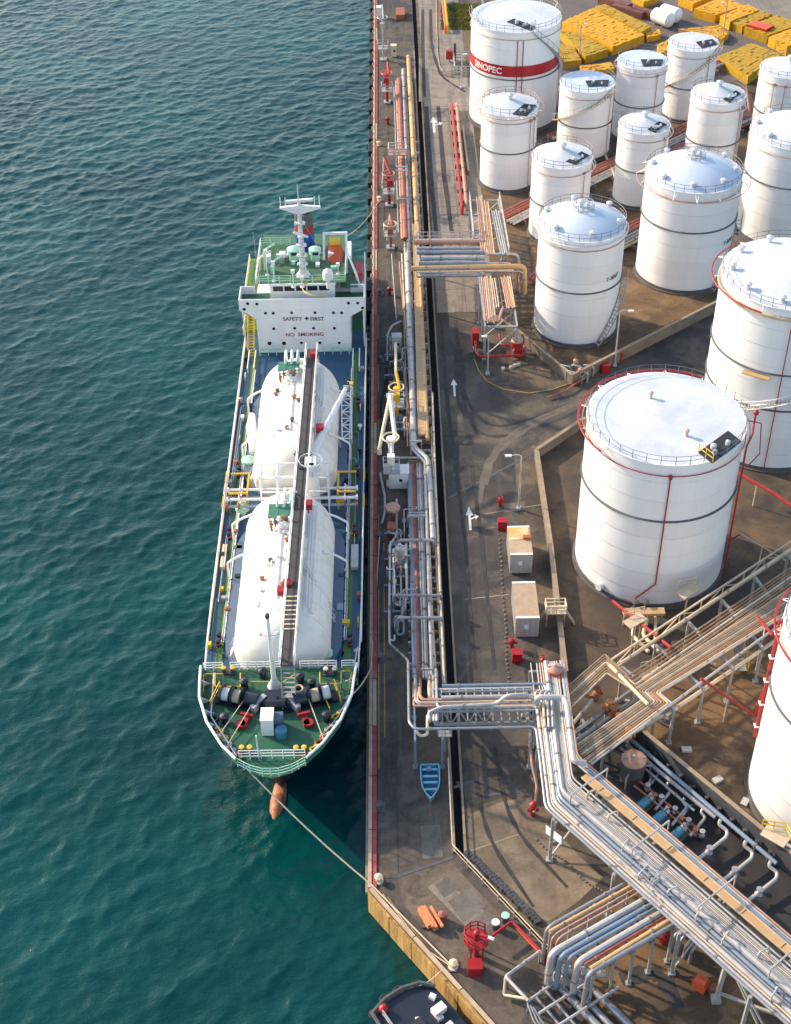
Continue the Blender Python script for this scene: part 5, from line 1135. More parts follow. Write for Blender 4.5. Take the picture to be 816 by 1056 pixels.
# --- bridge across the road, far
c = G(466, 275, 0); B1 = thing('pipe_bridge', (c.x, c.y, 0), 'far pipe bridge crossing the road at the quay, pink and tan pipes on top', 'pipe bridge', 'pipe bridges over the road')
for py, r, m, x0, x1, z in ((249.5, .40, M_PINK, 427, 499, 5.2), (256, .22, M_STEEL, 430, 499, 5.1), (260.5, .28, M_BLUEP, 430, 500, 5.1), (266, .32, M_SILVERW, 434, 500, 5.1), (271.8, .36, M_BLUEP, 432, 502, 5.1), (284, .2, M_SILVER, 434, 498, 4.9)):
    pipe_part(B1, [G(x0, py, z), G(x1, py, z)], r, m, 10)
pipe_part(B1, [G(424, 277, 5.2), G(541, 274.5, 5.2), (G(541, 274.5, 5.2) + Vector((.2, 0, -4.2)))], .36, M_TAN, 10, .8)
pipe_part(B1, [G(430, 280.5, 5.2), G(530, 279, 5.2)], .14, M_BEIGE)
pipe_part(B1, [G(502, 262, 5.2), G(534, 262, 5.2), G(534, 262, 5.2) + Vector((.3, 0, -1.6))], .2, M_SILVERW, 8, .7)
for i in range(5):
    a = G(500, 272 + i * 2.2, 5.0 - i * .1); b = G(527 + i * 3.0, 271 + i * 2.1, 5.0 - i * .1)
    pipe_part(B1, [a, b, b + Vector((.2, 0, -3.6))], .17, [M_SILVERW, M_BEIGE, M_PINK, M_BEIGE, M_SILVER][i], 8, .6)
for px in (436, 494):
    portal(B1, G(px, 250, 5.0).xy.to_3d(), G(px, 285, 5.0).xy.to_3d(), 4.75)
a, b = G(430, 285.5, 4.7), G(500, 284, 4.7); a2, b2 = G(430, 247.5, 4.7), G(500, 246.5, 4.7)
f = MB(); f.beam(a, b, .2, .25); f.beam(a2, b2, .2, .25)
for i in range(9): f.beam(a.lerp(b, i / 8), a2.lerp(b2, i / 8), .12, .15)
f.build('deck_frame', M_STEEL, B1)
MB().rail([a2, b2], 1.2, .06, 1.5, 2).build('bridge_rail', M_SILVERW, B1)
MB().rail([a, b], 1.2, .05, 1.8, 2).build('bridge_rail', M_STEEL, B1)

# --- pipe rack beside the road at the far bridge
c = G(508, 270, 0); R1 = thing('pipe_rack', (c.x, c.y, 0), 'short steel pipe rack with pink pipes, standing across the end of the far bridge', 'pipe rack')
def bundle(t, a, b, n, w, r, m, z=5.3):
    """n thin pipes side by side across a width w"""
    a, b = G(*a, z), G(*b, z)
    for i in range(n):
        o = (i / max(1, n - 1) - .5) * w; jit = rnd.uniform(-.35, .35); mm = m if isinstance(m, tuple) is False else m[i % len(m)]
        MB().tube([(a.x + o, a.y + jit, z + rnd.uniform(-.04, .04)), (b.x + o, b.y + jit, z)], r, 8).build('pipe', mm, t)
for a, b, n, w, r, m in (((494.5, 203), (499.5, 258), 4, .75, .10, (M_PINK, M_PINK, M_BEIGE)), ((499.2, 208), (505.5, 262), 6, 1.15, .10, (M_PINK, M_BEIGE, M_PINK, M_TAN)), ((509.5, 217), (519, 262), 3, .6, .10, (M_SILVER, M_STEEL, M_SILVERW)), ((513, 217), (522, 262), 2, .3, .08, M_STEEL),
                         ((499.5, 286), (504, 332), 4, .72, .09, (M_PINK, M_PINK, M_BEIGE)), ((503.4, 286), (508.6, 332), 4, .7, .09, (M_PINK, M_BEIGE)), ((509, 286), (513.5, 316), 2, .3, .08, M_BEIGE), ((513, 286), (517, 316), 2, .35, .08, M_DKSTEEL), ((520.5, 286), (527, 318), 5, .9, .10, (M_PINK, M_TAN, M_PINK)), ((525, 286), (530, 318), 2, .3, .09, M_BEIGE)):
    bundle(R1, a, b, n, w, r, m)
for i in range(4): a = G(500 + i * 2.4, 331 - i * 1.6, 5.3); pipe_part(R1, [a, G(515, 331 - i * 1.6, 5.3), G(516 + i, 326 - i * 3, 5.3)], .15, M_PINK)
for py, x0, x1 in ((206, 484.5, 514), (221, 486, 516.5), (236, 488, 519.5), (300, 495, 528.5), (318, 498, 531), (336, 500.5, 533.5)):
    a, b = G(x0, py, 5.0), G(x1, py, 5.0); portal(R1, a, b, 5.0, M_STEEL, .24, True)
f = MB()
for x0, y0, x1, y1 in ((484.5, 205, 488.5, 246), (514, 205, 524, 262), (494, 286, 500.5, 337), (526, 286, 533.5, 337)): f.beam(G(x0, y0, 5.0), G(x1, y1, 5.0), .2, .24)
f.build('side_beam', M_STEEL, R1)
MB().rail([G(484.5, 205, 5.1), G(488.5, 246, 5.1)], 1.1, .06, 2, 2).build('rack_rail', M_SILVERW, R1)
MB().rail([G(515, 205, 5.1), G(525, 262, 5.1)], 1.1, .06, 2, 2).build('rack_rail', M_SILVERW, R1)

# --- pipe tracks running right from the rack into the tank farm
for pts, lab, cols in ((((514, 222), (552, 203), (640, 160), (720, 122)), 'red and grey pipe track running up right from the steel rack, behind the slim tank', (M_REDOX, M_REDOX, M_REDOX, M_BEIGE, M_STEEL, M_SILVERW)),
                       (((545, 287), (556, 279), (660, 226), (700, 206)), 'red pipe track passing behind the front domed tank', (M_REDOX, M_REDOX, M_REDOX, M_STEEL, M_SILVERW, M_BEIGE, M_BEIGE)),
                       (((640, 182), (700, 150), (770, 120)), 'reddish pipe track between the slim tanks and the wide domed tank', (M_REDOX, M_REDOX, M_STEEL, M_REDOX)),
                       (((565, 140), (600, 128), (700, 80), (745, 62)), 'red pipe track between the red-banded tank and the tank beside it', (M_REDOX, M_REDOX, M_STEEL))):
    P = [G(x, y, 1.0) for x, y in pts]; t = thing('pipe_track', (P[0].x, P[0].y, 0), lab, 'pipe track', 'pipe tracks between the tanks')
    d = (P[-1] - P[0]); nrm = Vector((d.y, -d.x, 0)).normalized()
    for i, m in enumerate(cols): pipe_part(t, [p + nrm * (i * .62) + Vector((0, 0, 0 if i < 3 else -.2)) for p in P], .28 if i < 3 else .2, m)
    for i in range(12):
        q = P[0].lerp(P[-1], (i + .5) / 12); MB().beam(q - nrm * .4 - Vector((0, 0, .55)), q + nrm * (.62 * len(cols)) - Vector((0, 0, .55)), .3, .5).build('sleeper', M_WALL, t)
for i, (a, b) in enumerate((((620, 150), (640, 195)), ((575, 165), (600, 200)), ((745, 110), (735, 160)), ((770, 90), (775, 130)))):
    p, q = G(*a, .8), G(*b, .8); o = MB().pipe([p - Vector((0, 0, .8)), p, q, q - Vector((0, 0, .8))], .2, 8, .5).build('feed_pipe', M_REDOX if i % 2 else M_BEIGE, origin=(p.x, p.y, 0))
    tag(o, ['beige feed pipe at the foot of the slim tank left of the wide dome', 'red feed pipe at the foot of the stair-wrapped tank', 'beige feed pipe right of the slim tank with a black roof deck', 'red feed pipe below the tank cut by the right edge'][i], 'pipe')
# red pipes lying beside the road, far
a0, a1 = G(466, 108, .9), G(476.5, 214, .9)
t = thing('red_pipeline', (a0.x, a0.y, 0), 'pair of red pipes on low stands along the right side of the far road', 'pipeline')
pipe_part(t, [a0, a1, a1 - Vector((0, .5, .9))], .26, M_RED); pipe_part(t, [a0 + Vector((.8, .3, 0)), a1 + Vector((.75, 1.5, 0)), a1 + Vector((.75, .8, -.9))], .26, M_PINK)
MB().beam(a0 + Vector((1.5, -8, -.45)), a1 + Vector((1.6, 12, -.45)), .25, .9).build('kerb_wall', M_WALL, t)
for i in range(9): q = a0.lerp(a1, (i + .4) / 9); MB().box((q.x + .4, q.y, .33), (1.6, .3, .66)).build('stand', M_RED if i in (2, 6) else M_WALL, t)
for i in range(2):
    a, b = G(456 + i * 2, -6, 1.2), G(459.8 + i * 1.6, 27, 1.2); o = MB().pipe([a, b, b - Vector((0, .3, 1.2))], .30, 8, .5).build('orange_pipe', M_ORANGE if i == 0 else M_YELLOW, origin=(b.x, b.y, 0)); tag(o, ['orange pipe beside the far grass verge, nearer the road', 'yellow-orange pipe at the edge of the far grass verge'][i], 'pipe')

# --- near bridge across the road
c = G(505, 735, 0); B2 = thing('pipe_bridge', (c.x, c.y, 0), 'near pipe bridge of silver pipes crossing the road, with a zigzag truss in front', 'pipe bridge', 'pipe bridges over the road')
ZB = 5.0
O_ = G(607.7, 802, 6.0); D_ = (G(816, 980, 6.0) - O_).normalized(); N_ = Vector((D_.y, -D_.x, 0)); N_ = -N_ if N_.x > 0 else N_
def diag_s(y726, z=6.0): return (G(726, y726, 6.0) - O_).dot(N_)
c2 = G(600, 800, 0)
ME = thing('pipe_rack', (c2.x, c2.y, 0), 'great silver pipe rack running diagonally to the lower right corner, with an orange-tan tray', 'pipe rack')
def main_pipe(y726, xtop, r, m, start=None, z=6.0, t=ME, zend=None, name='pipe', tend=46, n=8):
    s = diag_s(y726); X = X_at(xtop, 750, z); base = O_ + N_ * s; k = (X - base.x) / D_.x; corner = base + D_ * k; end = base + D_ * tend
    pts = [(corner.x, corner.y, z), (end.x, end.y, z)]
    if start is None: pts = [(X, 89.6, z)] + pts
    else: pts = [(q[0], q[1], q[2]) for q in start(X)] + pts
    return pipe_part(t, pts, r * .86, m, n, .5, name)
def from_bridge(x0, py, z=6.0, zb=ZB): return lambda X: [G(x0, py, zb + .3), Vector((X, G(x0, py, zb + .3).y, zb + .3)), Vector((X, G(x0, py, zb + .3).y - .01, z))][:2]
for y, xt, r, m, py, x0 in ((979, 553.5, .15, M_SILVER, 752, 428), (974.5, 557, .15, M_SILVERW, 730, 453), (969.5, 560, .10, M_BEIGE, 724.5, 434), (964.5, 563, .22, M_SILVERW, 719.5, 455), (959, 566, .12, M_SILVER, 713.5, 456), (953.5, 568.5, .19, M_BLUEP, 707.5, 456)):
    s = diag_s(y); z = 6.0; a = G(x0, py, z - .2); X = X_at(xt, 750, z); base = O_ + N_ * s; corner = base + D_ * ((X - base.x) / D_.x); end = base + D_ * 46
    if py in (752,): pre = [G(402, 664, .6), G(421, 681, 3.5), G(422, 745, z - .2), G(428, 752, z - .2)]
    elif py == 724.5: pre = [G(429.5, 700, 1.6), G(431, 722, z - .2), a]
    elif py == 730: pre = [G(449.5, 690, 1.8), G(451, 726, z - .2), a]
    else: pre = [a]
    pipe_part(B2 if False else ME, pre + [Vector((X, a.y, z - .2)), (corner.x, corner.y, z), (end.x, end.y, z)], r * .88, m, 10, .6)
pipe_part(B2, [G(426.5, 704, 1.2), G(427, 727, 5.6), G(428, 728, 5.6), G(553, 727, 5.6)], .12, M_PINK)
pipe_part(B2, [G(428, 690, 1.2), G(428.5, 722, 5.5), G(432, 726, 5.5), G(552, 725.5, 5.5)], .13, M_SILVERW)
pipe_part(B2, [G(433, 700, 1.2), G(433, 717, 5.6), G(436, 722, 5.6), G(552, 721.5, 5.6)], .16, M_PINK)
pipe_part(B2, [G(443, 742, 5.5), G(442, 735, 5.5), G(455, 729, 5.9), G(512, 726, 6.2), G(523, 717, 7.2), G(543, 716, 7.2), G(553, 723, 6.2), G(554, 730, 6.2)], .17, M_SILVERW, 8, .5)
pipe_part(B2, [G(429, 753, 5.0), G(433, 759, 4.6), G(441, 758, 4.6), G(441, 738, 5.2)], .14, M_CREAM)
for px in (442.5, 447, 450): pipe_part(B2, [G(px, 692, 1.6), G(px + .6, 735, 5.4), G(px + .6, 744, 5.4)], .17, M_BEIGE if px < 446 else M_SILVERW)
yt = G(500, 733, 5.6).y; zt = 5.6; zb = V(500, 746, yt).z
x0, x1 = X_at(448, 733, zt), X_at(553, 733, zt); f = MB()
f.beam((x0, yt, zt), (x1, yt, zt), .18, .2); f.beam((x0, yt, zb), (x1, yt, zb), .22, .25); f.beam((x0, yt + 4.2, zb), (x1, yt + 4.2, zb), .22, .25)
k = 12
for i in range(k):
    a, b = x0 + (x1 - x0) * i / k, x0 + (x1 - x0) * (i + 1) / k
    if i % 2 == 0: f.beam((a, yt, zb), (b, yt, zt), .10, .10)
    else: f.beam((a, yt, zt), (b, yt, zb), .10, .10)
f.build('truss', M_STEEL, B2)
f = MB()
for i in range(k + 1): x = x0 + (x1 - x0) * i / k; f.beam((x, yt, zb + .2), (x, yt + 4.2, zb + .2), .12, .12)
f.build('deck_frame', M_STEEL, B2)
for px in (428, 456.5, 548): a = G(px, 752, 5.2); portal(B2, Vector((a.x, a.y - .1, 0)), Vector((a.x, yt + 4.2, 0)), zb - .02, M_BLUEP if px < 500 else M_STEEL, .2)
f = MB(); a = G(459, 756, 2.6); f.box(a, (1.3, .9, .1)); f.rail([(a.x - .6, a.y - .4, a.z), (a.x + .6, a.y - .4, a.z)], .9, .05, .6); f.beam((a.x, a.y, 0), (a.x, a.y, 2.6), .14, .14); f.build('step_platform', M_STEEL, B2)

# the rest of the great rack
for i, (y, r, m) in enumerate(((948.2, .10, M_SILVER), (944.2, .28, M_SILVERW), (939.6, .07, M_STEEL), (937.2, .07, M_SILVERW), (934.9, .07, M_STEEL), (932.6, .08, M_SILVER), (930.2, .07, M_BEIGE), (927.8, .07, M_STEEL), (924.6, .12, M_SILVERW))):
    main_pipe(y, 570 + i * 1.4, r, m)
for y, xt, r, m, z in ((976.8, 555.2, .07, M_STEEL, 5.85), (967, 561.5, .08, M_BEIGE, 5.8), (961.8, 564.6, .08, M_STEEL, 5.8), (956.4, 567.2, .07, M_BEIGE, 5.85), (951, 569.4, .07, M_SILVER, 5.85)): main_pipe(y, xt, r, m, z=z)
main_pipe(919.5, 583.5, .09, M_SILVERW, z=6.05)
for y, xt, r, m, z in ((900.5, 587.3, .10, M_SILVERW, 6.1), (897.3, 588.5, .13, M_BLUEP, 6.1), (894, 590, .10, M_SILVERW, 6.1), (890.6, 591.5, .10, M_PINK, 6.1)): main_pipe(y, xt, r, m, z=z)
for yy in (921, 916): 
    s = diag_s(yy); a, b = O_ + N_ * s + D_ * 1.5, O_ + N_ * s + D_ * 46; MB().beam((a.x, a.y, 5.7), (b.x, b.y, 5.7), .28, .2).build('cable_tray', M_DKSTEEL, ME)
s = diag_s(908); a, b = O_ + N_ * s + D_ * -.3, O_ + N_ * s + D_ * 46
MB().beam((a.x, a.y, 6.2), (b.x, b.y, 6.2), .62, .22).build('walkway_tray', M_TAN, ME)
for o in (-.34, .34): q = N_ * o; MB().beam((a.x + q.x, a.y + q.y, 6.32), (b.x + q.x, b.y + q.y, 6.32), .06, .10).build('tray_edge', M_BEIGE, ME)
for k in range(12): q = a.lerp(b, (k + .5) / 12); MB().beam(q + N_ * -.4 + Vector((0, 0, .34)), q + N_ * .4 + Vector((0, 0, .34)), .12, .05).build('tray_strap', M_TAN, ME)
# white expansion loop over the head of the rack
pipe_part(ME, [G(553.5, 727, 6.2), G(554, 719, 7.2), G(581, 719, 7.2), G(584.5, 726, 7.2), G(592, 786, 7.2), G(604, 787, 6.9)], .26, M_SILVERW, 10, .8)
for i in range(3):
    a = G(556 + i * 4, 730, 6.3); pipe_part(ME, [a, G(552 + i * 5, 714, 6.6), G(558 + i * 5, 712, 6.6), G(560 + i * 4.4, 716, 6.4), G(562 + i * 4.2, 750, 6.3)], .13, M_SILVERW if i else M_BEIGE)
sL, sR = diag_s(981), diag_s(888)
for k, tt in enumerate((1.0, 8.0, 15.0, 22.0, 29.0, 36.0)):
    a = O_ + N_ * sL + D_ * tt; b = O_ + N_ * sR + D_ * tt; portal(ME, Vector((a.x, a.y, 0)), Vector((b.x, b.y, 0)), 5.72, M_STEEL, .26, k % 2 == 0)
    h = MB(); q0 = O_ + N_ * diag_s(951) + D_ * tt; q1 = b
    for q in (q0, q1): h.beam((q.x, q.y, 5.8), (q.x, q.y, 7.3), .10, .10)
    h.tube([(q0.x, q0.y, 7.3), (q1.x, q1.y, 7.3)], .09, 6); h.build('hoop_frame', M_SILVERW, ME)
for yy in (88.8, 84.5, 80.5): portal(ME, Vector((X_at(554, 750, 6), yy, 0)), Vector((X_at(590, 750, 6), yy, 0)), 5.72, M_STEEL, .22)
for i in range(14):                                            # small crossovers, vents and valves perched on the pipes
    tt = 1.5 + i * 2.7; s = rnd.uniform(diag_s(958), diag_s(926)); p = O_ + N_ * s + D_ * tt; q = p + N_ * rnd.choice([-.9, .9, 1.3]) + D_ * .2
    m = MB(); m.pipe([p, p + Vector((0, 0, .8)), q + Vector((0, 0, .8)), q + Vector((0, 0, 0))], .065, 6, .2); m.ball((p.x, p.y, p.z + .5), .16, 8, 6); m.build('crossover', rnd.choice([M_SILVERW, M_STEEL, M_BEIGE]), ME)
a = O_ + N_ * diag_s(953) + D_ * 9; f = MB()
f.rail([a + Vector((0, 0, .2)), a + D_ * 2 + Vector((0, 0, .2)), a + D_ * 2 + N_ * 1.0 + Vector((0, 0, .2))], 1.0, .05, 1.0); f.build('rack_rail', M_SILVERW, ME)
# heavy braced trestle at the corner
a = G(738, 1032, 0); b = G(752, 985, 6.0); f = MB(); f.beam((a.x, a.y, 0), (b.x, b.y, 5.7), .32, .32); c = G(816, 1052, 2.2); f.beam((a.x, a.y, 1.2), c, .22, .22); f.beam((b.x, b.y, 5.4), c - Vector((2.5, 0, .4)), .16, .16); f.beam((b.x, b.y, 5.4), c - Vector((1.5, 1.2, 1)), .14, .14); f.box((a.x, a.y, .25), (.7, .7, .5)); f.build('raking_trestle', M_SILVERW, ME)

# --- branch down to the lower valves
c = G(620, 960, 0); BR = thing('pipe_rack', (c.x, c.y, 0), 'lower branch rack whose thick pipes bend down to the ground left of the great rack', 'pipe rack')
ZG = 5.0
def br(p, q, r, m, drop=True, tail=None, n=10):
    a, b = G(*p, ZG), G(*q, ZG); pts = [a, b]
    if drop: pts.append(b + Vector((-.15, -.2, -ZG + .7)))
    if tail: g = G(*tail, .7); pts.append(g)
    pipe_part(BR, pts, r, m, n, .7)
br((655, 905), (564, 957), .16, M_SILVER); br((660, 909), (567, 961), .17, M_TAN, False); br((664, 912), (570, 965), .10, M_PINK); br((669, 915), (575, 968), .10, M_PINK)
br((676, 922), (569, 983), .29, M_SILVERW, True, (574, 1002)); br((681, 928), (578, 986), .22, M_BLUEP, True, (566, 1012)); br((684, 932), (586, 988), .16, M_BLUEP); br((688, 938), (596, 992), .27, M_SILVERW, True, (600, 1010)); br((690, 943), (603, 995), .12, M_REDOX, False); br((693, 948), (610, 999), .22, M_TAN, False); br((696, 953), (607, 1004), .20, M_SILVER)
for i in range(4): a, b = G(655 + 11 * i, 905 + 14 * i, ZG), G(564 + 13 * i, 957 + 14 * i, ZG)
for k in range(5):
    u = k / 4 * .9 + .05; a = G(655, 903, ZG - .35).lerp(G(564, 956, ZG - .35), u); b = G(699, 955, ZG - .35).lerp(G(607, 1007, ZG - .35), u); portal(BR, Vector((a.x, a.y, 0)), Vector((b.x, b.y, 0)), ZG - .3, M_STEEL, .2)
for i in range(7):
    a = G(655 + 7 * i, 905 + 8 * i, 5.5); pipe_part(BR, [a, G(648 + 7.3 * i, 896 + 8 * i, 5.8), G(630 + 8 * i, 880 + 7.5 * i, 6.2)], .09, M_SILVERW if i % 2 else M_BEIGE)
for p, q, r in (((571, 1011), (640, 1082), .30), ((579, 1006), (652, 1080), .26), ((597, 1006), (668, 1076), .30), ((560, 1018), (606, 1072), .12), ((552, 1027), (592, 1075), .12)): pipe_part(BR, [G(*p, .7), G(*q, .7)], r, M_SILVER, 10)
for p, q in (((545, 1032), (606, 990)), ((556, 1045), (622, 1003)), ((575, 1058), (638, 1018))): pipe_part(BR, [G(*p, 1.2), G(*q, 1.2)], .12, M_SILVERW)
for px, py in ((604, 1001), (620, 1004), (584, 999)): v = MB(); c = G(px, py, 1.6); v.cyl(c - Vector((.35, 0, 0)), c + Vector((.35, 0, 0)), .34, n=12); v.tube([c, c + Vector((0, 0, .8))], .06, 6); v.build('valve', M_SILVERW, BR)
c = G(530, 1010, 0); t = thing('tube_railing', (c.x, c.y, 0), 'low silver tube railing on the quay left of the lower valves', 'railing')
P = [G(557, 981, 1.6), G(521.5, 1007, 1.6), G(545, 1032, 1.6)]; pipe_part(t, P, .14, M_SILVERW, 8, .2)
P2 = [G(520, 1025, .4), G(521.5, 1008, 1.5)]; pipe_part(t, P2, .12, M_BEIGE); pipe_part(t, [G(520, 1026, .4), G(543, 1030, 1.0)], .11, M_CREAM)
f = MB()
for q in (P[0], P[1], P[2]): f.beam((q.x, q.y, 0), (q.x, q.y, 1.5), .12, .12)
f.build('frame_posts', M_STEEL, t)
for i in range(3): pipe_part(t, [G(544 + i * 3, 1034 + i * 2, 1.2), G(550 + i * 4, 1052, .8), G(560 + i * 4, 1066, .4)], .07, M_STEEL)

# --- tan pipe rack going up right
M_BEIGE2 = mat('weathered_beige', (0.30, 0.225, 0.15), 0.6, var=0.25, scale=0.9, dirt=(0.22, 0.12, 0.06), dirt_amt=0.7, dirt_scale=0.5)
M_TAN2 = mat('weathered_tan', (0.30, 0.17, 0.075), 0.65, var=0.25, scale=0.9, dirt=(0.20, 0.10, 0.045), dirt_amt=0.7, dirt_scale=0.5)
c = G(690, 700, 0); TR_ = thing('pipe_rack', (c.x, c.y, 0), 'tan rusty pipe rack with chevron bends, running up right past the flat-roofed tank', 'pipe rack')
ZF = 5.0
def L2(a, b, u): return (a[0] + (b[0] - a[0]) * u, a[1] + (b[1] - a[1]) * u)
cols = [M_BEIGE2, M_TAN2, M_BEIGE, M_BEIGE2, M_TAN2, M_BEIGE, M_PINK, M_BEIGE2, M_BEIGE, M_TAN2, M_BEIGE2, M_BEIGE, M_BEIGE2, M_BEIGE]
NT, NU = 18, 8
for k in range(NT):
    u = k / (NT - 1); far = L2((860, 556), (872, 596), u); r = rnd.choice([.07, .08, .09, .10, .12]); m = rnd.choice([M_BEIGE2, M_BEIGE2, M_BEIGE2, M_BEIGE, M_TAN2, M_PINK if k > 6 else M_TAN2, M_SILVERW if k > 12 else M_BEIGE2])
    if k < NU:
        w = k / (NU - 1); pts = [far, L2((648, 697), (665, 719), w), L2((624, 675), (626, 694), w), L2((581, 712), (590, 728), w)]
    else:
        w = (k - NU) / (NT - 1 - NU); pts = [far, L2((653, 712), (680, 714.5), w), L2((662, 722), (693, 725.5), w), L2((592, 770), (610, 788), w)]
    pipe_part(TR_, [G(x, y, ZF + (.05 if k >= NU else 0)) for x, y in pts], r, m, 8, .22)
for (p, q, z, r, m) in (((640, 684), (816, 566), 5.2, .15, M_BEIGE), ((652, 732), (830, 610), 4.6, .14, M_SILVERW), ((686, 738), (830, 640), 4.2, .2, M_BEIGE), ((690, 728), (835, 622), 4.9, .13, M_SILVERW), ((629, 686), (668, 726), 5.4, .18, M_CREAM)):
    pipe_part(TR_, [G(*p, z), G(*q, z)], r, m)
a0, a1, b0_, b1_ = (636, 690), (850, 545), (690, 733), (880, 600)
for k in range(7):
    u = .03 + k * .16; a = G(*L2(a0, a1, u), ZF); b = G(*L2(b0_, b1_, u), ZF); portal(TR_, Vector((a.x, a.y, 0)), Vector((b.x, b.y, 0)), ZF - .2, M_STEEL, .24, k % 2 == 0)
P = [G(*L2((631, 680), (850, 536), u), ZF + .1) for u in (0, 1)]
f = MB(); f.beam(P[0], P[1], .16, .2); lo = [p - Vector((0, 0, 1.6)) for p in P]; f.beam(lo[0], lo[1], .16, .2)
for i in range(10):
    a, b = P[0].lerp(P[1], i / 10), P[0].lerp(P[1], (i + 1) / 10); f.beam(a - Vector((0, 0, 1.6)), a, .10, .10)
    f.beam(a if i % 2 else a - Vector((0, 0, 1.6)), (b - Vector((0, 0, 1.6))) if i % 2 else b, .09, .09)
f.build('side_truss', M_BEIGE, TR_)
for (px, py) in ((655, 640), (710, 610), (672, 695)): q = G(px, py, 3.8); f = MB(); f.box(q, (2.2, 1.2, .12), .6); f.rail([q + Vector((-1, .5, 0)), q + Vector((1, .9, 0))], 1, .05, 1); f.beam((q.x, q.y, 0), (q.x, q.y, 3.7), .16, .16); f.build('side_platform', M_BEIGE, TR_)
# stair with yellow rails
a = G(761, 670, 3.6); b = G(766, 692, .2); st = MB()
for o in (-.45, .45): st.beam((a.x + o, a.y, a.z), (b.x + o, b.y, b.z), .08, .22)
for i in range(10): q = a.lerp(b, (i + .5) / 10); st.box(q, (.9, .26, .05))
st.box((a.x - .3, a.y + .9, a.z), (1.8, 1.8, .08)); S = st.build('access_stair', M_STEEL, TR_)
m = MB()
for o in (-.5, .5): m.tube([(a.x + o, a.y, a.z), (a.x + o, a.y, a.z + 1), (b.x + o, b.y, b.z + 1), (b.x + o, b.y, b.z)], .06, 5)
m.tube([(a.x + .6, a.y, a.z + 1), (a.x + .6, a.y + 1.8, a.z + 1), (a.x - 1.2, a.y + 1.8, a.z + 1)], .06, 5); m.build('handrail', M_YELLOW, S)
# silver pipes with orange valves passing under
c = G(625, 745, 0); UV = thing('valve_manifold', (c.x, c.y, 0), 'bank of silver pipes with orange-brown valves beneath the tan rack', 'manifold')
for i in range(6):
    a = G(588 + i * 3.0, 750 + i * 7, 2.6); b = G(655 + i * 6.5, 698 + i * 7.5, 2.6)
    if i == 0: b = G(618, 713, 3.4)
    pipe_part(UV, [a, b], .24 if i else .16, M_SILVER if i % 3 else M_SILVERW, 10)
    q = a.lerp(b, .52 if i else .9); d = (b - a).normalized(); v = MB(); v.cyl(q - d * .55, q - d * .42, .42, n=12); v.cyl(q + d * .42, q + d * .55, .42, n=12); v.lathe((q.x, q.y, q.z - .3), [(.3, 0), (.42, .35), (.3, .7), (.12, .8), (.12, 1.15), (.36, 1.17), (.36, 1.24), (.02, 1.25)], 10); v.build('valve', M_TIMBER if i % 2 else M_RUSTY, UV)
f = MB()
for i in range(3): a, b = G(600 + i * 26, 742 - i * 16, 2.2), G(622 + i * 26, 778 - i * 16, 2.2); f.beam(a, b, .25, .25); f.beam((a.x, a.y, 0), a, .2, .2); f.beam((b.x, b.y, 0), b, .2, .2)
f.build('trestle', M_STEEL, UV)

# --- pump pit
c = G(720, 850, 0); PP = thing('pump_manifold', (c.x, c.y, 0), 'silver manifold pipes with S-shaped branches in the dark pump pit', 'manifold')
for p, q, r, z in (((650, 762), (801, 890.5), .20, 1.6), ((646, 768), (738, 843), .20, 1.4), ((640, 771), (716, 836), .13, 1.1)): pipe_part(PP, [G(*p, z), G(*q, z)], r, M_BLUEP if z > 1.5 else M_SILVER, 10)
for i, (x, y) in enumerate(((743.5, 845), (769.5, 867), (795, 888))):
    pipe_part(PP, [G(x, y, 1.6), G(x - 2, y + 5, 1.3), G(x + 7, y + 12, 1.1), G(x + 6, y + 18, 1.0), G(x - 14, y + 34, .9), G(x - 34, y + 48, .9)], .17, M_SILVERW, 10, .35)
    q = G(x - 12, y + 32, 1.2); v = MB(); v.lathe((q.x, q.y, .7), [(.28, 0), (.36, .3), (.1, .6), (.1, .9), (.3, .92), (.02, .96)], 10); v.build('valve', M_SILVER, PP)
for i, (x, y) in enumerate(((689, 807), (706, 823), (725, 834))):
    pipe_part(PP, [G(x, y, 1.3), G(x - 2, y + 4, 1.1), G(x + 3, y + 9, 1.0), G(x - 3, y + 16, .9), G(x - 13, y + 28, .8)], .14, M_SILVER, 8, .3)
for (p, q) in (((654, 810), (718, 862)), ((660, 806), (724, 858)), ((672, 800), (668, 812)), ((713, 830), (700, 846)), ((680, 797), (672, 808))): pipe_part(PP, [G(*p, .8), G(*q, .8)], .10, M_RUSTY if p[0] < 665 else M_STEEL)
for i in range(9):
    q = G(668 + i * 7, 812 + i * 6 + (i % 2) * 4, .7); v = MB(); v.lathe((q.x, q.y, .3), [(.2, 0), (.3, .3), (.1, .5), (.1, .8), (.26, .82), (.02, .86)], 9); v.build('valve', M_RUSTY if i % 2 else M_STEEL, PP)
for i in range(11): q = G(662 + i * 13, 776 + i * 11.2, 0); MB().box((q.x, q.y, .7), (.3, .3, 1.4)).build('pipe_stand', M_DKSTEEL, PP)
def pump():
    t = thing('pump', (0, 0, 0), 'blue pump', 'pump', 'blue pumps in the pump pit'); m = MB(); m.box((0, 0, .12), (1.0, 1.9, .24)); m.build('base_frame', M_WALL, t)
    m = MB(); m.cyl((0, -.7, .75), (0, .25, .75), .42, n=16); m.ball((0, -.7, .75), .42, 14, 8); m.build('motor', M_PUMPB, t)
    m = MB(); m.cyl((0, .45, .7), (0, .8, .7), .36, n=14); m.tube([(0, .62, .7), (0, .62, 1.4)], .14, 8); m.build('casing', M_STEEL, t); return t
PU = pump(); labs = ['blue pump in the pit, nearest the round-topped vessel', 'middle blue pump of the three in the pit', 'blue pump in the pit, lowest of the three beside the tan tray']
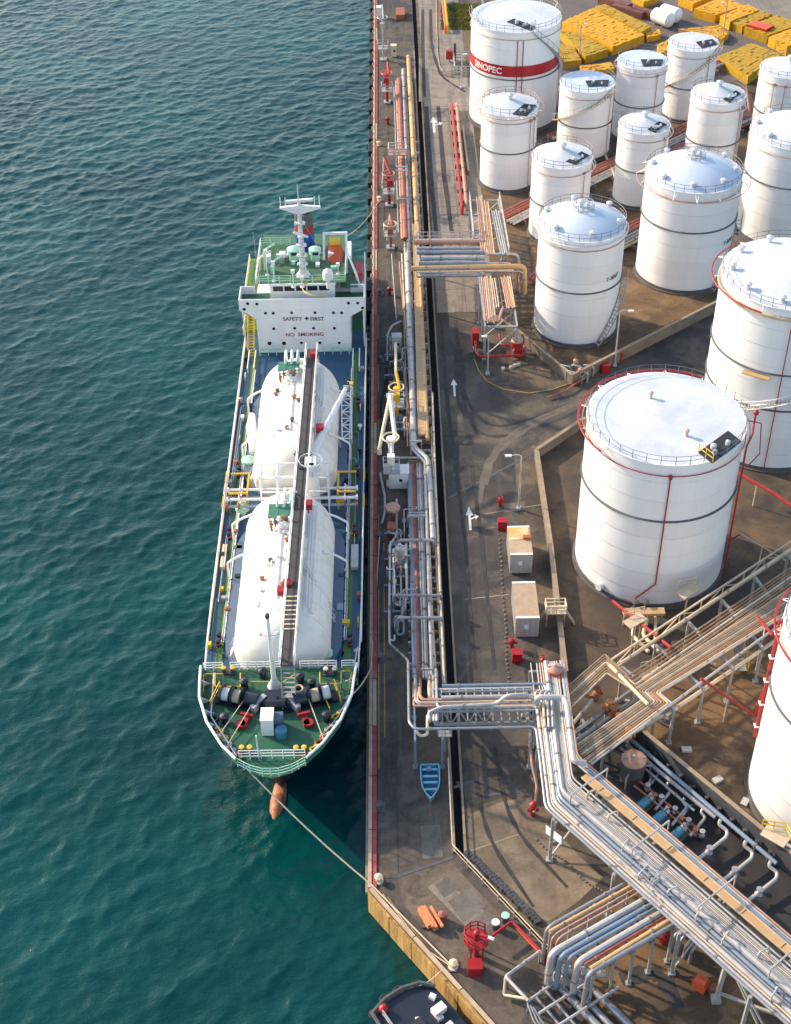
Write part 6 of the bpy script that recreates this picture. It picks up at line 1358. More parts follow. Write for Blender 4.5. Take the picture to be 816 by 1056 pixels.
for i, (px, py) in enumerate(((665.5, 829), (682, 843), (700, 860))):
    q = G(px, py, .5); o = PU if i == 0 else place(PU, (0, 0, 0)); o.location = (q.x, q.y, .016); o.rotation_euler = (0, 0, -.85); o['label'] = labs[i]
def vessel(px, py, r, h, body, top, label, name='vessel', cat='vessel'):
    c = G(px, py, h); t = thing(name, (c.x, c.y, 0), label, cat); m = MB(); m.lathe((c.x, c.y, 0), [(r, 0), (r, h - .2)], 20); m.build('shell', body, t)
    m = MB(); m.lathe((c.x, c.y, h - .2), [(r * 1.03, 0), (r * 1.03, .1), (r * .7, .3), (.02, .4)], 20); m.build('lid', top, t)
    m = MB(); m.beam((c.x - r, c.y, h + .12), (c.x + r, c.y, h + .12), .1, .08); m.lathe((c.x, c.y, h + .1), [(.16, 0), (.16, .3), (.02, .35)], 8); m.build('lid_fitting', M_STEEL, t)
    for a in (0, 2.1, 4.2): m = MB(); m.tube([(c.x + r * math.cos(a), c.y + r * math.sin(a), h * .6), (c.x + (r + .5) * math.cos(a), c.y + (r + .5) * math.sin(a), h * .6), (c.x + (r + .5) * math.cos(a), c.y + (r + .5) * math.sin(a), 0)], .09, 6); m.build('nozzle', M_STEEL, t)
    return t
vessel(654, 782, 1.1, 2.6, M_DKSTEEL, M_PINK, 'upright dark vessel with a round pink lid at the head of the pump pit')
vessel(572.5, 688, .72, 6.6, M_ORANGE, M_PINK, 'orange upright vessel with a rounded pink top at the head of the great rack')
vessel(412.5, 564, .52, 3.2, M_SILVERW, M_SILVERW, 'white upright filter vessel on the quay beside the white cross pipe')
vessel(533.5, 350, .75, 2.6, M_RED, M_PINK, 'red foam vessel with a pale rounded top beside the red skid', 'foam_tank', 'foam tank')
# ---------------------------------------------------------------- quay furniture
def bollard():
    t = thing('bollard', (0, 0, 0), 'bollard', 'bollard', 'bollards along the quay edge'); m = MB(); m.lathe((0, 0, 0), [(.42, 0), (.42, .08), (.24, .12), (.22, .42), (.34, .5), (.36, .62), (.02, .74)], 16); m.build('post', M_CREAM, t)
    m = MB(); m.box((0, 0, .03), (1.0, 1.0, .06)); m.build('base_plate', M_DKSTEEL, t); return t
BO = bollard()
for i, (px, py, lab, dark) in enumerate(((390.5, 908.5, 'cream bollard at the quay corner where the bow rope lands', 0), (467.5, 997, 'cream bollard on the lower quay edge with ropes made fast', 0), (391.5, 833, 'dark bollard on the quay left of the blue rowing boat', 1), (392, 680, 'dark bollard on the quay beside the ship\'s green deck', 1), (391.5, 555, 'bollard on the quay with the long bow rope, beside the white filter vessel', 1), (392, 455, 'dark bollard below the foot of the white loading arm', 1), (392, 372, 'dark bollard beside the white control cabinet', 1), (392, 303, 'dark bollard left of the small red hydrant on the quay', 1), (391, 207, 'pale bollard taking the ship\'s thin stern rope', 0), (390.5, 150, 'pale bollard near the far red loading arms', 0))):
    q = G(px, py); o = BO if i == 0 else place(BO, (0, 0, 0)); o.location = (q.x, q.y, 0.02); o['label'] = lab
    if dark:
        ch = [k for k in o.children if k.name.startswith('post')][0]; ch.data = ch.data.copy(); ch.data.materials[0] = M_DKSTEEL
def fender():
    t = thing('rubber_fender', (0, 0, 0), 'fender', 'fender', 'black rubber fenders hung on the quay side'); m = MB()
    m.box((0, 0, 0), (.62, 3.6, 1.7)); m.build('rubber_block', M_RUBBER, t)
    m = MB()
    for y in (-1.2, 1.2): m.tube([(.2, y, .85), (.5, y, 1.6)], .06, 5)
    m.build('chains', M_DKSTEEL, t); m = MB(); m.box((-.34, 0, 0), (.08, 3.2, 1.4)); m.build('face_pad', M_DKSTEEL, t); return t
FE = fender(); yy = 163.0; i = 0
while yy < 290:
    o = FE if i == 0 else place(FE, (0, 0, 0)); o.location = (QX - .42, yy + rnd.uniform(-.4, .4), -.95); o['label'] = 'black rubber fender hanging on the quay side beyond the ship\'s stern'; yy += 5.3; i += 1
def loading_arm(px, py, label, m1, m2, h=7.0, reach=(0, -6, -3), boom=(.3, 5, 2.0), group='marine loading arms on the quay', r=.2):
    c = G(px, py); t = thing('loading_arm', (c.x, c.y, 0), label, 'loading arm', group)
    m = MB(); m.box((c.x, c.y, .15), (1.2, 1.2, .3)); m.build('base_plate', M_STEEL, t)
    m = MB(); m.tube([(c.x, c.y, .2), (c.x, c.y, h)], r * 1.3, 10); m.lathe((c.x, c.y, h - .3), [(r * 2, 0), (r * 2, .5), (.02, .55)], 10); m.build('riser', m1, t)
    top = Vector((c.x, c.y, h)); e = top + Vector(boom); m = MB(); m.tube([top + Vector((r * 2, 0, 0)), e], r, 8); m.build('inboard_arm', m1, t)
    f = e + Vector(reach); m = MB(); m.tube([e, f], r * .8, 8); m.tube([f, f - Vector((0, .1, .7))], r, 8); m.build('outboard_arm', m2, t)
    m = MB(); w = top - Vector(boom) * .42; m.beam(top, w, r, r); m.box(w, (.8, .7, .9)); m.build('counterweight', m1, t)
    m = MB(); m.ring((c.x, c.y, h + .3), .9, .10, 16, 5); m.build('slewing_ring', m2, t)
    m = MB(); m.rail([(c.x - .9, c.y - .9, 2.4), (c.x + .9, c.y - .9, 2.4), (c.x + .9, c.y + .9, 2.4), (c.x - .9, c.y + .9, 2.4)], 1.0, .05, 1, 2, closed=True); m.box((c.x, c.y, 2.35), (1.9, 1.9, .08)); m.build('work_platform', M_STEEL, t)
    return t
loading_arm(404.2, 500, 'tall white loading arm with a slanting outer arm, at the middle of the quay', M_WHITE, M_CREAM, 6.5, (-1.3, -6.5, -2.6), (.0, 6.2, 1.6), r=.26)
loading_arm(409.5, 432, 'yellow loading arm with a long cream boom above the white one', M_YELLOW, M_CREAM, 4.4, (0, 7.0, -.6), (0, 2.0, 1.2), r=.2)
loading_arm(399.5, 106, 'far red loading arm, upper of the two by the red pipes', M_RED, M_ORANGE, 5.0, (0, -3, -2.6), (.2, 3, 1.0))
loading_arm(401.5, 212, 'red loading arm below the pink crossing platform', M_RED, M_PINK, 5.0, (-.3, -3, -2.8), (-.6, 3.0, 1.4))
loading_arm(395.5, 62, 'far grey loading arm with slender white pole, at the top of the quay', M_SILVERW, M_STEEL, 7.5, (0, -3, -3), (0, 3, 1.5), r=.12)
loading_arm(403, 256, 'small rusty brown loading arm near the far bridge', M_RUSTY, M_BEIGE, 3.6, (-.4, -2.6, -2), (0, 2, .8), r=.16)
def cabinet(px, py, d, body, label, name='cabinet', cat='cabinet', roof=None, hole=True):
    c = G(px, py); t = thing(name, (c.x, c.y, 0), label, cat); MB().box((c.x, c.y, d[2] / 2 + .06), d).build('body', body, t)
    MB().box((c.x, c.y, d[2] + .10), (d[0] * 1.08, d[1] * 1.08, .08)).build('roof', roof or body, t)
    MB().box((c.x, c.y - d[1] / 2 - .02, d[2] * .5), (d[0] * .8, .04, d[2] * .8)).build('door', body, t)
    if hole: MB().box((c.x + d[0] * .1, c.y - d[1] / 2 - .045, d[2] * .6), (.35, .04, .35)).build('window', M_GLASS, t)
    return t
cabinet(409.5, 362, (1.2, 1.1, 2.3), M_CONT, 'light grey control cabinet with a dark window on the quay')
cabinet(391, 18, (.9, 1.2, 2.0), M_WHITE, 'small white cabinet at the very top of the quay', hole=False)
cabinet(406.3, 58, (1.0, 1.0, 2.0), M_CREAM, 'cream cabinet beside the far grey loading arm')
cabinet(403.5, 421, (1.0, .9, 1.8), M_YELLOW, 'yellow control box with a white lid beside the yellow loading arm', roof=M_WHITE, hole=False)
cabinet(411.5, 500, (2.2, 1.6, 2.2), M_WHITE, 'large whitish pump box with a dark opening at the foot of the white loading arm')
cabinet(413, 17, (1.6, 3.6, .9), M_RUSTY, 'low rust-brown crate on the apron at the top of the quay', 'storage_crate', 'crate', hole=False)
c = G(405, 523, 2.2); t = thing('valve_house', (c.x, c.y, 0), 'orange-pink octagonal hood with brown valves below, on the quay', 'hood'); MB().lathe((c.x, c.y, 2.0), [(.85, 0), (.85, .25), (.35, .45), (.02, .5)], 8, smooth=False).build('hood', M_PINK, t)
MB().tube([(c.x, c.y, 0), (c.x, c.y, 2.0)], .25, 10).build('stem', M_RUSTY, t); MB().box((c.x - .1, c.y - 2.0, .7), (1.0, 1.2, 1.2)).build('valve_body', M_RUSTY, t)
# manifold pipework on the quay below the white arm
def manifold(pxpts, label, m=M_SILVERW, r=.13, z=1.2):
    P = [G(x, y, zz) for x, y, zz in pxpts]; o = MB().pipe(P, r, 8, .35).build('quay_pipe', m, origin=(P[0].x, P[0].y, 0)); return tag(o, label, 'pipe', 'pipes of the quay manifold')
manifold([(415, 336, .1), (414, 331, 1.4), (404, 336, 1.4), (399.5, 346, 1.2), (399.5, 372, .1)], 'bent white pipe arching over the quay above the control cabinet')
manifold([(409, 552, 1.4), (402.5, 562, 1.4), (401.5, 640, 1.2), (402, 664, .7)], 'long white pipe down the left side of the filter vessel')
manifold([(406, 566, 1.4), (406, 622, 1.2), (413, 625, 1.2), (414, 612, 1.2)], 'white U-shaped pipe left of the filter vessel')
manifold([(413.5, 576, 1.0), (414, 612, 1.0), (415, 640, .6)], 'straight white pipe below the filter vessel', r=.11)
manifold([(419, 560, 1.8), (420, 618, 1.2), (415, 622, 1.0), (415, 616, 1.0)], 'hooked white pipe right of the filter vessel', M_SILVER, .16)
manifold([(407, 655, .9), (407, 661, .8), (402, 660, .8), (402, 640, .8)], 'small white pipe loop at the lower end of the manifold', r=.10)
manifold([(400.5, 540, 1.0), (400.5, 549, 1.0), (409, 551, 1.0), (409, 515, 1.2)], 'white pipe hooked under the pink hood', r=.12)
manifold([(392, 488, .4), (397, 512, .5), (397, 528, .5), (394, 540, .3)], 'loose pale hose on the quay beside the white pump box', M_STEEL, .14)
manifold([(399, 380, .2), (397, 400, .25), (393, 412, .2), (393, 430, .2)], 'dark hose on the quay left of the yellow loading arm', M_RUBBER, .13)
manifold([(412, 640, 1.4), (416.5, 640, 1.4), (416.5, 654, .8), (410, 655, .8), (410, 642, .8)], 'blue-grey pipe loop at the lower end of the manifold', M_BLUEP, .11)
for i in range(26):                                            # more small-bore pipes of the two manifolds
    px = rnd.uniform(401, 419); up = i % 2 == 0; py = rnd.uniform(366, 470) if up else rnd.uniform(548, 655); c = G(px, py); t = MB(); L_ = rnd.uniform(1.2, 4.0); z = rnd.uniform(.5, 1.9); w_ = rnd.choice([-.8, .8, 1.4, -.5])
    t.pipe([(c.x, c.y, 0), (c.x, c.y, z), (c.x, c.y + L_, z), (c.x + w_, c.y + L_, z), (c.x + w_, c.y + L_ + .5, z), (c.x + w_, c.y + L_ + .5, 0)], rnd.choice([.06, .08, .11]), 7, .25)
    q = Vector((c.x, c.y + L_ * .5, z)); t.cyl(q - Vector((0, .2, 0)), q - Vector((0, .1, 0)), .2, n=8); t.cyl(q + Vector((0, .1, 0)), q + Vector((0, .2, 0)), .2, n=8); t.tube([q, q + Vector((0, 0, .5))], .05, 5)
    o = t.build('manifold_pipe', rnd.choice([M_WHITE, M_SILVERW, M_SILVERW, M_STEEL, M_BEIGE]), origin=(c.x, c.y, 0))
    tag(o, 'thin branch pipe with a flanged valve in the ' + ('upper' if up else 'lower') + ' quay manifold', 'pipe', 'small branch pipes of the quay manifold')
for i in range(22):                                            # valve spools of the two manifolds
    if i < 12: px, py = 403 + (i % 3) * 5.0, 372 + i * 7.0
    else: px, py = 404 + (i % 3) * 5.0, 556 + (i - 12) * 9.0
    c = G(px, py); t = thing('valve_spool', (c.x, c.y, 0), 'valve', 'valve', 'valve spools of the quay manifold')
    t['label'] = ('grey valve spool in the upper quay manifold, beside the yellow and white loading arms' if i < 12 else 'grey valve spool in the lower quay manifold, around the white filter vessel')
    m = MB(); m.tube([(c.x - .7, c.y, .9), (c.x + .9, c.y, .9)], .11, 8); m.cyl((c.x - .25, c.y, .9), (c.x - .15, c.y, .9), .24, n=10); m.cyl((c.x + .15, c.y, .9), (c.x + .25, c.y, .9), .24, n=10); m.tube([(c.x - .7, c.y, .9), (c.x - .7, c.y, 0)], .09, 6); m.tube([(c.x + .9, c.y, .9), (c.x + .9, c.y, 0)], .09, 6); m.build('spool', M_SILVERW if i % 3 else M_BLUEP, t)
    m = MB(); m.tube([(c.x, c.y, .95), (c.x, c.y, 1.5)], .05, 6); m.ring((c.x, c.y, 1.5), .26, .045, 12, 5); m.build('hand_wheel', M_DKSTEEL if i % 2 else M_REDOX, t)
for i, (px, py) in enumerate(((402, 304), (400, 190), (400, 128), (397, 124))):
    if i == 3: continue
    c = G(px, py); t = thing('fire_hydrant', (c.x, c.y, 0), ['small red hydrant on the quay beyond the control cabinet', 'red hydrant by the pink-and-red loading arm', 'red hydrant near the far red pipes'][i], 'hydrant', 'red hydrants on the quay'); MB().lathe((c.x, c.y, 0), [(.22, 0), (.2, .9), (.3, .95), (.3, 1.1), (.02, 1.3)], 10).build('barrel', M_RED, t); MB().cyl((c.x - .5, c.y, .8), (c.x + .5, c.y, .8), .14, n=8).build('outlets', M_RED, t)
# blue rowing boat
c = G(444, 811, 0); t = thing('rowing_boat', (c.x, c.y, 0), 'small blue open rowing boat with thwarts lying on the quay', 'boat'); n = 14; vs = []; hw = lambda u: .84 * (1 - max(0, (u - .3) / .7) ** 3.0) * (1 if u > .05 else .93)
Lb = 3.9; outer = []; 
for i in range(n + 1):
    u = i / n; y = c.y + Lb / 2 - u * Lb; w = max(hw(u), .02)
    outer.append([(c.x - w, y, .72 + .12 * u), (c.x - w * .75, y, .25), (c.x, y, .08), (c.x + w * .75, y, .25), (c.x + w, y, .72 + .12 * u)])
m = MB(); fs = []
for i in range(n):
    for j in range(4): fs.append((i * 5 + j, i * 5 + j + 1, (i + 1) * 5 + j + 1, (i + 1) * 5 + j))
m.add([p for r in outer for p in r], fs, True); m.add(outer[0], [(4, 3, 2, 1, 0)]); m.build('hull', M_BOATB, t)
m = MB(); m.add([((p[0] - c.x) * .9 + c.x, p[1], p[2] + .03) for r in outer for p in r], [f[::-1] for f in fs], True); m.build('inner_hull', M_BOATI, t)
m = MB(); m.tube([(r[0][0], r[0][1], r[0][2] + .02) for r in outer] + [(r[4][0], r[4][1], r[4][2] + .02) for r in outer[::-1]], .06, 6, closed=True); m.build('gunwale', M_BOATB, t)
for u in (.12, .32, .5, .7): y = c.y + Lb / 2 - u * Lb; MB().box((c.x, y, .58), (hw(u) * 1.75, .24, .05)).build('thwart', M_BOATB, t)
MB().box((c.x - .1, c.y + 1.45, .7), (.4, .4, .3)).build('engine_cover', M_BLUEP, t)
# fence along the trench near the boat and down the diagonal
c = G(466, 880); FN = thing('guard_fence', (c.x, c.y, 0), 'rusty guard fence along the trench, from the boat down the diagonal', 'fence')
P = [G(459.5, 790), G(464, 834), G(464, 879), G(564, 983)]; P[0].x = P[1].x = P[2].x = TX0 - .3
for a, b in zip(P[:-1], P[1:]):
    L = (b - a).length; k = max(1, round(L / 2.2))
    for i in range(k):
        s = a.lerp(b, i / k); e = a.lerp(b, (i + 1) / k); MB().beam((s.x, s.y, 0), (s.x, s.y, 1.15), .09, .09).build('post', M_BEIGE, FN)
        MB().tube([s + Vector((0, 0, 1.15)), e + Vector((0, 0, 1.15))], .05, 5).build('top_rail', M_CREAM, FN)
        if s.y < 73: MB().tube([s + Vector((0, 0, .6)), e + Vector((0, 0, .6))], .04, 5).build('mid_rail', M_BEIGE, FN)
P = [G(480, 883), G(552, 953)]; c = P[0]; t = thing('stone_edging', (c.x, c.y, 0), 'line of dark rough stones edging the far side of the diagonal trench', 'edging'); st_ = MB().box((0, 0, 0), (.55, .45, .34)).mesh('edging_stone'); st_.materials.append(M_WALLD)
for i in range(26): q = P[0].lerp(P[1], i / 25); piece(st_, 'edging_stone', t, (q.x + .2 + rnd.uniform(-.05, .05), q.y + .2, .15), rnd.uniform(0, 1))
# orange timbers, red monitor, foam trolley
c = G(446, 950); t = thing('timber_stack', (c.x, c.y, 0), 'small stack of orange-painted timbers on the lower quay', 'timber stack')
for i in range(8):
    a = rnd.uniform(-.12, .12) + 1.95; x = c.x - .7 + .26 * (i % 5); z = .35 + .3 * (i // 4); m = MB(); m.box((x, c.y, z), (1.9 + rnd.uniform(-.2, .4), .24, .22), 0); o = m.build('timber', M_TIMBER, t, origin=(x, c.y, z)); o.rotation_euler = (0, 0, a)
for o_ in (-.6, .6): MB().box((c.x, c.y + o_, .12), (1.7, .25, .24)).build('bearer', M_DKSTEEL, t)
MB().lathe((c.x + .8, c.y + .1, 0), [(.35, 0), (.35, .9), (.02, 1.0)], 12).build('drum', M_REDOX, t)
c = G(491, 985); t = thing('fire_monitor', (c.x, c.y, 0), 'red fire monitor on a railed red platform, lower quay', 'fire monitor')
MB().lathe((c.x, c.y, 2.2), [(1.05, 0), (1.05, .12), (.02, .13)], 12, smooth=False).build('platform', M_RED, t)
MB().rail([(c.x + 1.0 * math.cos(a), c.y + 1.0 * math.sin(a), 2.3) for a in np.linspace(.8, 5.2, 8)], 1.0, .06, .8, 2).build('platform_rail', M_RED, t)
m = MB(); m.tube([(c.x, c.y, 0), (c.x, c.y, 3.1)], .22, 10); m.tube([(c.x, c.y, 3.1), (c.x + .9, c.y - .5, 3.3)], [.2, .12], 10); m.ball((c.x, c.y, 3.1), .32, 10, 7); m.build('nozzle', M_RED, t)
MB().tube([(c.x + .6, c.y - .3, 3.2), (c.x + 1.3, c.y - .75, 3.4)], .13, 8).build('barrel_tip', M_TEXTW, t)
m = MB()
for a in (.8, 2.4, 4.0, 5.5): m.beam((c.x + .7 * math.cos(a), c.y + .7 * math.sin(a), 0), (c.x + .7 * math.cos(a), c.y + .7 * math.sin(a), 2.2), .12, .12)
m.build('legs', M_RED, t); m = MB(); m.box((c.x - .2, c.y - 1.5, .55), (1.1, .9, 1.1)); m.box((c.x - .2, c.y - 1.5, 1.14), (1.2, 1.0, .1)); m.build('valve_box', M_RED, t)
P = [G(504, 968, 1.2), G(528, 950, 1.2), G(558, 981, 1.2), G(563, 984, 1.2)]; o = MB().pipe(P + [P[-1] - Vector((0, 0, 1.2))], .13, 8, .3).build('red_pipe', M_RED, origin=(P[1].x, P[1].y, 0)); tag(o, 'red pipe from the fire monitor turning along the diagonal fence', 'pipe')
o = MB().pipe([G(533, 957, 1.0), G(560, 986, 1.0)], .10, 8).build('red_pipe', M_ORANGE, origin=(P[2].x, P[2].y, 0)); tag(o, 'thin orange pipe beside the red one at the diagonal fence', 'pipe')
for px, py, lab in ((521, 950, 'pale green drum at the bend of the red pipe'), (511, 957, 'white-topped drum left of the pale green one')):
    c = G(px, py); t = thing('drum', (c.x, c.y, 0), lab, 'drum'); MB().lathe((c.x, c.y, 0), [(.33, 0), (.33, .8)], 14).build('body', M_DKSTEEL, t); MB().lathe((c.x, c.y, .8), [(.35, 0), (.35, .08), (.02, .1)], 14).build('lid', M_MINT if px > 515 else M_TEXTW, t)
# containers
def container(px0, px1, py, L, h, roofm, label, rz, side=M_CONT):
    a, b = G(px0, py), G(px1, py); w = b.x - a.x; c = Vector(((a.x + b.x) / 2, a.y + L / 2, 0)); t = thing('office_container', (c.x, c.y, .004), label, 'container', 'grey containers beside the bund wall')
    m = MB(); m.box((c.x, c.y, h / 2 + .1), (w, L, h)); m.build('body', side, t); k = int(L / .3); m = MB()
    for i in range(k):
        y = c.y - L / 2 + (i + .5) * L / k
        for s in (-1, 1): m.box((c.x + s * (w / 2 + .02), y, h / 2 + .1), (.05, .14, h - .2))
    m.build('corrugation', side, t, kind='stuff')
    m = MB(); m.box((c.x, c.y, h + .14), (w + .1, L + .1, .1)); RF = m.build('roof', roofm, t)
    m = MB()
    for s in (-1, 1): m.box((c.x, c.y + s * (L / 2 - .12), h + .21), (w + .06, .28, .05))
    m.build('roof_edge', M_WHITE, RF)
    m = MB(); m.box((c.x - .1, c.y - L / 2 - .06, h * .62), (.42, .10, .5)); m.build('vent_box', M_TEXTW, t)
    m = MB(); m.box((c.x, c.y - L / 2 - .02, h / 2 + .1), (w * .94, .03, h * .92)); m.build('end_panel', side, t)
    for o_ in (-.32, -.1, .12, .34): MB().beam((c.x + o_ * w, c.y - L / 2 - .06, .3), (c.x + o_ * w, c.y - L / 2 - .06, h), .05, .05).build('lock_bar', M_STEEL, t)
    t.rotation_euler = (0, 0, rz)
    return t, c, w
CT, c, w = container(525.8, 548.2, 592, 4.6, 2.5, M_CONTR, 'grey container with a rust-streaked, partly patched roof, the farther of two', 0)
MB().box((c.x - .05, c.y + 1.1, 2.72), (w * .94, 2.0, .05)).build('rusty_roof_sheet', M_RUSTR, CT); MB().box((c.x + .75, c.y + .35, 2.85), (.8, .5, .25)).build('roof_box', M_RUSTY, CT)
container(531.5, 555, 657.5, 5.3, 2.5, M_CONTR, 'tan-roofed grey container, the nearer of two', 0)
# red hydrant posts and boxes on the road side
for px, py, lab in ((518, 545, 'red fire box on the road above the farther container'), (533, 681, 'red fire box on the road below the nearer container'), (624, 384, 'red drum-like fire box by the side road bund wall')):
    c = G(px, py); t = thing('fire_box', (c.x, c.y, 0), lab, 'fire box', 'red fire boxes'); MB().box((c.x, c.y, .6), (.95, .8, 1.15)).build('body', M_RED, t); MB().box((c.x, c.y, 1.22), (1.05, .9, .08)).build('lid', M_RED, t); MB().box((c.x, c.y - .42, .6), (.7, .04, .8)).build('door', M_BAND, t)
for px, py, lab in ((516, 522, 'red hydrant on the road above the red fire box'), (528, 668, 'red hydrant leaning beside the nearer container'), (559, 700, 'tall red hydrant left of the orange vessel'), (640, 372, 'dark red hydrant at the foot of the lamp by the side road')):
    c = G(px, py); t = thing('fire_hydrant', (c.x, c.y, 0), lab, 'hydrant', 'red hydrants of the yard'); h = 3.0 if px == 559 else 1.2; MB().lathe((c.x, c.y, 0), [(.2, 0), (.18, h * .8), (.28, h * .82), (.28, h * .92), (.02, h)], 10).build('barrel', M_RED, t); MB().cyl((c.x - .55, c.y, h * .55), (c.x + .55, c.y, h * .6), .13, n=8).build('outlets', M_RED, t); MB().ring((c.x, c.y, h + .1), .24, .05, 12, 5).build('hand_wheel', M_RED, t)
# chain line of small stones edging the road
cc = G(516, 600); t = thing('stone_edging', (cc.x, cc.y, 0), 'dotted line of small stones along the road beside the containers', 'edging'); st2 = MB().box((0, 0, 0), (.16, .20, .12)).mesh('edging_stone'); st2.materials.append(M_WALL)
for i in range(34): q = G(515 + i * .28, 552 + i * 4.6); piece(st2, 'edging_stone', t, (q.x + rnd.uniform(-.1, .1), q.y, .06), rnd.uniform(0, 1))
cc = G(575, 890); t = thing('stone_edging', (cc.x, cc.y, 0), 'dotted line of stones on the yard below the great rack', 'edging')
for i in range(26): q = G(553 + i * 3.2, 866 + i * 2.6 + math.sin(i * .5) * 2); piece(st2, 'edging_stone', t, (q.x, q.y, .06), rnd.uniform(0, 1))
# lamp posts
def lamp(px, py, h, dx, label):
    c = G(px, py); t = thing('street_lamp', (c.x, c.y, 0), label, 'lamp post', 'lamp posts of the terminal'); m = MB(); m.tube([(c.x, c.y, 0), (c.x, c.y, h)], [.13, .08], 8); m.box((c.x, c.y, .15), (.5, .5, .3)); m.build('post', M_SILVERW, t)
    m = MB(); m.pipe([(c.x, c.y, h - .1), (c.x + dx * .2, c.y, h + .2), (c.x + dx, c.y, h + .1)], .06, 6, .3); m.build('arm', M_SILVERW, t); m = MB(); m.box((c.x + dx * 1.1, c.y, h + .08), (.7, .3, .16)); m.build('lantern', M_TEXTW, t)
lamp(535, 525, 7.5, -1.3, 'tall lamp post by the long bund wall above the containers'); lamp(634, 377, 8.0, 1.2, 'tall lamp post by the bund wall, right of the front domed tank'); lamp(503, 386, 5.6, -.5, 'thin lamp post standing in front of the steel rack'); lamp(476, 91, 6.0, .5, 'far lamp post at the road bend left of the red-banded tank'); lamp(597, 62, 6.5, .6, 'far lamp post in front of the yellow crate stacks'); lamp(745, 42, 7.0, -.6, 'far lamp post behind the stair-wrapped back tank')
# red foam skid
c = G(515, 362); t = thing('foam_skid', (c.x, c.y, 0), 'red tubular foam skid below the steel rack by the road', 'foam skid')
for pts, r in ((((490, 340), (491, 362), (494, 368), (541, 366), (541, 356)), .26), (((515, 345), (517, 356), (541, 356)), .2)): MB().pipe([G(x, y, .9) for x, y in pts], r * .72, 10, .5).build('red_pipe', M_RED, t)
MB().box(G(490.5, 347, 1.1), (.85, 1.4, 1.9)).build('red_cabinet', M_RED, t); MB().box(G(487, 364, .4), (.8, .8, .8)).build('dark_box', M_DKSTEEL, t)
for i, (px, py) in enumerate(((519, 381), (528, 379), (533, 377))):
    c = G(px, py); o = MB().box((c.x, c.y, .15), (.4 + .22 * i, .4, .3), .4).build('debris_block', M_CONT if i < 2 else M_BEIGE, origin=(c.x, c.y, 0)); tag(o, ['small pale block left on the kerbed island', 'middle pale block on the kerbed island', 'larger buff block on the kerbed island'][i], 'block')
# valve cluster at the bund corner
c = G(592, 385); t = thing('valve_station', (c.x, c.y, 0), 'grey valve station with orange wheel heads at the bund corner by the side road', 'valve station')
for i in range(5): a = G(578 + i * 6, 376 + (i % 2) * 6, 1.4); MB().pipe([(a.x, a.y, 0), a, a + Vector((1.2, -.6, 0)), (a.x + 1.2, a.y - .6, 0)], .12, 7, .3).build('pipe', M_STEEL, t)
for px, py in ((594, 372), (599, 381)): a = G(px, py, 1.9); m = MB(); m.lathe((a.x, a.y, 1.5), [(.3, 0), (.34, .5), (.02, .7)], 10); m.tube([(a.x, a.y, 0), (a.x, a.y, 1.5)], .08, 6); m.build('wheel_head', M_PINK, t)
MB().rail([G(585, 392), G(600, 396), G(606, 390)], 1.1, .06, 1.2).build('guard_rail', M_STEEL, t); MB().pipe([G(565, 410, .3), G(585, 402, .5), G(600, 391, .5)], .12, 7).build('pipe', M_RUSTY, t)
# white access platform over the bund wall
c = G(572, 626); t = thing('step_over', (c.x, c.y, 0), 'cream step-over platform crossing the long bund wall beside the nearer container', 'platform'); p = G(573, 629, 1.9); MB().box(p, (2.0, 1.3, .1)).build('deck', M_BEIGE, t); MB().rail([(p.x - 1, p.y - .6, p.z), (p.x + 1, p.y - .6, p.z), (p.x + 1, p.y + .6, p.z), (p.x - 1, p.y + .6, p.z)], 1.0, .07, .9, 2, closed=True).build('rail', M_CREAM, t)
m = MB()
for s in (-1, 1): m.beam((p.x + s * .9, p.y - .5, 0), (p.x + s * .9, p.y - .5, p.z), .12, .12); m.beam((p.x + s * .9, p.y + .5, 0), (p.x + s * .9, p.y + .5, p.z), .12, .12); m.beam((p.x + s * 2.0, p.y, 0), (p.x + s * 1.0, p.y, p.z), .5, .1)
m.build('legs', M_BEIGE, t)
# nozzle platform at the foot of the large tank
c = G(665, 628); t = thing('nozzle_platform', (c.x, c.y, 0), 'rusty tan platform over the outlet valves at the foot of the flat-roofed tank', 'platform'); p = G(664, 631, 1.8); MB().box(p, (4.2, .9, .3)).build('deck', M_TAN, t)
for px in (655, 666): a = G(px, 622, 2.2); m = MB(); m.lathe((a.x, a.y, 1.0), [(.3, 0), (.4, .4), (.12, .8), (.12, 1.4), (.4, 1.42), (.02, 1.5)], 10); m.build('valve', M_DKSTEEL, t); MB().pipe([(a.x, a.y - .4, 1.3), (a.x, a.y - 1.4, 1.3), G(px - 3, 655, .6), G(px + 14, 672, .6)], .2, 8, .5).build('outlet_pipe', M_CREAM, t)
MB().pipe([G(676, 634, 1.0), G(676, 660, .6)], .16, 8).build('outlet_pipe', M_CREAM, t)
m = MB()
for s in (-1.9, 0, 1.9): m.beam((p.x + s, p.y, 0), (p.x + s, p.y, 1.7), .16, .16)
m.build('legs', M_STEEL, t)
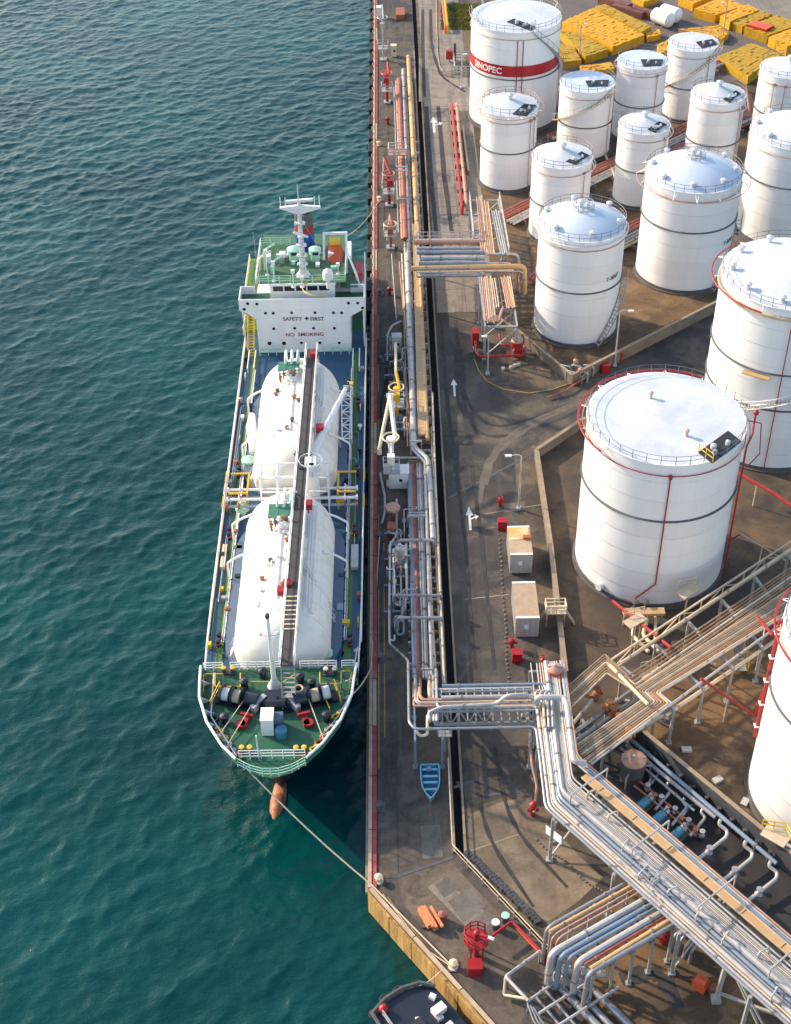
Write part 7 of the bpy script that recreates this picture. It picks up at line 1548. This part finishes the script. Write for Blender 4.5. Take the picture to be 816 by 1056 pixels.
# red fire mains stepping over the tan rack and along the bund
def red_line(pts, r, lab, m=M_RED, posts=True):
    P = [G(*q) for q in pts]; t = thing('fire_main', (P[0].x, P[0].y, 0), lab, 'fire main', 'red fire mains'); MB().pipe(P, r, 8, .3).build('pipe', m, t)
    if posts:
        for a, b in zip(P[:-1], P[1:]):
            if (b - a).length > 3 and min(a.z, b.z) > 1:
                q = a.lerp(b, .5); MB().beam((q.x, q.y, 0), (q.x, q.y, q.z - r), .10, .10).build('prop', M_CREAM, t)
    return t
red_line([(632, 620, 1.5), (692, 668, 5.6)], .16, 'red fire main slanting from the flat-roofed tank onto the tan rack')
red_line([(723, 700, 5.3), (778, 738, 1.6), (786, 715, 4)], .13, 'red fire main from the tan rack to the cut-off tank')
red_line([(762, 488, 3.2), (800, 510, 3.2), (850, 545, 3.2)], .18, 'red fire main running right behind the flat-roofed tank')
red_line([(748, 560, 1.2), (765, 550, 2.5)], .08, 'short thin red pipe right of the flat-roofed tank base')
red_line([(763, 550, 2.6), (810, 578, 2.6)], .07, 'thin pale pipe on posts right of the flat-roofed tank', M_BEIGE)
red_line([(782, 637, 5.6), (797, 655, 6.5)], .16, 'short red pipe stub from the tan rack to the cut-off tank')
a = on_shell(37.8, 78.4, 7.32, rad(160), 19.5); b = on_shell(37.8, 78.4, 7.32, rad(166), 6.0); T_ = thing('fire_riser', (b.x, b.y, 0), 'broad red riser up the left side of the cut-off tank', 'fire main'); MB().beam(a, b, .32, .22).build('pipe', M_RED, T_)
for i in range(5): q = a.lerp(b, (i + .5) / 5); MB().beam(q + Vector((-.3, 0, 0)), q + Vector((.4, 0, 0)), .5, .10).build('clip', M_TEXTW, T_)
# orange-pink riser and foam hydrant beside the head of the great rack
c = G(549, 845); t = thing('foam_hydrant', (c.x, c.y, 0), 'pink riser pipe ending in a red foam hydrant left of the great rack', 'hydrant'); MB().pipe([G(545, 752, 3.6), G(549, 790, 2.6), G(554, 810, 1.8), G(551, 838, .8)], .13, 8, .4).build('riser', M_PINK, t); m = MB(); q = G(550, 834, .9); m.lathe((q.x, q.y, 0), [(.25, 0), (.22, 1.3), (.36, 1.35), (.36, 1.6), (.02, 1.8)], 10); m.cyl((q.x - .5, q.y, .7), (q.x + .5, q.y, .7), .16, n=8); m.build('hydrant_body', M_RED, t)
c = G(570, 868); t = thing('notice_board', (c.x, c.y, 0), 'blank white notice board on a post beside the great rack', 'notice board'); m = MB(); m.tube([(c.x, c.y, 0), (c.x + .2, c.y + .3, 2.4)], .12, 8); m.box((c.x, c.y, .15), (.5, .5, .3)); m.build('post', M_SILVERW, t); m = MB(); bp = [G(563, 851, 2.5), G(579, 863, 2.5), G(579, 871, 1.9), G(563, 859, 1.9)]; o3 = Vector((.04, .05, -.03)); m.add(bp + [q + o3 for q in bp], [(3, 2, 1, 0), (4, 5, 6, 7), (0, 1, 5, 4), (1, 2, 6, 5), (2, 3, 7, 6), (3, 0, 4, 7)]); m.build('board', M_TEXTW, t)
c = G(690, 970); t = thing('foam_hydrant', (c.x, c.y, 0), 'red foam hydrant with white risers under the great rack', 'hydrant'); m = MB(); q = G(684, 972); m.lathe((q.x, q.y, 0), [(.3, 0), (.28, 1.6), (.4, 1.65), (.02, 2.0)], 10); m.beam((q.x - .3, q.y - .4, .8), (q.x + .5, q.y + .2, .8), .4, .5); m.build('hydrant_body', M_RED, t)
for i in range(3): a = G(676 + i * 4, 966, 0); MB().tube([(a.x, a.y, 0), (a.x, a.y, 3.4)], .13, 8).build('riser', M_CREAM if i else M_SILVERW, t)
for i in range(4): a = G(694 + i * 6, 972 + i * 5, .8); MB().pipe([(a.x, a.y, 0), (a.x, a.y, 1.6), (a.x + .9, a.y + .7, 2.4), (a.x + 1.2, a.y + 1, 3.6)], .14, 8, .3).build('drain_pipe', M_SILVER, t)
c = G(722, 1018); t = thing('orange_drum_box', (c.x, c.y, 0), 'orange box with a curved hood under the corner of the great rack', 'box'); m = MB(); m.box((c.x, c.y, .5), (1.1, .9, 1.0), -.7); m.build('body', M_ORANGE, t); m = MB(); m.cyl((c.x - .35, c.y + .25, 1.0), (c.x + .35, c.y - .25, 1.0), .42, n=16); m.build('hood', M_ORANGE, t); MB().box((c.x + .9, c.y - .4, .35), (.7, .6, .7), .4).build('side_box', M_REDOX, t)
# yard details: pale blocks on the brown soil, sign on the pit wall, black sump
for i, (px, py) in enumerate(((708, 774), (740, 805), (768, 828))):
    c = G(px, py); o = MB().box((c.x, c.y, .12), (.9, .6, .25), .5 * i).build('concrete_block', M_CONT, origin=(c.x, c.y, 0)); tag(o, ['pale concrete block on the brown soil, nearest the chevron bends', 'pale concrete block on the brown soil, middle one beyond the blue sign', 'pale concrete block on the brown soil nearest the cut-off tank'][i], 'block')
q = G(700, 789, 1.7); n2 = (G(767, 838, 2.6) - G(655, 746, 2.6)).normalized(); o = MB().beam(q - n2 * .9 + Vector((-.1, -.12, 0)), q + n2 * .9 + Vector((-.1, -.12, 0)), .05, .8).build('wall_sign', M_SIGNB, origin=(q.x, q.y, 0)); tag(o, 'small blue sign on the dark bund wall of the pump pit', 'sign')
c = G(689, 743); t = thing('sump', (c.x, c.y, 0), 'round black sump with a pipe end in the brown soil below the chevron bends', 'sump'); MB().lathe((c.x, c.y, .02), [(.75, 0), (.75, .05), (.55, .06), (.55, -.0), (.02, .0)], 20).build('rim', M_DKSTEEL, t); MB().tube([G(677, 737, .6), (c.x, c.y, .2)], .16, 8).build('inlet_pipe', M_BEIGE, t)
c = G(800, 870); t = thing('step_over', (c.x, c.y, 0), 'yellow-railed steps over the pit wall at the foot of the cut-off tank', 'platform'); p = G(800, 862, 2.8); MB().box(p, (2.2, 1.4, .1), -.7).build('deck', M_BEIGE, t); MB().rail([p + Vector((-1.0, .9, 0)), p + Vector((.9, .5, 0)), p + Vector((1.2, -.8, 0))], 1.0, .06, .9).build('rail', M_YELLOW, t); m = MB()
for i in range(7): m.box(p + Vector((.9 + .22 * i, -1.0 - .2 * i, -.4 * i)), (.9, .3, .05), -.7)
m.beam(p + Vector((.5, -.6, -2.7)), p + Vector((.5, -.6, 0)), .14, .14); m.build('steps', M_STEEL, t)
# ---------------------------------------------------------------- far yard: yellow crate stacks, tanks on the ground
def crate_block(poly, h, label, m=M_CRATE, u=.85):
    h *= .55; P = [G(x, y, h) for x, y in poly]; c = sum(P, Vector()) / 4; t = thing('crate_stack', (c.x, c.y, 0), label, 'crate stack', 'stacks of yellow crates in the far yard')
    na = max(1, round((P[1] - P[0]).length / u)); nb = max(1, round((P[3] - P[0]).length / u)); mb = MB()
    for i in range(na):
        for j in range(nb):
            a, b = i / na, j / nb; a2, b2 = (i + .975) / na, (j + .975) / nb
            hh = h + rnd.choice([0, 0, .02, -.03, .03, .04, -.05, -.10]); f = lambda s, r: P[0] * (1 - s) * (1 - r) + P[1] * s * (1 - r) + P[2] * s * r + P[3] * (1 - s) * r
            q = [f(a, b), f(a2, b), f(a2, b2), f(a, b2)]; mb.prism([(k.x, k.y) for k in q], 0, hh)
            if rnd.random() < .03: e = f((a + a2) / 2, (b + b2) / 2); mb.box((e.x, e.y, hh + .06), (u * .5, u * .5, .12), .5)
    mb.build('crates', m, t, kind='stuff'); return t
crate_block([(580, 22), (612, 8), (665, 36), (632, 48)], 3.2, 'broad bright yellow crate stack behind the red-banded tank')
crate_block([(614, 6), (624, 4), (672, 27), (662, 33)], 3.0, 'narrow ochre crate stack behind the broad bright one', M_CRATE2)
crate_block([(577, 31), (596, 33), (628, 50), (604, 58)], 2.8, 'low ochre crate stack in front of the broad bright one, left of the lamp', M_CRATE2)
crate_block([(574, 44), (592, 48), (600, 62), (580, 64)], 2.6, 'small ochre crate stack right beside the red-banded tank', M_CRATE2)
crate_block([(665, 33), (680, 30), (682, 35), (668, 38)], 2.0, 'single short row of yellow crates at the tip of the broad stack')
crate_block([(716, 9), (745, -4), (768, 6), (738, 15)], 3.0, 'yellow crate stack across the lane, left of a pair of long rows')
crate_block([(743, 16), (772, 4), (783, 10), (753, 22)], 3.2, 'first long yellow crate row of a pair across the lane')
crate_block([(754, 22), (783, 10), (797, 15), (766, 27)], 2.8, 'second long yellow crate row of a pair across the lane', M_CRATE2)
crate_block([(768, 28), (802, 15), (826, 25), (792, 36)], 3.0, 'wide ochre crate stack across the lane near the right edge', M_CRATE2)
crate_block([(793, 38), (826, 26), (850, 36), (812, 48)], 3.2, 'yellow crate stack at the right edge above the lane')
crate_block([(740, 58), (775, 44), (806, 56), (772, 78)], 3.0, 'wide ochre crate stack behind the slim cone-roofed tank, below the lane', M_CRATE2)
crate_block([(678, 46), (690, 40), (692, 50), (682, 54)], 2.4, 'little yellow crate stack between two back tanks')
crate_block([(700, 30), (742, 26), (752, 34), (745, 40)], 2.0, 'low curved-looking yellow crate row behind the farthest back tank')
crate_block([(598, 68), (630, 64), (634, 70), (604, 74)], 1.6, 'low yellow crate row just behind the stair-wrapped tank')
crate_block([(700, -2), (722, -10), (735, -5), (715, 4)], 2.6, 'yellow crate stack at the top edge of the photo beside the lane')
crate_block([(652, -4), (668, -8), (680, -3), (664, 2)], 2.2, 'small yellow crate stack at the top edge, left of the white ground tanks')
M_RUSTD = mat('dull_red_brown', (0.17, 0.06, 0.05), 0.8, var=0.3, scale=1.0)
def bullet(p, q, label):
    a, b = G(*p, 1.6), G(*q, 1.6); d = (b - a).normalized(); t = thing('horizontal_tank', ((a.x + b.x) / 2, (a.y + b.y) / 2, 0), label, 'horizontal tank', 'white horizontal tanks in the far yard'); m = MB(); m.tube([a - d * .5, a - d * .3, a, b, b + d * .3, b + d * .5], [.5, 1.05, 1.35, 1.35, 1.05, .5], 18); m.build('shell', M_WHITE2, t)
    for k in (.25, .75): e = a.lerp(b, k); MB().beam((e.x, e.y, 0), (e.x, e.y, .8), 1.6, .5).build('saddle', M_PINK, t)
bullet((676, 15), (691, 21), 'white horizontal tank lying in the far yard, nearer of two'); bullet((684, 11), (699, 16), 'white horizontal tank lying in the far yard, farther of two')
for i, (px, py, d) in enumerate(((648, 15, (7, 1.6, 1.2)), (664, 17, (5, 1.6, 1.3)), (634, 7, (7, 1.8, 1.2)), (783, 37, (4, 3, 2)))):
    c = G(px, py); t = thing('dark_container', (c.x, c.y, 0.02), ['dark red container behind the bright crate stack, middle of a row', 'dark red container left of the white horizontal tanks', 'dark red container at the top left of the row behind the crates', 'red loader body parked before the crate rows at right'][i], 'container'); MB().box((c.x, c.y, d[2] / 2), d, -.75).build('body', M_RUSTD if i < 3 else M_RED, t); MB().box((c.x, c.y, d[2] + .05), (d[0] * .98, d[1] * .9, .1), -.75).build('roof', M_RUSTD if i < 3 else M_ORANGE, t)
c = G(478, 78); t = thing('tube_gate', (c.x, c.y, 0), 'white tubular frame fence by the road bend left of the red-banded tank', 'fence')
a, b = G(469, 77), G(492, 77); a2, b2 = G(468, 62), G(491, 62)
for p, q in ((a, b), (a2, b2), (a, a2)): MB().rail([p, q], 1.5, .09, 2.5, 3).build('rail_panel', M_SILVERW, t)
c = G(463.5, 64); t = thing('fire_hose_box', (c.x, c.y, 0), 'red hose box on a post by the far road bend', 'fire box'); MB().box((c.x, c.y, 1.4), (1.2, .9, 1.5)).build('body', M_RED, t); MB().beam((c.x, c.y, 0), (c.x, c.y, .7), .3, .3).build('post', M_STEEL, t); MB().tube([(c.x + 1, c.y + .6, 0), (c.x + 1, c.y + .6, 3.2)], .25, 8).build('stand_pipe', M_DKSTEEL, t)
# grass on the far verge: blades
m = MB()
for i in range(5200):
    q = G(rnd.uniform(455, 506), rnd.uniform(4, 31)); h = rnd.uniform(.15, .45); a = rnd.uniform(0, 6.28); w = .12; dx, dy = w * math.cos(a), w * math.sin(a); lx, ly = rnd.uniform(-.3, .3), rnd.uniform(-.3, .3)
    m.add([(q.x - dx, q.y - dy, 0), (q.x + dx, q.y + dy, 0), (q.x + lx, q.y + ly, h)], [(0, 1, 2)])
tag(m.build('grass', M_LEAF), 'yellow-green grass on the far verge beside the road', 'grass', kind='stuff')
# ---------------------------------------------------------------- the tug at the bottom edge
c = G(425, 1062, -.5); t = thing('tug_boat', (c.x, c.y, WZ), 'dark work boat moored under the lower quay edge at the bottom of the photo', 'boat')
ax = qd; nx = face_n; o0 = G(456, 1013, -.8) + face_n * .5
def tg(u, v, z): q = o0 + ax * u + nx * v; return (q.x, q.y, z)
L = [(0, .2), (-1.0, 1.0), (-1.5, 2.4), (-1.6, 4.0), (-1.2, 5.6), (2, 6.0), (16, 6.2), (16, .2)]
m = MB(); m.prism([tg(u, v, 0)[:2] for u, v in L], WZ - 1, -.9); m.build('hull', M_HULL, t)
m = MB(); m.prism([tg(u * .97 + .15, v * .96 + .12, 0)[:2] for u, v in L], -.9, -.85); m.build('deck', M_GREENM if False else M_HULL, t)
m = MB(); m.tube([tg(u, v, -.55) for u, v in L[:6]], .16, 6); m.build('bulwark_rail', M_DKSTEEL, t)
for u, v in ((-1.1, 1.2), (-1.6, 2.6), (-1.65, 3.9), (-1.2, 5.3), (.6, 6.0)):
    m = MB(); q = tg(u, v, -1.0); m.ring(q, .38, .17, 14, 6); m.build('tyre_fender', M_RUBBER, t)
m = MB(); m.box(tg(1.8, 1.3, -.55), (.7, 1.1, .6), ang); m.build('white_locker', M_WHITE2, t)
m = MB(); m.box(tg(5.4, 2.0, -.4), (2.4, 1.8, 1.0), ang); m.build('red_cabin', M_RED, t)
m = MB(); m.box(tg(2.5, 4.2, -.6), (2.2, 2.6, .5), ang); m.build('dark_hatch', M_BLACK, t)
m = MB(); m.ball(tg(-.9, 4.7, -.5), .42, 10, 8); m.build('red_buoy', M_RED, t)
m = MB(); m.rail([tg(-.6, 5.0, -.85), tg(1.5, 5.2, -.85), tg(4, 5.2, -.85)], .9, .06, 1.2); m.build('deck_rail', M_STEEL, t)
for i in range(6): m = MB(); m.box(tg(rnd.uniform(.3, 4), rnd.uniform(.8, 4.5), -.65), (.4, .5, .4), ang + i); m.build('deck_fitting', rnd.choice([M_STEEL, M_DKSTEEL, M_WHITE]), t)
p = tg(-.8, 1.2, -.6); rope([p, G(455, 1001, .3)], 'slack rope from the work boat up to the quay edge', .05, .3)
